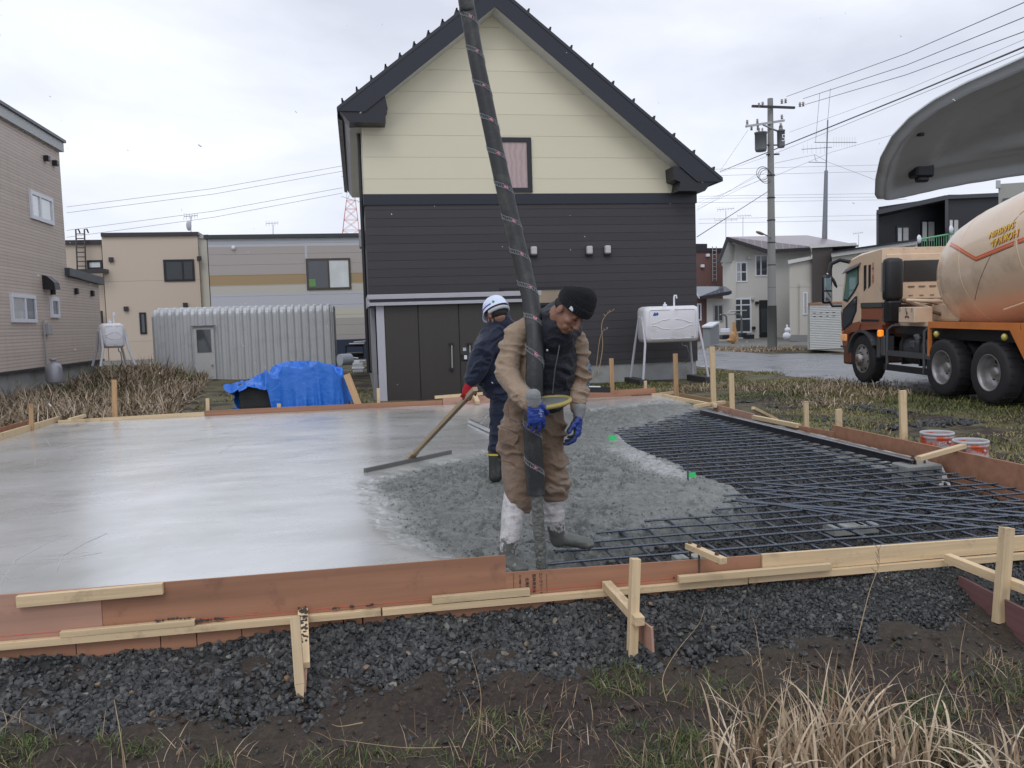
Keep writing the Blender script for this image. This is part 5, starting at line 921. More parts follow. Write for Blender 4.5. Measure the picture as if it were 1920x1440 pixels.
# black building with balcony
YK = 46.0; t = thing('black_building', 'black two storey building with recessed green balcony', 'building', tuple(oy(1750, 640, YK))); KB = mat('cladding_black', (.020, .021, .027), .55, var=.15, sc=.6); KT = mat('cladding_slate', (.055, .057, .068), .5)
ypoly([(1647, 388), (1775, 369), (1775, 640), (1648, 640)], YK+1.2, 6, KB, 'recessed_wall', t); ypoly([(1777, 365), (1990, 362), (1990, 640), (1777, 640)], YK, 7, KB, 'wall', t); ypoly([(1643, 394), (1772, 366), (1990, 356), (1990, 364), (1778, 373), (1646, 402)], YK-.25, 1.4, KT, 'roof_band', t)
ypoly([(1643, 398), (1647, 397), (1648, 640), (1643, 640)], YK-.2, 1.4, KT, 'post', t); ypoly([(1772, 372), (1778, 371), (1778, 640), (1772, 640)], YK-.22, 1.4, KT, 'post', t)
for x0, y0, x1, y1 in ((1680, 424, 1706, 455), (1726, 413, 1754, 455), (1778-1, 409, 1799, 455)): win_y(t, x0, y0, x1, y1, YK+1.2 if x0 < 1770 else YK, BLKF, [GW, GC], .1, (.45,))
GR = mat('rail_green', (.16, .42, .24), .5, bmp=0); mb = MB(); P0 = oy(1672, 458, YK-.5); P1 = oy(1797, 436, YK-.5); mb.tube([P0, P1], .06, 6)
for k in range(16): q = P0.lerp(P1, .45+.55*k/15); mb.tube([q, (q.x, q.y, q.z-.9)], .02, 5)
part('balcony_rail', mb, GR, t)
for px, pyy, s_ in ((1727, 448, 1), (1787, 430, 1)): p = oy(px, pyy, YK-.7); mb = MB(); mb.lathe([(0, 0), (.14, .02), (.24, .08), (.26, .12)], (p.x, p.y, p.z), 'Y', 16); mb.xf(Matrix.Translation(p) @ Matrix.Rotation(R(30), 4, 'Z') @ Matrix.Translation(-p)); part('satellite_dish', mb, WHF, t)
# pale grey building at the right margin
YH = 30.0; t = thing('grey_building', 'grey green panelled building above the mixer drum at the right margin', 'building', tuple(oy(1900, 640, YH))); ypoly([(1872, 345), (2100, 330), (2100, 640), (1873, 640)], YH, 4, mat('panel_greygreen', (.33, .34, .31), .6, var=.08), 'wall', t); ypoly([(1881, 372), (2100, 350), (2100, 640), (1881, 640)], YH-.05, .1, mat('recess_dark', (.09, .09, .09)), 'recess', t); ypoly([(1867, 338), (1876, 338), (1876, 352), (1867, 352)], YH-.2, .2, GAL, 'bracket', t)
# yard things in front of the white house
t = thing('meter_cabinet', 'grey sheet metal cabinet with white lid behind the oil tank', 'cabinet', tuple(oy(1333, 642, 40))); mb = MB(); A = oy(1318, 614, 40); B = oy(1331, 614, 40); C_ = oy(1348, 608, 42); mb.add([A, B, C_, (A.x+(C_.x-B.x), C_.y, C_.z)]+[(q[0], q[1], -.15) for q in (A, B, C_, (A.x+(C_.x-B.x), C_.y, 0))], [(0, 1, 2, 3), (4, 7, 6, 5), (0, 4, 5, 1), (1, 5, 6, 2), (2, 6, 7, 3), (3, 7, 4, 0)]); part('cabinet_body', mb, mat('cabinet_grey', (.26, .28, .30), .5, var=.1), t)
mb = MB(); mb.prism([A+V(-.1, -.1, .0), B+V(.1, -.1, 0), C_+V(.1, .1, .06), V(A.x+(C_.x-B.x), C_.y, C_.z)+V(-.1, .1, .06)], (0, 0, .08)); part('cabinet_lid', mb, WHF, t)
t = thing('laundry_frame', 'bent pipe laundry frame before the tall window', 'frame', tuple(oy(1370, 632, 47))); FM = mat('frame_grey', (.14, .14, .15), .5)
for k, q in enumerate(([(1351, 590), (1358, 590), (1362, 594), (1363, 624)], [(1378, 588), (1386, 589), (1390, 594), (1391, 624)], [(1350, 590), (1384, 589)], [(1366, 587), (1369, 583), (1400, 582)])): mb = MB(); mb.tube([oy(x, y, 47) for x, y in q], .055 if k < 2 else .04, 6); part('frame_pipe', mb, FM if k < 2 else GAL, t)
mb = MB(); mb.tube([oy(1378.5, 640, 44), oy(1377, 620, 44), oy(1376, 604, 44)], [.17, .12, .08], 9); mb.ball(oy(1374, 633, 43.8), (.2, .15, .35), 10); mb.ball(oy(1370, 638, 43.8), (.25, .15, .12), 10); one('carved_stump', mb, mat('stump_orange', (.45, .25, .11), .7, var=.3, sc=4), 'orange brown tree stump standing in the yard', 'stump')
mb = MB(); p = oy(1475, 630, 40); mb.ball(p, (.2, .2, .2), 12); mb.ball(p+V(.05, 0, .3), (.15, .15, .15), 12); mb.ball(p+V(.02, 0, .48), (.06, .05, .1), 8); one('white_ornament', mb, WHF, 'little white snowman shaped ornament left of the pale house', 'ornament')
for k, (a, b_, y, m_, lb) in enumerate(((1352, 1368, 634, BLKF, 'black planter trough at the left of the yard'), (1388, 1398, 630, BLKF, 'black planter under the tall window'), (1397, 1412, 633, BLKF, 'low black planter beside the door'), (1354, 1366, 622, WHF, 'white crate heap behind the left planter'))): A = oy(a, y-6, 46); B = oy(b_, y+2, 46); one('planter' if k < 3 else 'crate', MB().box((A.x, 45.8, B.z), (B.x, 46.3, A.z), .04), m_, lb, 'planter' if k < 3 else 'crate')
# ---- utility pole
p = oy(1448, 656, 34.2); zb = p.z-.3; top = oy(1453.5, 185, 34.2); t = thing('utility_pole', 'concrete utility pole with transformers and street lamp', 'utility pole', (p.x, p.y, p.z)); PC = mat('pole_concrete', (.25, .25, .24), .8, var=.12, sc=3, bmp=.2)
mb = MB(); mb.tube([(p.x, p.y, zb), (p.x, p.y, top.z)], [.20, .115], 18); part('pole_shaft', mb, PC, t); mb = MB(); mb.lathe([(.206, .1), (.196, 2.2), (.2, 2.2)], (p.x, p.y, zb), seg=18); part('pole_sleeve', mb, mat('sleeve_grey', (.20, .21, .205), .7), t)
YU = p.y
def tu(pts, r_, nm, m, seg=8): mb = MB(); mb.tube([oy(x, y, YU+(d if len(q) > 2 else 0)) for q in pts for x, y, d in [(q[0], q[1], q[2] if len(q) > 2 else 0)]], r_, seg); return part(nm, mb, m, t)
mb = MB(); a = oy(1410, 199, YU-.25); b_ = oy(1490, 202, YU-.25); mb.bar(a, b_, .1, .09); part('crossarm', mb, DKMET, t); mb = MB(); a = oy(1399, 237, YU-.6); b_ = oy(1470, 226, YU+.2); mb.bar(a, b_, .09, .09); part('crossarm', mb, GAL, t); tu([(1431, 234, -.3), (1456, 245, 0)], .04, 'strut', GAL)
INS = mat('insulator', (.30, .26, .25), .3)
for x, y in ((1423, 197), (1430, 195), (1466, 190), (1473, 189), (1500, 196), (1506, 195), (1401, 229), (1420, 227), (1466, 219), (1409, 240), (1421, 240), (1464, 235)):
    c = oy(x, y, YU-.3); mb = MB(); mb.lathe([(.0, -.09), (.06, -.09), (.03, -.03), (.07, 0), (.03, .03), (.055, .08), (0, .09)], tuple(c), seg=10); part('insulator', mb, INS, t)
def transf(x0, y0, x1, y1, dy, num):
    a = oy(x0, y0, YU+dy); c = oy(x1, y1, YU+dy); r_ = (c.x-a.x)/2; cx = (a.x+c.x)/2; mb = MB(); mb.lathe([(0, c.z-.0), (r_*.85, c.z), (r_*.95, c.z+.06), (r_, c.z+.1), (r_, a.z-.06), (r_*1.08, a.z-.06), (r_*1.08, a.z), (0, a.z+.05)], (cx, YU+dy, 0), seg=20); q = part('transformer', mb, mat('transformer_grey', (.16, .17, .18), .5, var=.1), t)
    if num: M = Matrix.Translation((cx+.03, YU+dy-r_-.004, (a.z+c.z)/2)) @ Matrix.Rotation(R(90), 4, 'X'); text_part('number', '5', .42, M, WHF, q)
    for s_ in (-.3, .3): mb = MB(); mb.lathe([(.03, 0), (.05, .05), (.03, .08), (.045, .14), (0, .2)], (cx+s_*r_, YU+dy, a.z), seg=8); part('bushing', mb, INS, q)
transf(1416, 248, 1437, 284, -.3, False); transf(1457.5, 244, 1471, 277, -.15, True)
tu([(1436, 272, -.1), (1460, 272, 0)], .03, 'bracket', DKMET); tu([(1437, 290, -.1), (1461, 289, 0)], .035, 'bracket', DKMET)
mb = MB(); a = oy(1445, 445, YU-.1); b_ = oy(1430, 438, YU-.8); mb.tube([a, b_], .03, 6); l_ = part('lamp_arm', mb, GAL, t); mb = MB(); c = oy(1425, 437, YU-1); mb.ball(c, (.2, .1, .06), 12, Matrix.Rotation(R(20), 3, 'Y')); part('lamp_head', mb, mat('lamp_brown', (.22, .15, .10), .5), l_)
for k in range(6): mb = MB(); z = oy(1450, 330+k*42, YU).z; mb.lathe([(.17, 0), (.18, .02), (.17, .05)], (p.x, p.y, z), seg=16); part('pole_band', mb, DKMET, t)
mb = MB(); 
for k in range(3): c = oy(1430+k*3, 325+k*3, YU-.3); mb.tube([c+V(.28*math.cos(w), 0, .28*math.sin(w)) for w in np.linspace(0, 5.6, 16)], .012, 4)
part('cable_coil', mb, DKMET, t)
# ---- overhead wires
WK = mat('wire_black', (.11, .11, .12), .6, bmp=0); WG = mat('wire_grey', (.36, .36, .39), .6, bmp=0)
def wire(q, r_, m, lb, sag=0, cat='wire', grp='overhead wires on the right'):
    P = [oy(x, y, Y) for x, y, Y in q]; Q = []
    for i in range(len(P)-1):
        for k in range(12): t_ = k/12; z = P[i].lerp(P[i+1], t_); z.z -= sag*4*t_*(1-t_); Q.append(z)
    Q.append(P[-1]); mb = MB(); mb.tube(Q, r_, 5, cap=False); return one('overhead_wire', mb, m, lb, cat, Q[0], grp)
wire([(1475, 181, 34.2), (1700, 100, 24), (2000, -30, 15)], .011, WK, 'topmost wire rising right from the pole top')
wire([(1506, 185, 34.2), (1700, 122, 24), (2000, 0, 15)], .011, WK, 'second wire rising right from the crossarm')
wire([(1510, 196, 34.2), (1700, 140, 24), (2000, 30, 15)], .011, WK, 'third wire rising right from the crossarm')
wire([(1350, 322, 60), (1453, 280, 34.2), (1700, 180, 22), (2000, 55, 14)], .022, WK, 'thick black cable climbing from the house eave past the pole')
wire([(1350, 324, 60), (1453, 288, 34.2), (1700, 187, 22), (2000, 64, 14)], .007, WG, 'thin messenger wire hung just below the thick cable')
wire([(1480, 248, 34.2), (1700, 168, 26), (2000, 40, 16)], .006, WG, 'faint wire above the thick cable')
wire([(1453, 330, 34.2), (1560, 285, 34), (1930, 180, 30)], .007, WG, 'faint wire behind the raised tailgate')
wire([(1453, 306, 34.2), (1528, 290, 36), (1553, 304, 40), (1640, 337, 40)], .007, WK, 'drooping wire between pole and antenna mast')
wire([(1307, 444, 26), (1443, 357, 34)], .014, WK, 'black service wire from the dark house corner to the pole')
for k, (a, b_, c, d) in enumerate(((1350, 321, 1403, 243), (1307, 395, 1440, 314), (1307, 388, 1438, 322), (1307, 392, 1438, 331), (1307, 380, 1450, 330))): wire([(a, b, 45) if 0 else (a, b_, 45), (c, d, 34.2)], .006, WG, ['faint wire rising to the upper crossarm', 'upper of the thin wires left of the pole', 'second thin wire left of the pole', 'third thin wire left of the pole', 'fourth thin wire left of the pole'][k])
for k, (a, b_) in enumerate(((318, 308), (330, 320), (368, 362), (380, 374), (411, 402), (419, 411), (372, 369))): wire([(1310, a, 90), (1700, b_, 90)], .018, WG, 'distant faint level wire crossing behind the pole', cat='wire', grp='distant level wires behind the pole')
for k, (a, b_) in enumerate(((388, 311), (399, 321), (432, 352), (445, 362))): o_ = wire([(125, a, 120), (400, (a+b_)/2+4, 120), (642, b_, 120)], .03, WG, ['uppermost of the far wires above the left houses', 'second of the far wires above the left houses', 'third of the far wires above the left houses', 'lowest of the far wires above the left houses'][k], grp='far wires above the left houses')
# ---- antennas
def antenna(x, y0, y1, Y, els, lb, r_=.02, dish=None, tilt=0):
    a = oy(x, y0, Y); b_ = oy(x+tilt, y1, Y); t = thing('tv_antenna', lb, 'antenna', b_); mb = MB(); mb.tube([b_, a], r_, 6); part('mast', mb, GAL, t)
    for (xa, ya, xb, yb, nn) in els:
        p0 = oy(xa, ya, Y); p1 = oy(xb, yb, Y); mb = MB(); mb.tube([p0, p1], r_*.8, 5)
        for k in range(nn): q = p0.lerp(p1, k/max(1, nn-1)); h = r_*14*(1-.4*k/max(1, nn)); mb.tube([q+V(0, -h, 0)*.3+V(0, 0, -h*.6), q+V(0, h, 0)*.3+V(0, 0, h*.6)], r_*.5, 4)
        part('boom', mb, GAL, t)
    if dish: c = oy(dish[0], dish[1], Y-.3); mb = MB(); mb.ball(c, (dish[2]*.5, .1, dish[2]), 14); part('dish', mb, mat('dish_pale', (.5, .52, .56)), t)
antenna(358, 406, 436, 46, [(345, 406, 370, 404, 6)], 'tv antenna with small dish on the tan house', .022, (354, 423, .26)); antenna(512, 421, 441, 46, [(499, 419, 521, 418, 5)], 'small tv antenna on the striped house', .018)
antenna(1361, 395, 450, 60, [(1345, 393, 1376, 391, 7), (1340, 413, 1382, 412, 5)], 'double boom antenna left behind the white house', .022); antenna(1393, 407, 447, 60, [(1383, 405, 1408, 404, 6)], 'single boom antenna beside the double one', .02); antenna(1610, 440, 460, 60, [(1600, 438, 1618, 436, 5)], 'tiny antenna near the black building', .018)
t = thing('radio_mast', 'tall slender ham radio mast with yagi aerials', 'mast', oy(1547, 447, 58)); MM = mat('mast_steel', (.22, .23, .26), .5, metal=.4)
mb = MB(); mb.tube([oy(1546, 450, 58), oy(1549, 320, 58)], [.20, .13], 8); part('mast_tube', mb, MM, t); mb = MB(); mb.tube([oy(1549, 320, 58), oy(1552, 225, 58)], .055, 6); part('mast_tube', mb, MM, t)
for q, rr_ in (([(1552, 225), (1557, 166)], .02), ([(1529, 267), (1537, 175)], .02), ([(1527, 267), (1606, 267)], .03), ([(1503, 280), (1560, 276)], .025), ([(1516, 304), (1550, 305)], .03), ([(1527, 290), (1530, 302)], .02)): mb = MB(); mb.tube([oy(x, y, 58) for x, y in q], rr_, 5); part('aerial', mb, GAL, t)
for k in range(9): mb = MB(); x = 1563+k*5; mb.tube([oy(x, 257, 58), oy(x+.3, 276, 58)], .008, 4); part('aerial_element', mb, GAL, t)
for k in range(6): mb = MB(); x = 1506+k*8; mb.tube([oy(x, 271, 58), oy(x+.3, 288, 58)], .008, 4); part('aerial_element', mb, GAL, t)
# ---- red and white lattice tower far away
YT = 380; t = thing('lattice_tower', 'red and white lattice transmission tower far behind the eave', 'tower', oy(658, 452, YT)); TR = mat('tower_red', (.72, .22, .20), .6, bmp=0); TW = mat('tower_white', (.66, .68, .74), .6, bmp=0)
lv = [(452, 16.5), (432, 14.5), (412, 12.5), (392, 10), (376, 8), (350, 6.5), (320, 5), (290, 3.5), (262, 1)]
def cor(y, h, k): c = oy(658, y, YT); w = h/1600*YT; return c+V(w*(1, -1, -1, 1)[k], w*(1, 1, -1, -1)[k]*.7, 0)
for i in range(len(lv)-1):
    mb = MB()
    for k in range(4):
        a = cor(*lv[i], k); b_ = cor(*lv[i+1], k); a2 = cor(*lv[i], (k+1) % 4); b2 = cor(*lv[i+1], (k+1) % 4)
        mb.tube([a, b_], .11, 4); mb.tube([a, b2], .06, 4); mb.tube([a2, b_], .06, 4); mb.tube([b_, b2], .07, 4)
    part('lattice_section', mb, TR if i in (0, 1, 2, 3) else TW, t)
for y in (372, 334, 300): mb = MB(); a = oy(640, y-4, YT); c = oy(658, y+2, YT); d = oy(676, y+6, YT); mb.tube([a, c, d], .14, 4); part('tower_arm', mb, TW, t)
# ================================================================== MIXER TRUCK
TP = (11.531, 16.098, -.149); truck = thing('mixer_truck', 'cream and orange concrete mixer truck parked on the wet road', 'truck', TP); truck.rotation_euler = (.0134, 0, -.0981)
CRM = mat('truck_cream', (.74, .56, .40), .38, var=.05, sc=2, coat=.4, bmp=.05, dirt=.35, dirtc=(.30, .24, .19)); ORG = mat('truck_red_orange', (.31, .10, .05), .35, var=.08, sc=2, coat=.5, bmp=.05, dirt=.3, dirtc=(.12, .07, .05))
ORB = mat('deck_orange', (.62, .20, .05), .45, var=.12, sc=3, dirt=.35, dirtc=(.25, .12, .06)); TBK = mat('truck_black', (.014, .015, .018), .5, var=.3, sc=8, bmp=.2); TGR = mat('truck_grey', (.07, .072, .078), .5, var=.15)
RUB = mat('tyre_rubber', (.022, .022, .024), .75, var=.25, sc=10, bmp=.4, bsc=60, bd=.004, dirt=.35, dirtc=(.06, .055, .05)); RIM = mat('wheel_rim', (.36, .35, .35), .4, metal=.6, var=.25, sc=8, dirt=.4, dirtc=(.10, .09, .085))
def tp(name, mb, m, parent=None): return part(name, mb, m, parent or truck, world=False)
# cab side outline (y, z) extruded across
side_top = [(.92, 1.45), (.86, 1.9), (.70, 2.42), (.50, 2.60), (.1, 2.68), (-.85, 2.73)]
cab = MB(); prof = [(.93, 1.60)]+side_top[1:]+[(-.85, 1.62)]; n_ = len(prof)
def cabsec(prof, x0, x1, bev=.06):
    mb = MB(); rings = [(x0, 1.0, .05), (x0+.05, 1, 0), (x1-.05, 1, 0), (x1, 1, .05)]; cy = sum(p[0] for p in prof)/len(prof); cz = sum(p[1] for p in prof)/len(prof); vs = []
    for x, k, ins in rings:
        for y, z in prof: d = Vector((y-cy, z-cz)); d = d*(1-ins/max(.3, d.length)); vs.append((x, cy+d.x, cz+d.y))
    n_ = len(prof); fs = [(i*n_+j, i*n_+(j+1) % n_, (i+1)*n_+(j+1) % n_, (i+1)*n_+j) for i in range(3) for j in range(n_)]+[tuple(range(n_)), tuple(range(3*n_, 4*n_))[::-1]]
    return mb.add(vs, fs)
cabp = tp('cab', cabsec([(.93, 1.56)]+side_top[1:]+[(-.85, 1.56)], -1.22, 1.20), CRM)
tp('cab_lower', cabsec([(.86, .62), (.94, .9), (.945, 1.56), (-.85, 1.56), (-.85, 1.22), (.62, 1.20), (.68, .62)], -1.215, 1.195), ORG)
mb = MB(); mb.box((-1.224, -.84, 1.565), (-1.205, .05, 1.66)); tp('belt_stripe', mb, TGR, cabp)
mb = MB(); mb.box((-1.21, .55, .34), (1.19, .86, .66), .05); tp('bumper', mb, mat('bumper_dark', (.16, .06, .035), .45, var=.2)); mb = MB(); mb.box((-1.226, .60, .70), (-1.2, .93, .74)); tp('bumper_trim', mb, TGR)
# door with side window
def sidepoly(pts, x, th, m, nm, par): mb = MB(); mb.prism([(x, y, z) for y, z in pts], (th, 0, 0)); return tp(nm, mb, m, par)
door = sidepoly([(.86, 1.02), (.90, 1.55), (.82, 1.95), (.70, 2.36), (.04, 2.50), (.02, 1.25), (.30, 1.18)], -1.224, .006, CRM, 'door', truck)
sidepoly([(.80, 1.72), (.70, 2.08), (.62, 2.36), (.13, 2.44), (.12, 2.05), (.30, 1.88), (.62, 1.68)], -1.232, .009, BLKF, 'window_seal', door)
sidepoly([(.76, 1.76), (.67, 2.08), (.60, 2.32), (.17, 2.39), (.16, 2.07), (.33, 1.92), (.62, 1.73)], -1.236, .005, glass('cab_glass', (.12, .26, .22), .05), 'door_window', door)
sidepoly([(.84, 1.42), (.82, 1.52), (.26, 1.80), (.18, 1.80), (.20, 1.50), (.42, 1.22), (.78, 1.08), (.84, 1.16)], -1.232, .009, BLKF, 'low_window_seal', door); sidepoly([(.80, 1.42), (.79, 1.49), (.28, 1.74), (.23, 1.74), (.25, 1.50), (.44, 1.27), (.76, 1.13), (.80, 1.18)], -1.236, .005, GD, 'low_window', door)
sidepoly([(.14, 1.05), (.88, 1.05), (.92, 1.5), (.55, 1.22), (.04, 1.28), (.04, 1.24)], -1.2255, .003, ORG, 'door_lower', door)
mb = MB(); mb.box((-1.25, .20, 1.62), (-1.225, .32, 1.68), .01); tp('door_handle', mb, BLKF, door)
mb = MB(); mb.prism([(-1.228, .72, 2.36), (-1.228, .04, 2.48), (-1.30, .06, 2.40), (-1.30, .70, 2.28)], (0, 0, .02)); tp('rain_visor', mb, TGR, truck)
for y0, y1 in ((-.10, -.19), (-.29, -.37)): sidepoly([(y0, 2.42), (y1, 2.43), (y1, 1.96+.05*(y0 < -.2)), (y0, 1.90+.05*(y0 < -.2))], -1.232, .01, BLKF, 'pillar_vent', cabp)
# vertical characters on the cab pillar
for k, ch in enumerate('北郷工業団'):
    M = Matrix.Translation((-1.2235, -.46-.01*k*0, 2.42-k*.085)) @ Matrix.Rotation(R(-90), 4, 'Z') @ Matrix.Rotation(R(90), 4, 'X')
    v_, f_ = text_mesh(ch, .085); mb = MB(); mb.add(v_, f_); mb.xf(M); tp('pillar_character', mb, mat('sign_red', (.42, .05, .03), .5, bmp=0), cabp)
# bright arch, fender, headlamp, indicator
mb = MB(); A_ = [(.60*math.cos(w)+.0, .60*math.sin(w)+.50) for w in np.linspace(R(12), R(150), 18)]; q = [(y, z) for y, z in A_]+[(y*.92, (z-.5)*.92+.5) for y, z in A_[::-1]]; mb.prism([(-1.25, y, z) for y, z in q], (.32, 0, 0)); tp('wheel_arch', mb, TGR)
mb = MB(); mb.prism([(-1.21, y, z) for y, z in [(.62, 1.24), (.90, 1.10), (.90, 1.02), (.55, 1.0), (.40, 1.06), (-.45, 1.12), (-.8, 1.13), (-.8, 1.24)]], (.3, 0, 0)); tp('fender', mb, ORG)
mb = MB(); mb.box((-1.235, .66, .84), (-1.15, .93, 1.0), .03); tp('headlamp', mb, mat('headlamp_amber', (.75, .35, .15), .15, coat=1, emit=.35))
mb = MB(); mb.box((-1.27, -.84, .98), (-1.18, -.72, 1.12), .02); tp('indicator', mb, mat('indicator_orange', (.9, .25, .02), .25, coat=1, emit=.9))
mb = MB(); mb.box((-1.23, -.70, 1.28), (-1.215, .02, 1.325), .005); tp('side_grip', mb, BLKF); mb = MB(); mb.box((-1.22, -.72, .55), (-1.0, -.60, 1.08), .02); mb.box((-1.24, -.95, .60), (-1.02, -.80, 1.0), .02); tp('mudguard', mb, TGR)
# back wall of the cab: roof corrugation, window, ribbed panel
mb = MB(); mb.box((-1.16, -.875, 1.25), (1.16, -.852, 2.60), .01); bw = tp('back_wall', mb, CRM); mb = MB(); mb.box((-.82, -.889, 2.05), (1.0, -.876, 2.47), .01); tp('back_window', mb, glass('back_glass', (.02, .026, .032), .08), bw)
for k in range(9): mb = MB(); x = -.72+k*.22; mb.box((x, -.889, 1.94), (x+.13, -.876, 1.97)); mb.box((x+.02, -.885, 1.77), (x+.10, -.876, 1.79)); tp('pressed_slot', mb, mat('slot_brown', (.22, .16, .11)), bw)
for k in range(5): mb = MB(); mb.box((-.9, -.90, 1.72+.0-.05*k), (1.0, -.885+.005*k, 1.745-.05*k)); tp('rail', mb, CRM if k % 2 == 0 else TBK, bw)
for k in range(9): mb = MB(); mb.tube([(-1.05+k*.25, -.86, 2.715), (-1.05+k*.25, .0, 2.70)], .02, 6); tp('roof_rib', mb, CRM, cabp)
mb = MB(); mb.box((-1.29, -1.14, 1.68), (-.93, -.88, 2.52), .09); mb.box((-1.25, -1.12, 1.25), (-.97, -.9, 1.70), .05); ai = tp('air_intake', mb, TBK)
for k in range(14): mb = MB(); mb.box((-1.298, -1.05, 1.88+k*.04), (-1.292, -.92, 1.90+k*.04)); tp('louvre', mb, mat('louvre_grey', (.12, .12, .13)), ai)
for k in range(9): mb = MB(); mb.box((-1.258, -1.13, 1.30+k*.042), (-.965, -.89, 1.315+k*.042)); tp('bellows_rib', mb, TBK, ai)
# mirror
mb = MB(); mb.tube([(-1.15, .68, 2.54), (-1.28, .86, 2.60), (-1.42, .98, 2.52), (-1.46, .99, 2.30)], .045, 8); mb.tube([(-1.46, .99, 1.72), (-1.40, .95, 1.60), (-1.18, .88, 1.60)], .03, 8); mr = tp('mirror_arm', mb, BLKF); mb = MB(); mb.box((-1.62, .94, 1.66), (-1.40, 1.06, 2.28), .06); mi = tp('mirror', mb, BLKF, mr)
mb = MB(); mb.box((-1.585, .928, 1.95), (-1.435, .94, 2.22), .01); mb.box((-1.585, .928, 1.70), (-1.435, .94, 1.92), .01); tp('mirror_glass', mb, mat('mirror_glass', (.5, .55, .6), .05, metal=1, bmp=0, var=.02), mi); mb = MB(); mb.ball((-1.36, .95, 2.12), (.035, .03, .14), 10, Matrix.Rotation(R(-25), 3, 'Y')); tp('round_mirror', mb, BLKF, mr)
# tool box with emblem
mb = MB(); mb.box((-1.21, -1.98, 1.27), (-.86, -1.42, 1.56), .01); tb = tp('tool_box', mb, CRM)
RED = mat('emblem_dark_red', (.16, .012, .012), .4, bmp=0)
for w in (90, 210, 330):
    d = Vector((math.cos(R(w)), math.sin(R(w)))); n2 = Vector((-d.y, d.x)); q = [Vector((0, 0)), d*.045+n2*.026, d*.09, d*.045-n2*.026]; mb = MB(); mb.prism([(-1.213, -1.72-p.x*1.0, 1.40+p.y) for p in q], (.003, 0, 0)); tp('emblem', mb, RED, tb)
for y in (-1.48, -1.70, -1.90): mb = MB(); mb.box((-1.225, y-.012, 1.47), (-1.205, y+.012, 1.55)); tp('latch', mb, GAL, tb)
mb = MB(); mb.box((-1.0, -2.4, 1.2), (.9, -.9, 1.27)); mb.box((-.5, -2.2, 1.27), (.6, -1.3, 1.62), .05); tp('subframe', mb, CRM); 
for k in range(10): mb = MB(); q = [(-.9+random.uniform(-.1, .3), -1.0-.02*k, 1.62+random.uniform(0, .1)), (-.5+random.uniform(-.2, .3), -1.1-.08*k, 1.60+random.uniform(-.2, .1)), (random.uniform(-.3, .3), -1.3-.08*k, 1.5+random.uniform(-.25, .1)), (random.uniform(.1, .5), -1.5-.1*k, 1.4)]; mb.tube(q, .015+.02*(k % 3 == 0), 6); tp('pipework', mb, CRM if k % 2 else mat('pipe_brown', (.16, .10, .07), .6, var=.3))
# chassis, tank, guards
mb = MB(); mb.box((-.45, -6.6, .72), (-.33, .6, .98)); mb.box((.33, -6.6, .72), (.45, .6, .98)); mb.box((-1.0, -6.3, .98), (1.0, -.9, 1.19)); mb.box((-.9, -4.8, .45), (.9, -2.3, .8), .1); tp('chassis', mb, TBK)
mb = MB(); mb.box((-1.14, -2.30, .48), (-.5, -1.22, .98), .14); tk = tp('fuel_tank', mb, mat('tank_black', (.035, .036, .04), .4, var=.2)); mb = MB(); mb.tube([(-1.02, -1.80, .98), (-1.06, -1.80, 1.05)], .065, 14); tp('tank_cap', mb, GAL, tk); mb = MB(); mb.box((-1.16, -1.87, .80), (-1.13, -1.72, .93), .01); tp('tank_plate', mb, TGR, tk)
for y in (-1.45, -2.05): mb = MB(); mb.box((-1.15, y-.02, .47), (-.5, y+.02, .99)); tp('tank_strap', mb, TBK, tk)
mb = MB(); mb.box((-1.05, -2.25, 1.0), (-.4, -1.0, 1.2), .05); tp('battery_box', mb, TBK)
for z0, z1 in ((.62, .72), (.33, .45)): mb = MB(); mb.box((-1.22, -2.52, z0), (-1.17, -.90, z1)); tp('side_guard', mb, TGR if z0 > .5 else TBK)
for y in (-1.0, -2.3): mb = MB(); mb.tube([(-1.2, y, .35), (-1.2, y, 1.12), (-1.15, y-.08, 1.2), (-1.0, y-.1, 1.2)], .03, 8); tp('guard_post', mb, TGR)
# deck
mb = MB(); mb.box((-1.22, -4.9, 1.19), (-1.16, -2.44, 1.30)); mb.box((-1.16, -6.8, 1.20), (1.16, -2.44, 1.28)); mb.prism([(-1.225, -2.44, 1.22), (-1.225, -2.50, 1.22), (-1.225, -2.50, .68), (-1.225, -2.43, .68)], (.05, 0, 0)); mb.prism([(-1.226, -4.66, 1.20), (-1.226, -5.0, 1.20), (-1.226, -5.14, .74), (-1.226, -5.02, .74)], (.05, 0, 0)); mb.box((-1.224, -6.8, 1.0), (-1.17, -4.92, 1.31)); tp('deck', mb, ORB)
for y in (-2.66, -4.50): mb = MB(); mb.ball((-1.19, y, 1.08), (.05, .055, .06), 10); tp('marker_lamp', mb, mat('marker_yellow', (.55, .48, .10), .2, coat=1))
mb = MB(); mb.tube([(-1.0, -4.2, 1.50), (-1.05, -5.6, 1.80)], .018, 8); tp('lever', mb, CRM)
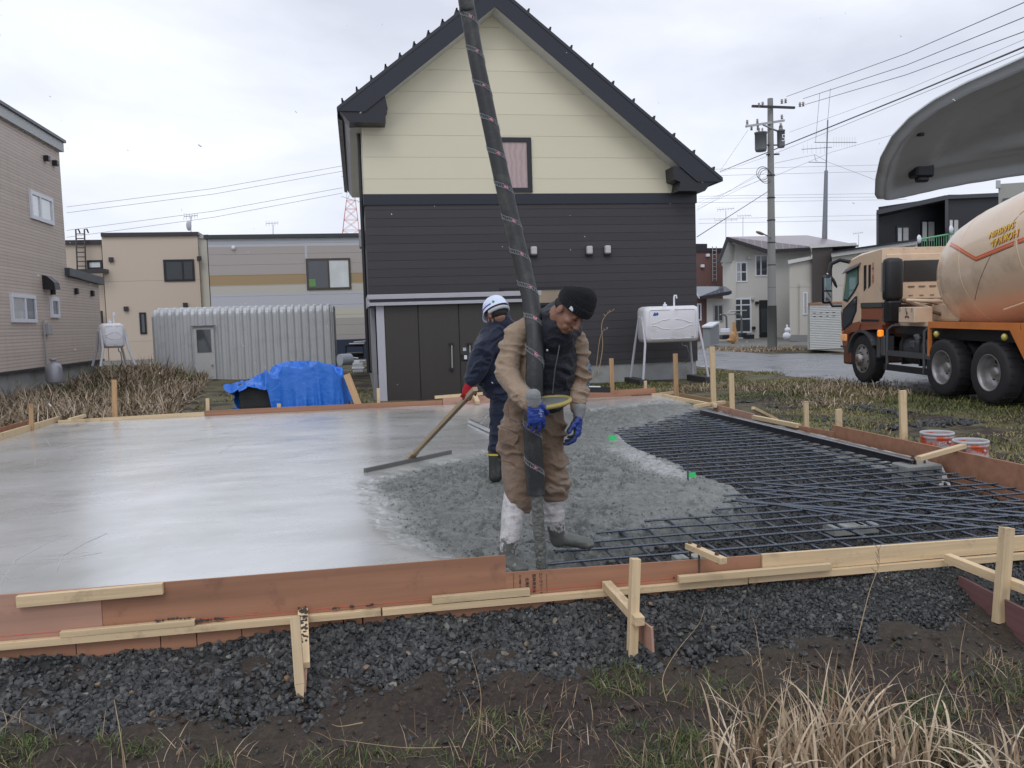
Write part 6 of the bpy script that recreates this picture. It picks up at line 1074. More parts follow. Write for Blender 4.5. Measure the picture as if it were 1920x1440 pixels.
# wheels
def wheel(x, y, rear, side=-1):
    R_ = .50; T = tp('wheel', MB().lathe([(.30, .14), (.34, .15), (.44, .155), (.485, .13), (R_, .09), (R_, -.09), (.485, -.13), (.44, -.15), (.30, -.14)], (x, y, R_), 'X', 40), RUB)
    for k in range(44): 
        w = 2*PI*k/44; mb = MB(); c = Vector((x, y+(R_)*math.cos(w), R_+(R_)*math.sin(w))); mb.box((-.12, -.018, -.006), (.12, .018, .006)); mb.xf(Matrix.Translation(c) @ Matrix.Rotation(w-PI/2, 4, 'X')); 
        if k % 1 == 0 and side < 0 and k % 2 == 0: tp('tread_block', mb, RUB, T)
    s = side
    if rear: pr_ = [(.30, .145), (.285, .15), (.275, .10), (.26, .05), (.255, -.05), (.15, -.07), (.10, -.05), (.10, .05), (.05, .07), (0, .07)]
    else: pr_ = [(.30, .145), (.285, .15), (.27, .12), (.23, .13), (.17, .17), (.13, .175), (.10, .16), (.10, .24), (.06, .26), (0, .26)]
    rm = tp('rim', MB().lathe([(r_, s*h) for r_, h in pr_], (x, y, R_), 'X', 32), RIM, T)
    for k in range(8):
        w = 2*PI*k/8+.2; rr_ = .20 if rear else .235; hx = (-.062 if rear else .128)+.005; mb = MB(); c = (x+s*hx, y+rr_*math.cos(w), R_+rr_*math.sin(w)); mb.ball(c, (.012, .032, .032), 10); tp('hand_hole', mb, BLKF, rm)
    if not rear:
        mb = MB(); mb.lathe([(.0, s*.27), (.055, s*.268), (.085, s*.235), (.09, s*.17)], (x, y, R_), 'X', 12); tp('hub', mb, mat('hub_rust', (.20, .09, .06), .7, var=.4, sc=30), rm)
    for k in range(8): w = 2*PI*k/8; mb = MB(); rr_ = .135; hx = .06 if False else (-.045 if rear else .175); mb.tube([(x+s*hx, y+rr_*math.cos(w), R_+rr_*math.sin(w)), (x+s*(hx+.03), y+rr_*math.cos(w), R_+rr_*math.sin(w))], .014, 6); tp('wheel_nut', mb, mat('nut_dark', (.08, .07, .065), .5), rm)
wheel(-1.06, 0, False); wheel(1.04, 0, False, 1)
for y in (-2.86, -4.16): wheel(-1.07, y, True); wheel(1.05, y, True, 1); tp('inner_tyre', MB().lathe([(.30, .14), (.44, .15), (.5, .09), (.5, -.09), (.44, -.15), (.3, -.14)], (-.74, y, .5), 'X', 32), RUB)
# drum
AX0 = Vector((.0, -1.78, 1.95)); AXD = Vector((0, -math.cos(R(11)), math.sin(R(11)))); AXU = Vector((0, math.sin(R(11)), math.cos(R(11)))); AXS = Vector((-1, 0, 0))
DP = [(0, .05), (.0, .35), (.05, .56), (.18, .76), (.4, .91), (.75, 1.05), (1.2, 1.10), (1.8, 1.12), (2.9, 1.12), (3.6, 1.02), (4.6, .72), (5.2, .55)]
def drad(s):
    for i in range(1, len(DP)-1):
        if DP[i][0] <= s <= DP[i+1][0]: u = (s-DP[i][0])/max(1e-6, DP[i+1][0]-DP[i][0]); return DP[i][1]*(1-u)+DP[i+1][1]*u
    return DP[-1][1]
def dpt(s, ph, off=0): r_ = drad(max(0, s))+off; return AX0+AXD*s+(AXS*math.cos(ph)+AXU*math.sin(ph))*r_
mb = MB(); ss_ = [0, .0, .02, .05, .1, .18, .28, .4, .57, .75, .97, 1.2, 1.5, 1.8, 2.3, 2.9, 3.2, 3.6, 4.1, 4.6, 5.2]; vs = []
for i, s_ in enumerate(ss_):
    r_ = [.05, .35][i] if i < 2 else drad(s_)
    for k in range(64): w = 2*PI*k/64; vs.append(AX0+AXD*s_+(AXS*math.cos(w)+AXU*math.sin(w))*r_)
mb.add(vs, [(i*64+k, i*64+(k+1) % 64, (i+1)*64+(k+1) % 64, (i+1)*64+k) for i in range(len(ss_)-1) for k in range(64)], True)
drum = tp('drum', mb, mat('drum_cream', (.72, .56, .41), .36, var=.06, sc=1.2, coat=.5, bmp=.04, dirt=.6, dirtc=(.42, .33, .25), dsc=1.6))
def dband(pts, w0, w1, m, nm, off=.004):
    """band on the drum surface through (s, phi) points between radial offsets w0..w1 (metres around)"""
    vs = []; P = []
    for i in range(len(pts)-1):
        for k in range(14): u = k/14; P.append((pts[i][0]*(1-u)+pts[i+1][0]*u, pts[i][1]*(1-u)+pts[i+1][1]*u))
    P.append(pts[-1])
    for s_, ph in P:
        for w in (w0, w1): vs.append(dpt(s_, ph+w/max(.4, drad(s_)), off))
    mb = MB(); mb.add(vs, [(2*i, 2*i+1, 2*i+3, 2*i+2) for i in range(len(P)-1)]); return tp(nm, mb, m, drum)
SP = [(.95, .50), (1.35, .30), (1.90, .0), (4.9, .0)]
SRED = mat('stripe_orange', (.72, .14, .05), .35, bmp=0, coat=.4); dband(SP, 0, .062, SRED, 'stripe'); dband(SP, -.014, -.005, mat('stripe_black', (.01, .01, .01), .4, bmp=0), 'stripe_line'); dband(SP, .024, .03, mat('stripe_pale', (.75, .5, .35), .4, bmp=0), 'stripe_line', .006)
SEAM = mat('seam_dark', (.16, .12, .09), .6, bmp=0)
for s_ in (.62, 1.55, 2.9): dband([(s_, -1.5), (s_, 1.8)], -.0, .0, SEAM, 'x') if 0 else None
def dring(s_): mb = MB(); mb.tube([dpt(s_, w, .0) for w in np.linspace(-1.6, 2.4, 50)], .007, 4); tp('weld_seam', mb, CRM, drum)
for s_ in (.57, 1.4, 2.9): dring(s_)
mb = MB(); mb.tube([dpt(1.5+1.6*u, -.55+1.1*u, 0) for u in np.linspace(0, 1, 20)], .005, 4); tp('weld_seam', mb, SEAM, drum)
YEL = mat('letter_yellow', (.80, .58, .05), .4, bmp=0); LRED = mat('letter_red', (.42, .06, .03), .4, bmp=0)
def dtext(s, size, sc, pc, slope, off, m):
    v_, f_ = text_mesh(s, size, .0006, 'CENTER', .002 if m is YEL else .003); mb = MB(); vs = []
    for p in v_:
        # text turned upside down: x runs forward, up runs down the drum
        xx = p[0]+p[1]*.15; yy = p[1]; a = slope; X_ = xx*math.cos(a)-yy*math.sin(a); Y_ = xx*math.sin(a)+yy*math.cos(a); s_ = sc+X_*-1*-1*(-1); ph = pc-Y_/1.12; vs.append(dpt(s_, ph, off+p[2]))
    mb.add(vs, f_); return tp('drum_lettering', mb, m, drum)
for dx, m_, o_ in ((.014, LRED, .005), (0, YEL, .009)): dtext('HOKKAI-', .165, 2.62+dx, .155-dx*.5, 0, o_, m_); dtext('SANSHIN', .15, 2.54+dx, .295-dx*.5, 0, o_, m_)
# ================================================================== RAISED TAILGATE
def gate():
    TZ = 1.86; top = [(1640, 372), (1641, 345), (1650, 305), (1672, 265), (1705, 230), (1750, 198), (1810, 166), (1870, 140), (1930, 113), (2010, 78), (2100, 35)]
    bot = [(1640, 372), (1645, 380), (1662, 380), (1690, 375), (1725, 367), (1770, 357), (1815, 349), (1870, 340), (1930, 331), (2010, 320), (2100, 308)]
    def smp(C, n_): 
        P = []
        for x, y in C:
            r_ = ray(x, y); t_ = (TZ+.3*2.2-CAMH)/(r_.z+.3*r_.y); P.append(V(0, 0, CAMH)+r_*t_)
        d = [0]
        for i in range(len(P)-1): d.append(d[-1]+(P[i+1]-P[i]).length)
        out = []
        for k in range(n_+1):
            s_ = (k/n_)**1.3*d[-1]; i = max(j for j in range(len(d)) if d[j] <= s_+1e-9); i = min(i, len(P)-2); out.append(P[i].lerp(P[i+1], (s_-d[i])/max(1e-9, d[i+1]-d[i])))
        return out
    n_, q = 70, 60; T = smp(top, n_); B = smp(bot, n_); Tn = np.array(T); Bn = np.array(B)
    u = np.linspace(0, 1, q); u = .5-.5*np.cos(u*PI); X = Tn[:, None, 0]*(1-u)+Bn[:, None, 0]*u; Y = Tn[:, None, 1]*(1-u)+Bn[:, None, 1]*u
    poly = [tuple(p[:2]) for p in T]+[tuple(p[:2]) for p in B[::-1]]; sd = -sdpoly(X, Y, poly); end = ss(0, .3, np.hypot(X-Tn[-1, 0], Y-Tn[-1, 1])*0+1)
    h = .035*ss(.03, 0, sd)+.0; z = TZ+.012*ss(.035, .0, sd)+.035*ss(.028, .06, sd)
    vv = np.broadcast_to(u, X.shape); z = z-.05*ss(.60, .70, vv)*ss(.12, .3, sd)-.012*ss(.09, .05, np.abs(sd-.10))
    z = z-.3*(Y-2.2); v = np.stack([X.ravel(), Y.ravel(), z.ravel()], 1); v2 = v.copy(); v2[:, 2] = TZ+.018+.07*ss(0, .25, sd.ravel())-.3*(Y.ravel()-2.2); i = (np.arange(q-1)[None, :]+np.arange(n_)[:, None]*q).ravel(); f = np.stack([i, i+1, i+q+1, i+q], 1); N0 = len(v)
    edge = list(range(0, (n_+1)*q, q)); edge2 = [e+q-1 for e in edge]; ring = edge+[n_*q+k for k in range(1, q)]+edge2[::-1][1:]
    sf = np.array([(ring[k], ring[(k+1) % len(ring)], ring[(k+1) % len(ring)]+N0, ring[k]+N0) for k in range(len(ring))]); F_ = np.concatenate([f, f[:, ::-1]+N0, sf])
    me = npmesh('gate_shell', np.concatenate([v, v2]), F_, mat('gate_grey', (.58, .62, .64), .42, var=.07, sc=2, bmp=.06, dirt=.3, dirtc=(.10, .10, .10), dsc=3), True); t = thing('car_tailgate', 'grey underside of a raised car tailgate reaching in at the upper right', 'tailgate', (v[:, 0].mean(), v[:, 1].mean(), TZ)); off = np.array([*t.location]); c = np.empty(len(me.vertices)*3); me.vertices.foreach_get('co', c); c = c.reshape(-1, 3)-off; me.vertices.foreach_set('co', c.ravel()); me.update(); link('gate_shell', me, t)
    def gp(px, y_, dz=0): r_ = ray(px, y_); t_ = (TZ+.3*2.2+dz-CAMH)/(r_.z+.3*r_.y); return V(0, 0, CAMH)+r_*t_
    L_ = gp(1728, 331); mb = MB(); mb.box((L_.x-.030, L_.y-.02, L_.z-.004), (L_.x+.034, L_.y+.03, L_.z+.04), .006); mb.box((L_.x-.018, L_.y-.014, L_.z-.018), (L_.x+.02, L_.y+.014, L_.z), .005); part('latch', mb, BLKF, t)
    L_ = gp(1726, 247, .03); mb = MB(); mb.tube([(L_.x, L_.y, L_.z+.03), (L_.x, L_.y, L_.z-.012)], .010, 12); part('rubber_stop', mb, BLKF, t)
    for px, y_ in ((1803, 233), (1824, 240), (1827, 245), (1830, 249), (1848, 232), (1851, 238), (1845, 240)): L_ = gp(px, y_, .048); mb = MB(); mb.ball(L_, (.003, .003, .002), 6); part('mud_speck', mb, MUD, t)
gate()
# ================================================================== PEOPLE
def _h3(a, b, c, s): n = (a*374761393+b*668265263+c*2147483647+s*974634777) & 0xffffffff; n = ((n ^ (n >> 13))*1274126177) & 0xffffffff; return ((n ^ (n >> 16)) & 0xffff)/65535.
def vn3(P, s=0):
    I = np.floor(P).astype(np.int64); F_ = P-I; F_ = F_*F_*(3-2*F_); r = 0
    for dx in (0, 1):
        for dy in (0, 1):
            for dz in (0, 1): r = r+_h3(I[:, 0]+dx, I[:, 1]+dy, I[:, 2]+dz, s)*np.where(dx, F_[:, 0], 1-F_[:, 0])*np.where(dy, F_[:, 1], 1-F_[:, 1])*np.where(dz, F_[:, 2], 1-F_[:, 2])
    return r
def fb3(P, o=3, s=0): return sum(vn3(P*2**i, s+i*7)*.5**i for i in range(o))/sum(.5**i for i in range(o))
class BL(MB):
    """solid pieces that are fused into one continuous surface"""
    def cap(s, a, ra, b, rb, seg=20, fl=1, side=None):
        a = Vector(a); b = Vector(b); L_ = (b-a).length; n_ = max(2, int(L_/.02)); t = (b-a).normalized(); sd = Vector(side) if side is not None else (Vector((1, 0, 0)) if abs(t.x) < .9 else Vector((0, 1, 0)))
        return s.loft([(a.lerp(b, i/n_), ra+(rb-ra)*i/n_, (ra+(rb-ra)*i/n_)*fl) for i in range(n_+1)], sd, seg)
    def loft(s, rings, side=(1, 0, 0), seg=28, cap=True):
        """rings (centre, half width along side, half depth)"""
        R_ = [(Vector(c), a, b) for c, a, b in rings]
        if cap:
            t0 = (R_[0][0]-R_[1][0]).normalized(); t1 = (R_[-1][0]-R_[-2][0]).normalized()
            pre = [(R_[0][0]+t0*math.sin(w)*min(R_[0][1], R_[0][2]), R_[0][1]*math.cos(w), R_[0][2]*math.cos(w)) for w in (1.45, 1.1, .7, .35)]; post = [(R_[-1][0]+t1*math.sin(w)*min(R_[-1][1], R_[-1][2]), R_[-1][1]*math.cos(w), R_[-1][2]*math.cos(w)) for w in (.35, .7, 1.1, 1.45)]; R_ = pre+R_+post
        sd = Vector(side).normalized(); vs = []; n_ = len(R_)
        for i, (c, a, b) in enumerate(R_):
            t = (R_[min(i+1, n_-1)][0]-R_[max(0, i-1)][0]).normalized(); x = (sd-t*sd.dot(t)).normalized(); y = t.cross(x)
            for k in range(seg): w = 2*PI*k/seg; vs.append(c+x*a*math.cos(w)+y*b*math.sin(w))
        s.add(vs, [(i*seg+k, i*seg+(k+1) % seg, (i+1)*seg+(k+1) % seg, (i+1)*seg+k) for i in range(n_-1) for k in range(seg)]); s.add([vs[k] for k in range(seg)], [tuple(range(seg))[::-1]]); s.add([vs[(n_-1)*seg+k] for k in range(seg)], [tuple(range(seg))]); return s
def smooth_rings(pts, sub=6):
    """Catmull-Rom through (centre, a, b)"""
    out = []; n_ = len(pts); P = [np.array([*Vector(c), a, b]) for c, a, b in pts]
    for i in range(n_-1):
        p0, p1, p2, p3 = P[max(i-1, 0)], P[i], P[i+1], P[min(i+2, n_-1)]
        for k in range(sub): t = k/sub; q = .5*((2*p1)+(p2-p0)*t+(2*p0-5*p1+4*p2-p3)*t*t+(3*p1-p0-3*p2+p3)*t**3); out.append((Vector(q[:3]), max(.002, q[3]), max(.002, q[4])))
    q = P[-1]; out.append((Vector(q[:3]), q[3], q[4])); return out
def blob(name, bl, mats, parent, voxel=.008, it=3, disp=None, matf=None, attr=None):
    me = bpy.data.meshes.new('tmp'); me.from_pydata(bl.v, [], bl.f); bm = bmesh.new(); bm.from_mesh(me); bmesh.ops.recalc_face_normals(bm, faces=bm.faces[:]); bm.to_mesh(me); bm.free(); o = bpy.data.objects.new('tmp', me); COL.objects.link(o); md = o.modifiers.new('r', 'REMESH'); md.mode = 'VOXEL'; md.voxel_size = voxel; md.adaptivity = 0; bpy.context.view_layer.update()
    m2 = bpy.data.meshes.new_from_object(o.evaluated_get(bpy.context.evaluated_depsgraph_get())); bpy.data.objects.remove(o); bpy.data.meshes.remove(me)
    n_ = len(m2.vertices); v = np.empty(n_*3); m2.vertices.foreach_get('co', v); v = v.reshape(-1, 3); ne = len(m2.edges); e = np.empty(ne*2, dtype=np.int64); m2.edges.foreach_get('vertices', e); e = e.reshape(-1, 2); deg = np.bincount(e.ravel(), minlength=n_).astype(float)[:, None]
    for _ in range(it):
        a = np.zeros_like(v)
        for c in range(3): a[:, c] = np.bincount(e[:, 0], v[e[:, 1], c], n_)+np.bincount(e[:, 1], v[e[:, 0], c], n_)
        v = v*.4+.6*a/np.maximum(deg, 1)
    m2.vertices.foreach_set('co', v.ravel()); m2.update(); N_ = np.empty(n_*3); m2.vertices.foreach_get('normal', N_); N_ = N_.reshape(-1, 3)
    if disp is not None:
        d = disp(v, N_)
        v = v+(N_*d[:, None] if d.ndim == 1 else d); m2.vertices.foreach_set('co', v.ravel()); m2.update(); m2.vertices.foreach_get('normal', N_.reshape(-1)) if 0 else None
    mats = mats if isinstance(mats, (list, tuple)) else [mats]; m2.materials.clear()
    for m in mats: m2.materials.append(m)
    if matf is not None:
        npoly = len(m2.polygons); c = np.empty(npoly*3); m2.polygons.foreach_get('center', c); nn = np.empty(npoly*3); m2.polygons.foreach_get('normal', nn); m2.polygons.foreach_set('material_index', matf(c.reshape(-1, 3), nn.reshape(-1, 3)).astype(np.int32))
    m2.polygons.foreach_set('use_smooth', np.ones(len(m2.polygons), bool)); off = np.array(org(parent)) if parent else np.zeros(3); m2.vertices.foreach_set('co', (v-off).ravel()); m2.update(); m2.name = name; return link(name, m2, parent)
def folds(amp, along=26, across=5, seed=0, axis=(0, 0, 1), base=.003):
    ax = np.array(axis, float); ax /= np.linalg.norm(ax)
    def f(v, n_):
        t = v@ax; q = v*across+ax[None]*(t*(along-across))[:, None]; w = fb3(v*9, 2, seed+3)*1.6; r = 1-np.abs(2*fb3(q+w[:, None], 2, seed)-1); m = ss(.35, .65, fb3(v*6, 2, seed+9)); r = np.maximum(r, 0)**2.6; r2 = 1-np.abs(2*fb3(q*1.9+w[:, None]*2+7, 2, seed+21)-1); return amp*(r-.45)*(m*.8+.2)*1.7+amp*.42*(np.maximum(r2, 0)**2-.5)*m+base*(fb3(v*40, 2, seed+5)-.5)
    return f
def cloth(name, c, var=.12, rough=.8, dirt=0, dirtc=(.3, .3, .29), weave=900, dsc=6):
    if name in _mc: return _mc[name]
    m, n, l, b = newmat(name); _mc[name] = m; f = noise(n, l, 7, 5, .65); col = mixc(n, l, f, dk(c, 1-var), dk(c, 1+var))
    if dirt: col = mixc(n, l, mth(n, l, 'MULTIPLY', ramp(n, l, noise(n, l, dsc, 6, .7), .5, .68), dirt), col, dirtc)
    l.new(col, b.inputs['Base Color']); b.inputs['Roughness'].default_value = rough; b.inputs['Sheen Weight'].default_value = .1; b.inputs['Specular IOR Level'].default_value = .25
    bump(n, l, b, noise(n, l, weave*.35, 2), .25, .001); bump(n, l, b, noise(n, l, 38, 5, .62, dist=1.2), .7, .010); return m
TAN = cloth('jacket_tan', (.315, .235, .170), .14, dirt=.35, dirtc=(.22, .17, .13)); TRO = cloth('trousers_brown', (.215, .150, .108), .14, dirt=.5, dirtc=(.28, .25, .215)); VES = cloth('vest_black', (.012, .014, .022), .2, .45); NVY = cloth('jacket_navy', (.012, .018, .040), .2, .55)
SKN = mat('skin_tanned', (.27, .135, .09), .5, var=.16, sc=26, bmp=.2, bsc=180, bd=.002); HAIR = mat('hair_black', (.012, .010, .009), .6, bmp=.4, bsc=200); GBL = mat('glove_blue', (.018, .05, .27), .5, var=.2, sc=20, bmp=.3, bsc=90, dirt=.25, dirtc=(.2, .22, .28), dsc=30); GGR = mat('glove_palm_grey', (.045, .052, .055), .6, var=.3, sc=30, bmp=.4, bsc=150); CUF = cloth('glove_cuff', (.24, .25, .26), .1); GRD = cloth('glove_red', (.36, .015, .025), .15)
def hand(name, wr, d, nrm, size, mats, parent, curls, thumb=1, spread=.0, cuff=None, voxel=.0035):
    """wr wrist point, d finger direction, nrm back-of-hand direction, thumb=+1 if thumb lies toward d x nrm"""
    d = Vector(d).normalized(); nb = Vector(nrm); nb = (nb-d*nb.dot(d)).normalized(); s = d.cross(nb)*thumb; S_ = size; bl = BL(); wr = Vector(wr)
    bl.loft(smooth_rings([(wr-d*.02*S_, .030*S_, .022*S_), (wr+d*.02*S_, .034*S_, .020*S_), (wr+d*.055*S_, .043*S_, .018*S_), (wr+d*.095*S_, .044*S_, .016*S_)]), s)
    for k, (o_, ln) in enumerate(((.034, .074), (.012, .083), (-.011, .077), (-.032, .062))):
        p = wr+d*(.095-.006*abs(k-1))*S_+s*o_*S_; dirn = (d+s*(spread*(1.2-k))).normalized(); c = curls[k]; a = 0; r0 = .0115*S_; pts = [p-dirn*.02*S_]
        for j, fr in enumerate((.45, .3, .25)): a += c[j] if hasattr(c, '__len__') else c; q = dirn*math.cos(a)-nb*math.sin(a); pts.append(p); p = p+q*ln*fr*S_
        pts.append(p)
        for j in range(len(pts)-1): bl.cap(pts[j], r0*(1-.08*j), pts[j+1], r0*(1-.08*(j+1)), 12)
    p = wr+d*.025*S_+s*.03*S_; q = p+(s*.72+d*.62-nb*.35).normalized()*.045*S_; r_ = q+(s*.25+d*.85-nb*.45).normalized()*.034*S_; bl.cap(p, .016*S_, q, .0135*S_, 12); bl.cap(q, .0135*S_, r_, .0105*S_, 12)
    nba = np.array(nb); o = blob(name, bl, mats, parent, voxel, 2, folds(.0035, 60, 20, 5, tuple(d), .001), (lambda c, n_: ((n_@nba) < -.12)) if len(mats) > 1 else None)
    if cuff is not None: b2 = BL(); b2.loft(smooth_rings([(wr-d*.03*S_, .037*S_, .033*S_), (wr-d*.012*S_, .036*S_, .030*S_), (wr+d*.012*S_, .036*S_, .025*S_)]), s); blob('glove_cuff', b2, cuff, o, .004, 2, folds(.002, 90, 30, 2, tuple(d), .001))
    return o
def head(bl, M):
    E_ = lambda c, r: bl.ball(M @ Vector(c), r, 20, M.to_3x3())
    E_((0, .012, .035), (.077, .096, .096)); E_((0, -.028, -.03), (.064, .062, .085)); E_((0, -.058, -.098), (.030, .027, .022)); E_((0, -.035, -.085), (.050, .045, .03))
    for s in (-1, 1): E_((s*.040, -.058, -.028), (.026, .024, .022)); E_((s*.079, .006, -.012), (.010, .020, .032)); E_((s*.030, -.075, .004), (.017, .012, .011)); E_((s*.012, -.103, -.043), (.009, .011, .008)); E_((s*.03, -.066, -.065), (.022, .018, .022))
    E_((0, -.080, .026), (.050, .014, .012)); bl.cap(M @ Vector((0, -.085, .012)), .009, M @ Vector((0, -.108, -.034)), .0125, 14); E_((0, -.112, -.038), (.012, .011, .010)); E_((0, -.086, -.068), (.024, .013, .006)); E_((0, -.084, -.080), (.021, .013, .007))
def facebits(M, par, brow=True):
    mb = MB()
    for s in (-1, 1):
        mb = MB(); P = [M @ Vector((s*x, y, z)) for x, y, z in ((.014, -.092, .025), (.028, -.094, .031), (.042, -.086, .030), (.052, -.074, .024))]; mb.tube(P, [.0035, .0045, .004, .0025], 8); part('eyebrow', mb, HAIR, par)
        mb = MB(); P = [M @ Vector((s*x, y, z)) for x, y, z in ((.018, -.0865, .000), (.026, -.0895, -.003), (.035, -.0875, -.003), (.043, -.081, .000))]; mb.tube(P, [.0012, .0022, .0022, .001], 6); part('eyelid_line', mb, HAIR, par)
    mb = MB(); P = [M @ Vector((x, -.0975+abs(x)*.28, -.074-abs(x)*.06)) for x in (-.022, -.01, 0, .01, .022)]; mb.tube(P, [.0008, .0018, .002, .0018, .0008], 6); part('mouth_line', mb, mat('lip_dark', (.16, .05, .045), .6, bmp=0), par)
def boot(pts, foot, mats, parent, nm='boot', splash=None, fl=.9):
    bl = BL(); bl.loft(smooth_rings(pts), (1, 0, 0)); bl.loft(smooth_rings(foot), (foot[-1][0]-foot[0][0]).cross(Vector((0, 0, 1))) if 1 else None); return blob(nm, bl, mats, parent, .006, 3, folds(.004, 30, 9, 4), splash)
# ---- worker in tan with the hose
YW = 4.80
def q(x, y, dy=0): return oy(x, y, YW+dy)
w1 = thing('person', 'person in tan jacket, black vest and black knit cap guiding the thick hose', 'person', q(1000, 1050, 0))
HM = Matrix.Translation(q(1068, 581, -.20)) @ Matrix.Rotation(R(36), 4, 'Z') @ Matrix.Rotation(R(44), 4, 'X') @ Matrix.Rotation(R(8), 4, 'Y')
shR, shL = q(972, 625, .02), q(1078, 640, -.02); elR, elL = q(950, 700, -.02), q(1088, 700, .0); wrR, wrL = q(994, 748, -.27), q(1084, 764, -.06)
bl = BL(); head(bl, HM); neck = HM @ Vector((0, .035, -.07)); chest = q(1027, 660, .02); bl.cap(HM @ Vector((0, .03, -.03)), .056, neck, .056); bl.cap(neck, .056, q(1032, 640, -.02), .065); bl.loft(smooth_rings([(q(1030, 640, 0), .12, .08), (chest, .14, .09), (q(1010, 740, .06), .12, .08), (q(1003, 790, .06), .13, .085)])); 
for a, b_, c in ((shR, elR, wrR), (shL, elL, wrL)): bl.cap(q(1027, 640), .05, a, .045); bl.cap(a, .036, b_, .028); bl.cap(b_, .028, c, .022)
lgs = (((968, 800), (966, 885), (955, 1000)), ((1034, 800), (1040, 880), (1046, 985)))
for (a, b_, c), (d1, d2) in zip(lgs, ((.01, -.01), (.06, .12))): bl.cap(q(*a, .05), .07, q(*b_, d1), .05); bl.cap(q(*b_, d1), .05, q(*c, d2), .035)
body = blob('body', bl, SKN, w1, .0045, 2); facebits(HM, w1)
# stubble shadow-free short hair at the sides
bl = BL(); 
for s in (-1, 1): bl.ball(HM @ Vector((s*.069, .030, .008)), (.014, .045, .035), 14, HM.to_3x3())
bl.ball(HM @ Vector((0, .052, .0)), (.062, .044, .045), 18, HM.to_3x3()); blob('hair', bl, HAIR, w1, .006, 2)
# knit cap: ribbed dome with a folded band
def capdisp(v, n_):
    L_ = np.array(HM.inverted()); p = v@L_[:3, :3].T+L_[:3, 3]; a = np.arctan2(p[:, 0], p[:, 1]-.01); return .0016*np.sin(a*44)+.004*(fb3(v*18, 2, 3)-.5)
bl = BL(); bl.loft(smooth_rings([(HM @ Vector((0, -.006, .028)), .090, .106), (HM @ Vector((0, -.002, .060)), .095, .112), (HM @ Vector((0, .006, .095)), .093, .108), (HM @ Vector((0, .012, .120)), .082, .096), (HM @ Vector((0, .020, .139)), .062, .074), (HM @ Vector((0, .026, .149)), .036, .044), (HM @ Vector((0, .028, .152)), .008, .010)]), HM.to_3x3() @ Vector((1, 0, 0)), 64, False)
hat = blob('knit_cap', bl, cloth('cap_black', (.009, .0095, .012), .15, .9), w1, .0042, 2, capdisp)
bl = BL(); bl.loft(smooth_rings([(HM @ Vector((0, -.010, .026)), .094, .110), (HM @ Vector((0, -.008, .052)), .097, .114), (HM @ Vector((0, -.006, .072)), .096, .112)]), HM.to_3x3() @ Vector((1, 0, 0)), 64, False); blob('cap_band', bl, _mc['cap_black'], hat, .0042, 1, capdisp)
# little white mark on the cap band above the ear
def onhat(u, w, r_=.101): a = R(-62)+u/.1; return HM @ Vector((math.sin(a)*(r_), -.008-math.cos(a)*.118, .052+w))
for (u0, w0, k) in ((0, -.010, 3), ):
    for rr_ in (.0155, .0105, .0055):
        mb = MB(); P = [onhat(u0-.014+rr_*math.cos(t_)*1.0, w0+rr_*math.sin(t_)) for t_ in np.linspace(0, PI/2, 9)]; mb.tube(P, .0021, 6); part('cap_mark', mb, mat('mark_white', (.75, .78, .85), .6, bmp=0), hat)
mb = MB(); mb.add([onhat(-.016, -.012), onhat(.006, -.012), onhat(.003, .0), onhat(-.004, .006), onhat(-.016, .006)], [(0, 1, 2, 3, 4)]); part('cap_mark', mb, _mc['mark_white'], hat)
# jacket: torso and both sleeves in one
bl = BL(); bl.loft(smooth_rings([(q(1030, 628, .0), .105, .085), (q(1028, 650, .02), .165, .115), (q(1022, 690, .04), .158, .12), (q(1012, 735, .05), .150, .115)]))
def sleeve(b, pts): b.loft(smooth_rings(pts, 7), (0, 1, 0), 24)
sleeve(bl, [(q(986, 613, .02), .066, .058), (q(967, 630, .02), .074, .070), (q(958, 662, .0), .071, .070), (q(951, 695, -.03), .068, .068), (q(963, 722, -.11), .061, .060), (q(980, 742, -.20), .053, .052)])
sleeve(bl, [(q(1068, 625, .0), .070, .060), (q(1082, 645, .0), .068, .062), (q(1088, 675, .01), .062, .056), (q(1088, 705, .01), .058, .054), (q(1085, 735, -.02), .052, .05), (q(1084, 755, -.05), .047, .046)])
jk = blob('jacket', bl, TAN, w1, .0065, 3, folds(.021, 22, 6, 31, (.25, -.1, 1)))
for a, b_, r_, lb in ((q(985, 745, -.22), q(993, 754, -.26), .055, 'r'), (q(1084, 752, -.05), q(1084, 764, -.06), .048, 'l')): c_ = BL(); c_.loft(smooth_rings([(a, r_, r_), (b_, r_*.94, r_*.94)]), (1, 0, 0), 28, True); blob('cuff', c_, TAN, jk, .006, 2, folds(.006, 30, 12, 8))
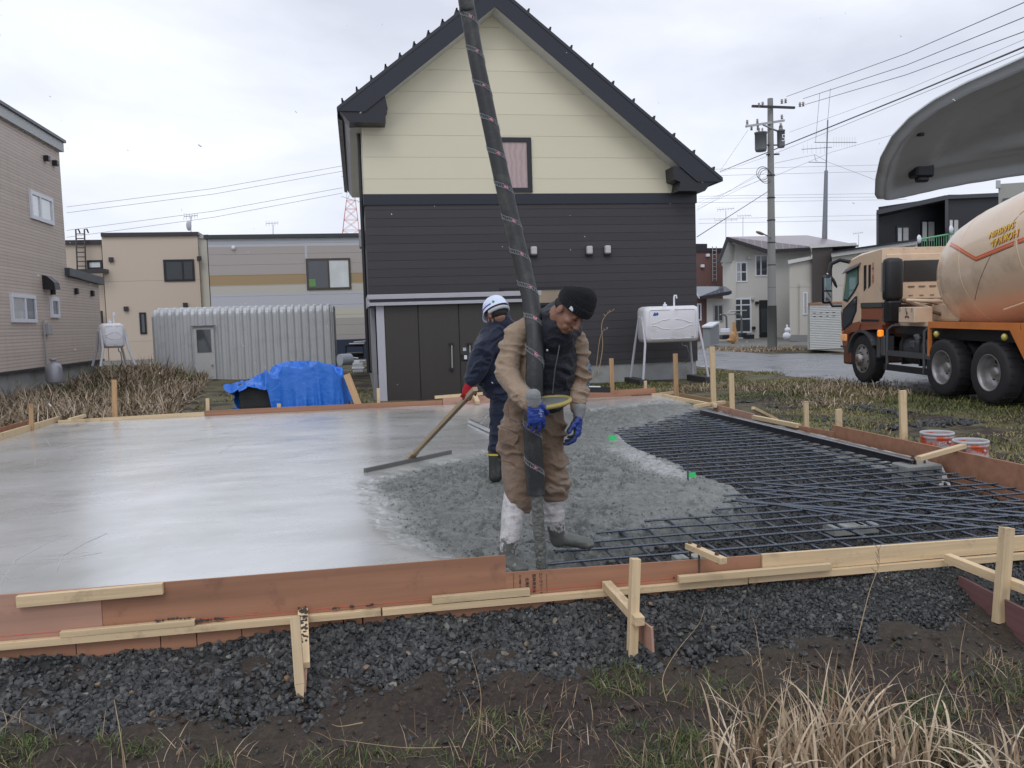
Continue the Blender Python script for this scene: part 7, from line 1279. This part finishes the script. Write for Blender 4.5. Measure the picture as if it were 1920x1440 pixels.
# hood collar and vest
bl = BL(); bl.loft(smooth_rings([(q(1033, 612, .03), .075, .07), (q(1032, 630, .02), .115, .095), (q(1034, 655, -.0), .150, .130), (q(1030, 690, .02), .150, .140), (q(1026, 722, .03), .140, .135), (q(1026, 738, .02), .125, .115)]))
for a, b_, r_ in ((q(1012, 604, .03), q(1018, 640, -.1), .036), (q(1098-16, 618, -.06), q(1062, 640, -.13), .034), (q(1018, 640, -.1), q(1040, 648, -.14), .03), (q(1040, 648, -.14), q(1066, 640, -.13), .03)): bl.cap(a, r_, b_, r_)
bl.loft(smooth_rings([(q(1043, 600, -.10), .082, .080), (q(1044, 616, -.10), .100, .098), (q(1041, 634, -.06), .120, .115)])); vs_ = blob('vest', bl, VES, w1, .0065, 3, folds(.022, 16, 6, 77, (.5, 0, 1)))
bl = BL(); bl.cap(q(1018, 592, .07), .034, q(1006, 625, .02), .030); bl.cap(q(1018, 592, .07), .036, q(1040, 575, .10), .036); bl.cap(q(1006, 625, .02), .03, q(1014, 655, -.08), .018); blob('hood', bl, cloth('hood_grey', (.055, .068, .078), .15), w1, .006, 3, folds(.008, 20, 8, 12))
mb = MB(); Z_ = [q(1050, 642, -.165), q(1046, 665, -.165), q(1041, 690, -.15), q(1038, 715, -.135), q(1036, 738, -.12)]; mb.tube(Z_, .0035, 6); part('zip', mb, mat('zip_dark', (.10, .10, .10), .4), vs_)
mb = MB(); mb.ball(q(1026, 657, -.16), (.008, .005, .008), 8); part('snap_button', mb, GAL, vs_)
# trousers
bl = BL(); bl.loft(smooth_rings([(q(1008, 735, .05), .150, .105), (q(1003, 765, .05), .168, .115), (q(1001, 795, .05), .182, .12), (q(1000, 820, .04), .175, .105)]))
bl.loft(smooth_rings([(q(972, 800, .04), .100, .105), (q(969, 840, .02), .098, .10), (q(971, 885, .0), .094, .092), (q(975, 925, .0), .088, .085), (q(972, 945, .01), .072, .07)])); bl.loft(smooth_rings([(q(1030, 800, .05), .098, .105), (q(1032, 840, .05), .088, .095), (q(1036, 880, .06), .084, .09), (q(1040, 910, .07), .086, .085), (q(1040, 922, .08), .070, .07)]))
tr = blob('trousers', bl, TRO, w1, .0065, 3, folds(.024, 15, 5, 51, (.3, 0, 1)))
def patch(poly, Yoff, th, nm, m, par): mb = MB(); P = [q(x, y, d) for x, y, d in poly]; mb.prism(P, (0, -th, 0)); return part(nm, mb, m, par)
patch([(934, 808, -.055), (938, 804, -.06), (971, 815, -.09), (971, 822, -.09), (962, 836, -.08), (934, 827, -.055)], 0, .012, 'pocket_flap', TRO, tr)
for P_ in ([(952, 762, -.05), (955, 786, -.055), (985, 796, -.075)], [(938, 800, -.052), (972, 812, -.088)], [(935, 862, -.06), (960, 868, -.085), (971, 880, -.09)]): mb = MB(); mb.tube([q(x, y, d) for x, y, d in P_], .0022, 5); part('seam', mb, cloth('seam_brown', (.15, .10, .075)), tr)
mb = MB(); mb.tube([q(1020, 772, -.09), q(1035, 770, -.10), q(1050, 764, -.08), q(1060, 758, -.05)], .020, 10, flat=.4); part('belt', mb, mat('belt_black', (.012, .012, .012), .5), tr)
# boots: white rubber smeared with cement
def bootmat():
    m, n, l, b = newmat('boot_white'); S = sep(n, l, 'Generated'); f = noise(n, l, 16, 6, .7); z = mth(n, l, 'ADD', S[2], mth(n, l, 'MULTIPLY', mth(n, l, 'SUBTRACT', f, .5), 1.1)); k = ramp(n, l, z, .26, .36); wht = mixc(n, l, ramp(n, l, noise(n, l, 30, 5, .7), .45, .7), (.56, .55, .56), (.33, .32, .31)); l.new(mixc(n, l, k, (.10, .105, .098), wht), b.inputs['Base Color']); b.inputs['Roughness'].default_value = .5; bump(n, l, b, f, .5, .01); return m
BM = bootmat()
def bt(sh, ft, nm='boot', m=None, par=w1): bl = BL(); bl.loft(smooth_rings(sh), (1, 0, 0)); bl.loft(smooth_rings(ft), (1, .2, 0) if abs((ft[-1][0]-ft[0][0]).y) > abs((ft[-1][0]-ft[0][0]).x) else (0, 1, 0)); return blob(nm, bl, m or BM, par, .006, 3, folds(.007, 24, 8, 6))
bt([(q(966, 925, .01), .066, .066), (q(963, 960, .0), .070, .068), (q(957, 1000, -.02), .058, .058), (q(951, 1030, -.03), .046, .052), (q(952, 1048, -.03), .045, .055)], [(q(950, 1050, .0), .04, .04), (q(962, 1058, -.1), .046, .038), (q(978, 1068, -.2), .044, .03)])
bt([(q(1040, 908, .08), .064, .066), (q(1039, 940, .10), .068, .068), (q(1040, 975, .12), .058, .058), (q(1045, 1000, .14), .050, .052), (q(1047, 1012, .15), .048, .05)], [(q(1044, 1008, .16), .05, .046), (q(1070, 1012, .13), .05, .040), (q(1094, 1018, .10), .045, .034), (q(1104, 1020, .08), .036, .03)])
# gloves
hand('glove', wrR+V(.014, -.035, -.012), (.12, .10, -1), (.15, -1, .12), 1.12, [GBL, GGR], w1, [(.25, .5, .4), (.2, .45, .4), (.25, .45, .4), (.35, .5, .4)], -1, .12, CUF)
hand('glove', wrL+V(0, -.01, -.035), (-.10, -.02, -1), (.85, -.35, .1), 1.22, [GBL, GGR], w1, [(.35, .5, .35), (.4, .6, .4), (.45, .6, .4), (.5, .6, .4)], 1, .03, CUF)
for k in range(7): a = wrR+V(.035+.008*random.uniform(-1, 1), -.060, -.055-.006*k); mb = MB(); mb.tube([a, a+V(.022*random.uniform(.3, 1), -.001, .006*random.uniform(-1, 1))], .0014, 4); part('glove_print', mb, mat('print_pale', (.45, .5, .62), .6, bmp=0), w1)
# ---- the pump hose
HP = [(770, -900, .9), (815, -450, .6), (868, -40, .32), (879, 30, .30), (893, 110, .27), (910, 190, .24), (929, 280, .20), (949, 370, .15), (968, 450, .10), (985, 520, .04), (998, 580, -.03), (1003, 640, -.12), (1002, 700, -.16), (1000, 750, -.16), (998, 800, -.17), (1001, 860, -.17), (1005, 928, -.17)]
P = [q(*p) for p in HP]; C_ = [c for c, a, b in smooth_rings([(p, .05, .05) for p in P], 14)]
def frames(C_):
    out = []; up = Vector((0, -1, 0))
    for i, c in enumerate(C_): t = (C_[min(i+1, len(C_)-1)]-C_[max(0, i-1)]).normalized(); a = (up-t*up.dot(t)).normalized(); out.append((c, t, a, t.cross(a))); up = a
    return out
ln = [0]
for i in range(len(C_)-1): ln.append(ln[-1]+(C_[i+1]-C_[i]).length)
n_ = 900; CC = []
for k in range(n_+1): s_ = ln[-1]*k/n_; i = min(len(C_)-2, int(np.searchsorted(ln, s_, 'right'))-1); i = max(0, i); CC.append(C_[i].lerp(C_[i+1], (s_-ln[i])/max(1e-9, ln[i+1]-ln[i])))
FR = frames(CC); TL = ln[-1]; vs = []; seg = 28
def hr(s_): f = s_/TL; return .0475+.002*math.sin(f*9)+.003*ss(.86, .98, f)+.0012*math.sin(s_*2*PI/.012)*(1 if f > .35 else .5)
for k, (c, t, a, b_) in enumerate(FR):
    s_ = TL*k/n_; r_ = hr(s_); e_ = 1-.18*ss(.9, 1, k/n_)
    for j in range(seg): w = 2*PI*j/seg; vs.append(c+a*math.cos(w)*r_*e_+b_*math.sin(w)*r_)
mb = MB(); mb.add(vs, [(k*seg+j, k*seg+(j+1) % seg, (k+1)*seg+(j+1) % seg, (k+1)*seg+j) for k in range(n_) for j in range(seg)], True); mb.add([vs[n_*seg+j]+V(0, 0, .004) for j in range(seg)], [tuple(range(seg))])
th = thing('pump_hose', 'thick black concrete hose hanging down beside the worker in tan', 'hose', P[-1]); hs = part('hose_tube', mb, mat('hose_rubber', (.020, .022, .024), .5, var=.4, sc=7, bmp=.5, bsc=70, bd=.004, dirt=.55, dirtc=(.11, .11, .09), dsc=8), th)
def hpt(s_, w, off=.0018): k = min(n_, max(0, int(s_/TL*n_))); c, t, a, b_ = FR[k]; r_ = hr(s_)+off; e_ = 1-.18*ss(.9, 1, k/n_); return c+a*math.cos(w)*r_*e_+b_*math.sin(w)*r_
HB_ = mat('hose_band', (.36, .38, .40), .5, bmp=0); HPK = mat('hose_mark_pink', (.60, .20, .26), .6, bmp=0)
for o_ in (0, .024): mb = MB(); mb.tube([hpt(s_+o_, -s_/.205*2*PI+.4) for s_ in np.linspace(.02, TL-.06, 3000)], .0011, 4, cap=False); part('spiral_line', mb, HB_, th)
s_ = .06; k = 0
mb = MB()
while s_ < TL-.1:
    w = -s_/.205*2*PI+.4; c_ = hpt(s_+.002, w); d_ = hpt(s_+.022, w); (mb.tube([c_, hpt(s_+.012, w+.1), d_], .0007, 3, cap=False) if k % 2 else mb.tube([c_, d_], .0007, 3, cap=False)); k += 1
    if abs(math.cos(w)-1) < .012: mk = MB(); mk.tube([hpt(s_+.006, w, .001), hpt(s_+.018, w, .001)], .005, 6, flat=.3); part('pink_mark', mk, HPK, th)
    s_ += .0042
part('spiral_hatching', mb, HB_, th); 
# concrete falling from the mouth
bl = BL(); pts = [(q(1007, 930, -.17), .034, .034), (q(1008, 955, -.165), .032, .031), (q(1010, 985, -.16), .033, .030), (q(1012, 1015, -.15), .031, .028), (q(1014, 1045, -.14), .028, .026), (q(1015, 1063, -.13), .032, .03)]; bl.loft(smooth_rings(pts)); o = blob('falling_concrete', bl, mat('fresh_concrete', (.13, .135, .125), .5, var=.45, sc=40, bmp=.8, bsc=70, bd=.008), None, .005, 1, lambda v, n_: .014*(fb3(v*45, 3, 3)-.5)+.008*(fb3(v*110, 2, 8)-.5)); tag(o, 'grey stream of wet concrete falling from the hose mouth', 'concrete', kind='stuff')
# yellow rimmed pad at the waist
t = thing('oval_pad', 'yellow rimmed grey oval pad held level beside the hose', 'pad', q(1030, 752, -.22)); c0 = q(1024, 755, -.19); A_ = Vector((1, .02, .10)).normalized(); B_ = Vector((0, -.95, -.16)).normalized()
P = [c0+A_*(.135*math.cos(w))*(1 if math.cos(w) > 0 else .85)+B_*(.095*math.sin(w)) for w in np.linspace(0, 2*PI, 48, endpoint=False)]; mb = MB(); mb.tube(P+P[:1], .0135, 10, cap=False); part('pad_rim', mb, mat('rubber_yellow', (.36, .30, .09), .5, var=.2, dirt=.4, dirtc=(.22, .2, .12)), t); mb = MB(); Nn = A_.cross(B_); mb.prism([p+Nn*.004 for p in P], -Nn*.01); part('pad_plate', mb, mat('pad_grey', (.16, .17, .165), .6, var=.3, sc=20, bmp=.3), t)
# ---- worker in navy with the wooden rake, seen from behind
Y2 = 7.25
def q(x, y, dy=0): return oy(x, y, Y2+dy)
w2 = thing('person', 'person in navy jacket and white helmet bending away with red gloves', 'person', q(930, 880))
H2 = Matrix.Translation(q(931, 589, -.02)) @ Matrix.Rotation(R(-152), 4, 'Z') @ Matrix.Rotation(R(28), 4, 'X')
bl = BL(); head(bl, H2); bl.cap(H2 @ Vector((0, .03, -.04)), .055, q(938, 612, .0), .06); bl.loft(smooth_rings([(q(938, 615), .10, .07), (q(936, 660), .15, .09), (q(945, 735), .13, .085)])); bl.cap(q(925, 630, -.05), .05, q(902, 668, -.12), .04); bl.cap(q(902, 668, -.12), .04, q(880, 712, -.2), .028)
for x in (930, 962): bl.cap(q(x+6, 745), .075, q(x+3, 820), .055); bl.cap(q(x+3, 820), .055, q(x, 875), .04)
blob('body', bl, SKN, w2, .006, 2); bl = BL(); bl.ball(H2 @ Vector((0, .045, .0)), (.076, .062, .07), 18, H2.to_3x3()); blob('hair', bl, HAIR, w2, .007, 2)
bl = BL(); bl.loft(smooth_rings([(q(936, 603, .02), .085, .08), (q(942, 620, .02), .15, .115), (q(937, 650, .02), .215, .150), (q(931, 690, .0), .215, .16), (q(944, 720, .0), .17, .14), (q(950, 742, .0), .155, .13)])); 
for dx, dz in ((0, 0),): bl.loft(smooth_rings([(q(930, 622, -.06), .09, .08), (q(914, 645, -.12), .105, .095), (q(900, 675, -.15), .105, .095), (q(891, 700, -.17), .09, .085), (q(884, 713, -.19), .065, .06)]), (0, 1, 0))
jn = blob('jacket', bl, NVY, w2, .009, 3, folds(.026, 14, 5, 91, (-.4, 0, 1))); bl = BL(); bl.loft(smooth_rings([(q(937, 594, -.02), .084, .082), (q(941, 612, .0), .115, .105)])); blob('collar', bl, NVY, jn, .008, 2, folds(.008, 20, 8, 3))
bl = BL(); bl.loft(smooth_rings([(q(950, 735), .15, .12), (q(952, 775), .155, .12)]))
for x in (929, 962): bl.loft(smooth_rings([(q(x+12, 770), .095, .1), (q(x+6, 810), .080, .085), (q(x+1, 845), .062, .065), (q(x, 858), .052, .055)]))
blob('trousers', bl, NVY, w2, .009, 3, folds(.02, 16, 6, 93)); BB = mat('boot_black', (.03, .033, .032), .45, var=.3, sc=12, dirt=.7, dirtc=(.10, .105, .10), dsc=9)
for x in (928, 960):
    bl = BL(); bl.loft(smooth_rings([(q(x, 845), .060, .06), (q(x+1, 875), .058, .06), (q(x+1, 893), .06, .065)])); b_ = blob('boot', bl, BB, w2, .008, 2); mb = MB(); c = q(x, 851); mb.lathe([(.0635, -.008), (.0645, 0), (.0635, .008)], tuple(c), seg=24); part('boot_stripe', mb, mat('stripe_yellow', (.60, .46, .05), .5, bmp=0), b_)
hand('glove', q(881, 716, -.2), (-.25, -.1, -1), (.2, -1, .1), 1.15, [GRD], w2, [(.5, .7, .6)]*4, -1, 0, None, .005)
# helmet
t = thing('helmet', 'white safety helmet with blue stripe and green cross', 'helmet', H2.translation); bpy.data.objects.remove(t); HW = mat('helmet_white', (.62, .71, .88), .25, coat=.6, var=.03, bmp=0); mb = MB()
def hl(x, y, z): return H2 @ Vector((x, y, z))
pr_ = [(0, .155), (.035, .151), (.065, .138), (.09, .113), (.105, .078), (.112, .045), (.116, .030), (.119, .028), (.119, .024), (.110, .026), (.10, .07)]; vs = []
for r_, z in pr_:
    for k in range(36): w = 2*PI*k/36; br = 1+(.30*max(0, -math.cos(w))**3 if z < .035 and r_ > .11 else 0); vs.append(hl(r_*math.sin(w)*.93, r_*math.cos(w)*1.14*br+.008, z-(.02*max(0, -math.cos(w))**2 if z < .04 else 0)+.006))
mb.add(vs, [(i*36+k, i*36+(k+1) % 36, (i+1)*36+(k+1) % 36, (i+1)*36+k) for i in range(len(pr_)-1) for k in range(36)], True); hm = part('helmet', mb, HW, w2); tag(hm, 'white safety helmet with blue stripe and green cross')
def hs_(w, z, off=.003): 
    r_ = np.interp(-z, [-p[1] for p in pr_[:7]], [p[0] for p in pr_[:7]])+off; return hl(r_*math.sin(w)*.93, r_*math.cos(w)*1.14+.008, z+.006)
BLU = mat('helmet_blue', (.02, .04, .30), .4, bmp=0); mb = MB(); W_ = np.linspace(R(150), R(58), 20)
vs = [hs_(w, z) for w in W_ for z in (.050, .061)]; mb.add(vs, [(2*i, 2*i+1, 2*i+3, 2*i+2) for i in range(19)]); part('helmet_stripe', mb, BLU, hm)
GC_ = mat('cross_green', (.01, .22, .08), .4, bmp=0)
for a_, b__ in (((.02, .06), (.02+.0, .06)),):
    for dw, dz in ((.11, .004), (.035, .012)): mb = MB(); wc = R(45); mb.add([hs_(wc-dw, .062-dz, .004), hs_(wc+dw, .062-dz, .004), hs_(wc+dw, .062+dz, .004), hs_(wc-dw, .062+dz, .004)], [(0, 1, 2, 3)]); part('green_cross', mb, GC_, hm)
mb = MB(); P = [hl(.104*math.sin(w)*.93, .104*math.cos(w)*1.13+.008, .004) for w in np.linspace(R(-75), R(80), 18)]; mb.tube(P, .012, 8, flat=1.4); part('nape_strap', mb, mat('strap_grey', (.42, .45, .50), .5), hm); mb = MB(); mb.tube([hl(.074, .0, .02), hl(.070, -.03, -.05), hl(.02, -.06, -.118)], .005, 6); part('chin_strap', mb, BLKF, hm)
# wooden rake
t = thing('wooden_rake', 'long wooden float rake spreading the rough concrete', 'rake', oz(768, 862)); a = q(883, 738, -.28); b_ = oz(770, 858, .03); WG_ = wood('rake_wood', (.40, .32, .21), .15, .7, .3, .4, (.15, .15, .14)); o = board('handle', b_+(a-b_)*0, a+(a-b_)*.06, .042, .036, WG_, None, parent=t)
A = oz(684, 884, .012); B = oz(845, 849, .012); mb = MB(); mb.bar(A, B, .03, .055); part('blade', mb, mat('blade_cemented', (.12, .12, .115), .7, var=.3, sc=20, bmp=.5), t)
mb = MB(); d_ = (a-b_).normalized(); mb.bar(b_-d_*.05, b_+d_*.16, .075, .028); part('gusset', mb, WG_, t)
# aluminium float
t = thing('aluminium_float', 'shiny aluminium screed float lying on the smooth concrete', 'float', oz(905, 800)); AL = mat('aluminium', (.62, .63, .65), .25, metal=.9, var=.08, bmp=.05); A = oz(880, 789, .035); B = oz(950, 820, .035); mb = MB(); mb.bar(A, B, .05, .045); part('float_bar', mb, AL, t); 
for x0, y0, x1, y1 in ((901, 796, 922, 766), (925, 809, 940, 780)): mb = MB(); mb.tube([oz(x0, y0, .05), oz(x0, y0, .05).lerp(oy(x1, y1, oz(x0, y0).y+.4), 1)], .012, 8); part('float_strut', mb, AL, t)
mb = MB(); mb.tube([oy(918, 769, oz(901, 796).y+.4), oy(940, 776, oz(901, 796).y+.4)], .016, 8); part('float_strut', mb, AL, t)
# ---- third worker crouching at the far edge, mostly hidden
Y3 = 11.6
def q(x, y, dy=0): return oy(x, y, Y3+dy)
w3 = thing('person', 'person in blue camouflage crouching behind the worker in tan', 'person', q(1075, 748)); CAM = cloth('camouflage_blue', (.10, .14, .22), .5, .8, .6, (.32, .36, .42), dsc=14)
H3 = Matrix.Translation(q(1055, 640, -.1)) @ Matrix.Rotation(R(-40), 4, 'Z') @ Matrix.Rotation(R(50), 4, 'X'); bl = BL(); head(bl, H3); bl.cap(H3 @ Vector((0, .03, -.04)), .055, q(1065, 662), .06); bl.loft(smooth_rings([(q(1067, 665), .12, .08), (q(1075, 700, .1), .14, .09)])); bl.cap(q(1085, 672), .05, q(1098, 697, -.1), .04); bl.cap(q(1098, 697, -.1), .04, q(1094, 722, -.25), .03); blob('body', bl, SKN, w3, .009, 2)
bl = BL(); bl.loft(smooth_rings([(q(1063, 657), .09, .08), (q(1070, 675, .02), .19, .14), (q(1075, 700, .08), .18, .15), (q(1078, 715, .12), .17, .14)])); bl.loft(smooth_rings([(q(1086, 672), .08, .08), (q(1097, 690, -.05), .075, .075), (q(1098, 706, -.15), .065, .065), (q(1094, 722, -.25), .05, .05)]), (0, 1, 0)); bl.loft(smooth_rings([(q(1048, 672), .08, .08), (q(1040, 695, -.1), .07, .07), (q(1050, 718, -.25), .05, .05)]), (0, 1, 0)); blob('jacket', bl, CAM, w3, .012, 2, folds(.02, 14, 6, 4))
bl = BL()
for x in (1062, 1088): bl.loft(smooth_rings([(q(x, 712, .1), .10, .1), (q(x+4, 722, -.12), .085, .085), (q(x+3, 735, -.02), .065, .065), (q(x+2, 748, .0), .05, .05)]), (1, 0, 0))
blob('trousers', bl, CAM, w3, .012, 2, folds(.015, 14, 6, 5)); bl = BL(); bl.ball(H3 @ Vector((0, .01, .045)), (.088, .105, .095), 20, H3.to_3x3()); blob('cap', bl, cloth('cap_navy', (.02, .03, .06)), w3, .009, 2)
for x in (1062, 1090): bl = BL(); bl.ball(q(x+2, 750, -.05), (.06, .13, .05), 14); blob('boot', bl, BB, w3, .009, 2)
hand('glove', q(1095, 722, -.27), (.1, -.3, -1), (.3, -1, .2), 1.1, [GGR], w3, [(.5, .6, .5)]*4, 1, 0, None, .007); hand('glove', q(1050, 719, -.27), (.1, -.3, -1), (-.3, -1, .2), 1.1, [GGR], w3, [(.5, .6, .5)]*4, -1, 0, None, .007)
A = oy(1050, 730, 13.6); B = oy(1144, 731, 13.6); t = thing('screed_bar', 'black and white screed bar at the far edge beside the crouching person', 'screed bar', A); mb = MB(); mb.bar(A, B, .04, .09); part('bar_body', mb, BLKF, t); mb = MB(); C2 = A.lerp(B, .80); mb.bar(A+V(0, 0, .052), C2+V(0, 0, .052), .05, .015); part('bar_strip', mb, WHF, t)
# ---- cement splashes and snow grains drifting in the air
r = np.random.default_rng(5); mb = MB()
for k in range(90):
    dd = r.uniform(2.0, 9.0); p = Vector((0, 0, CAMH))+ray(r.uniform(0, 1920), r.uniform(20, 760))*dd; s_ = r.uniform(.0012, .0026); a = Vector((r.uniform(.3, 1), 0, -r.uniform(.3, 1))).normalized()*s_*r.uniform(1, 2.4); mb.tube([p-a, p+a], s_*.8, 5)
tag(link('snow', mkmesh('snow', mb, mat('snow_grain', (.8, .82, .86), .7, bmp=0))), 'fine white snow grains drifting in the air over the site', 'snow', kind='stuff')
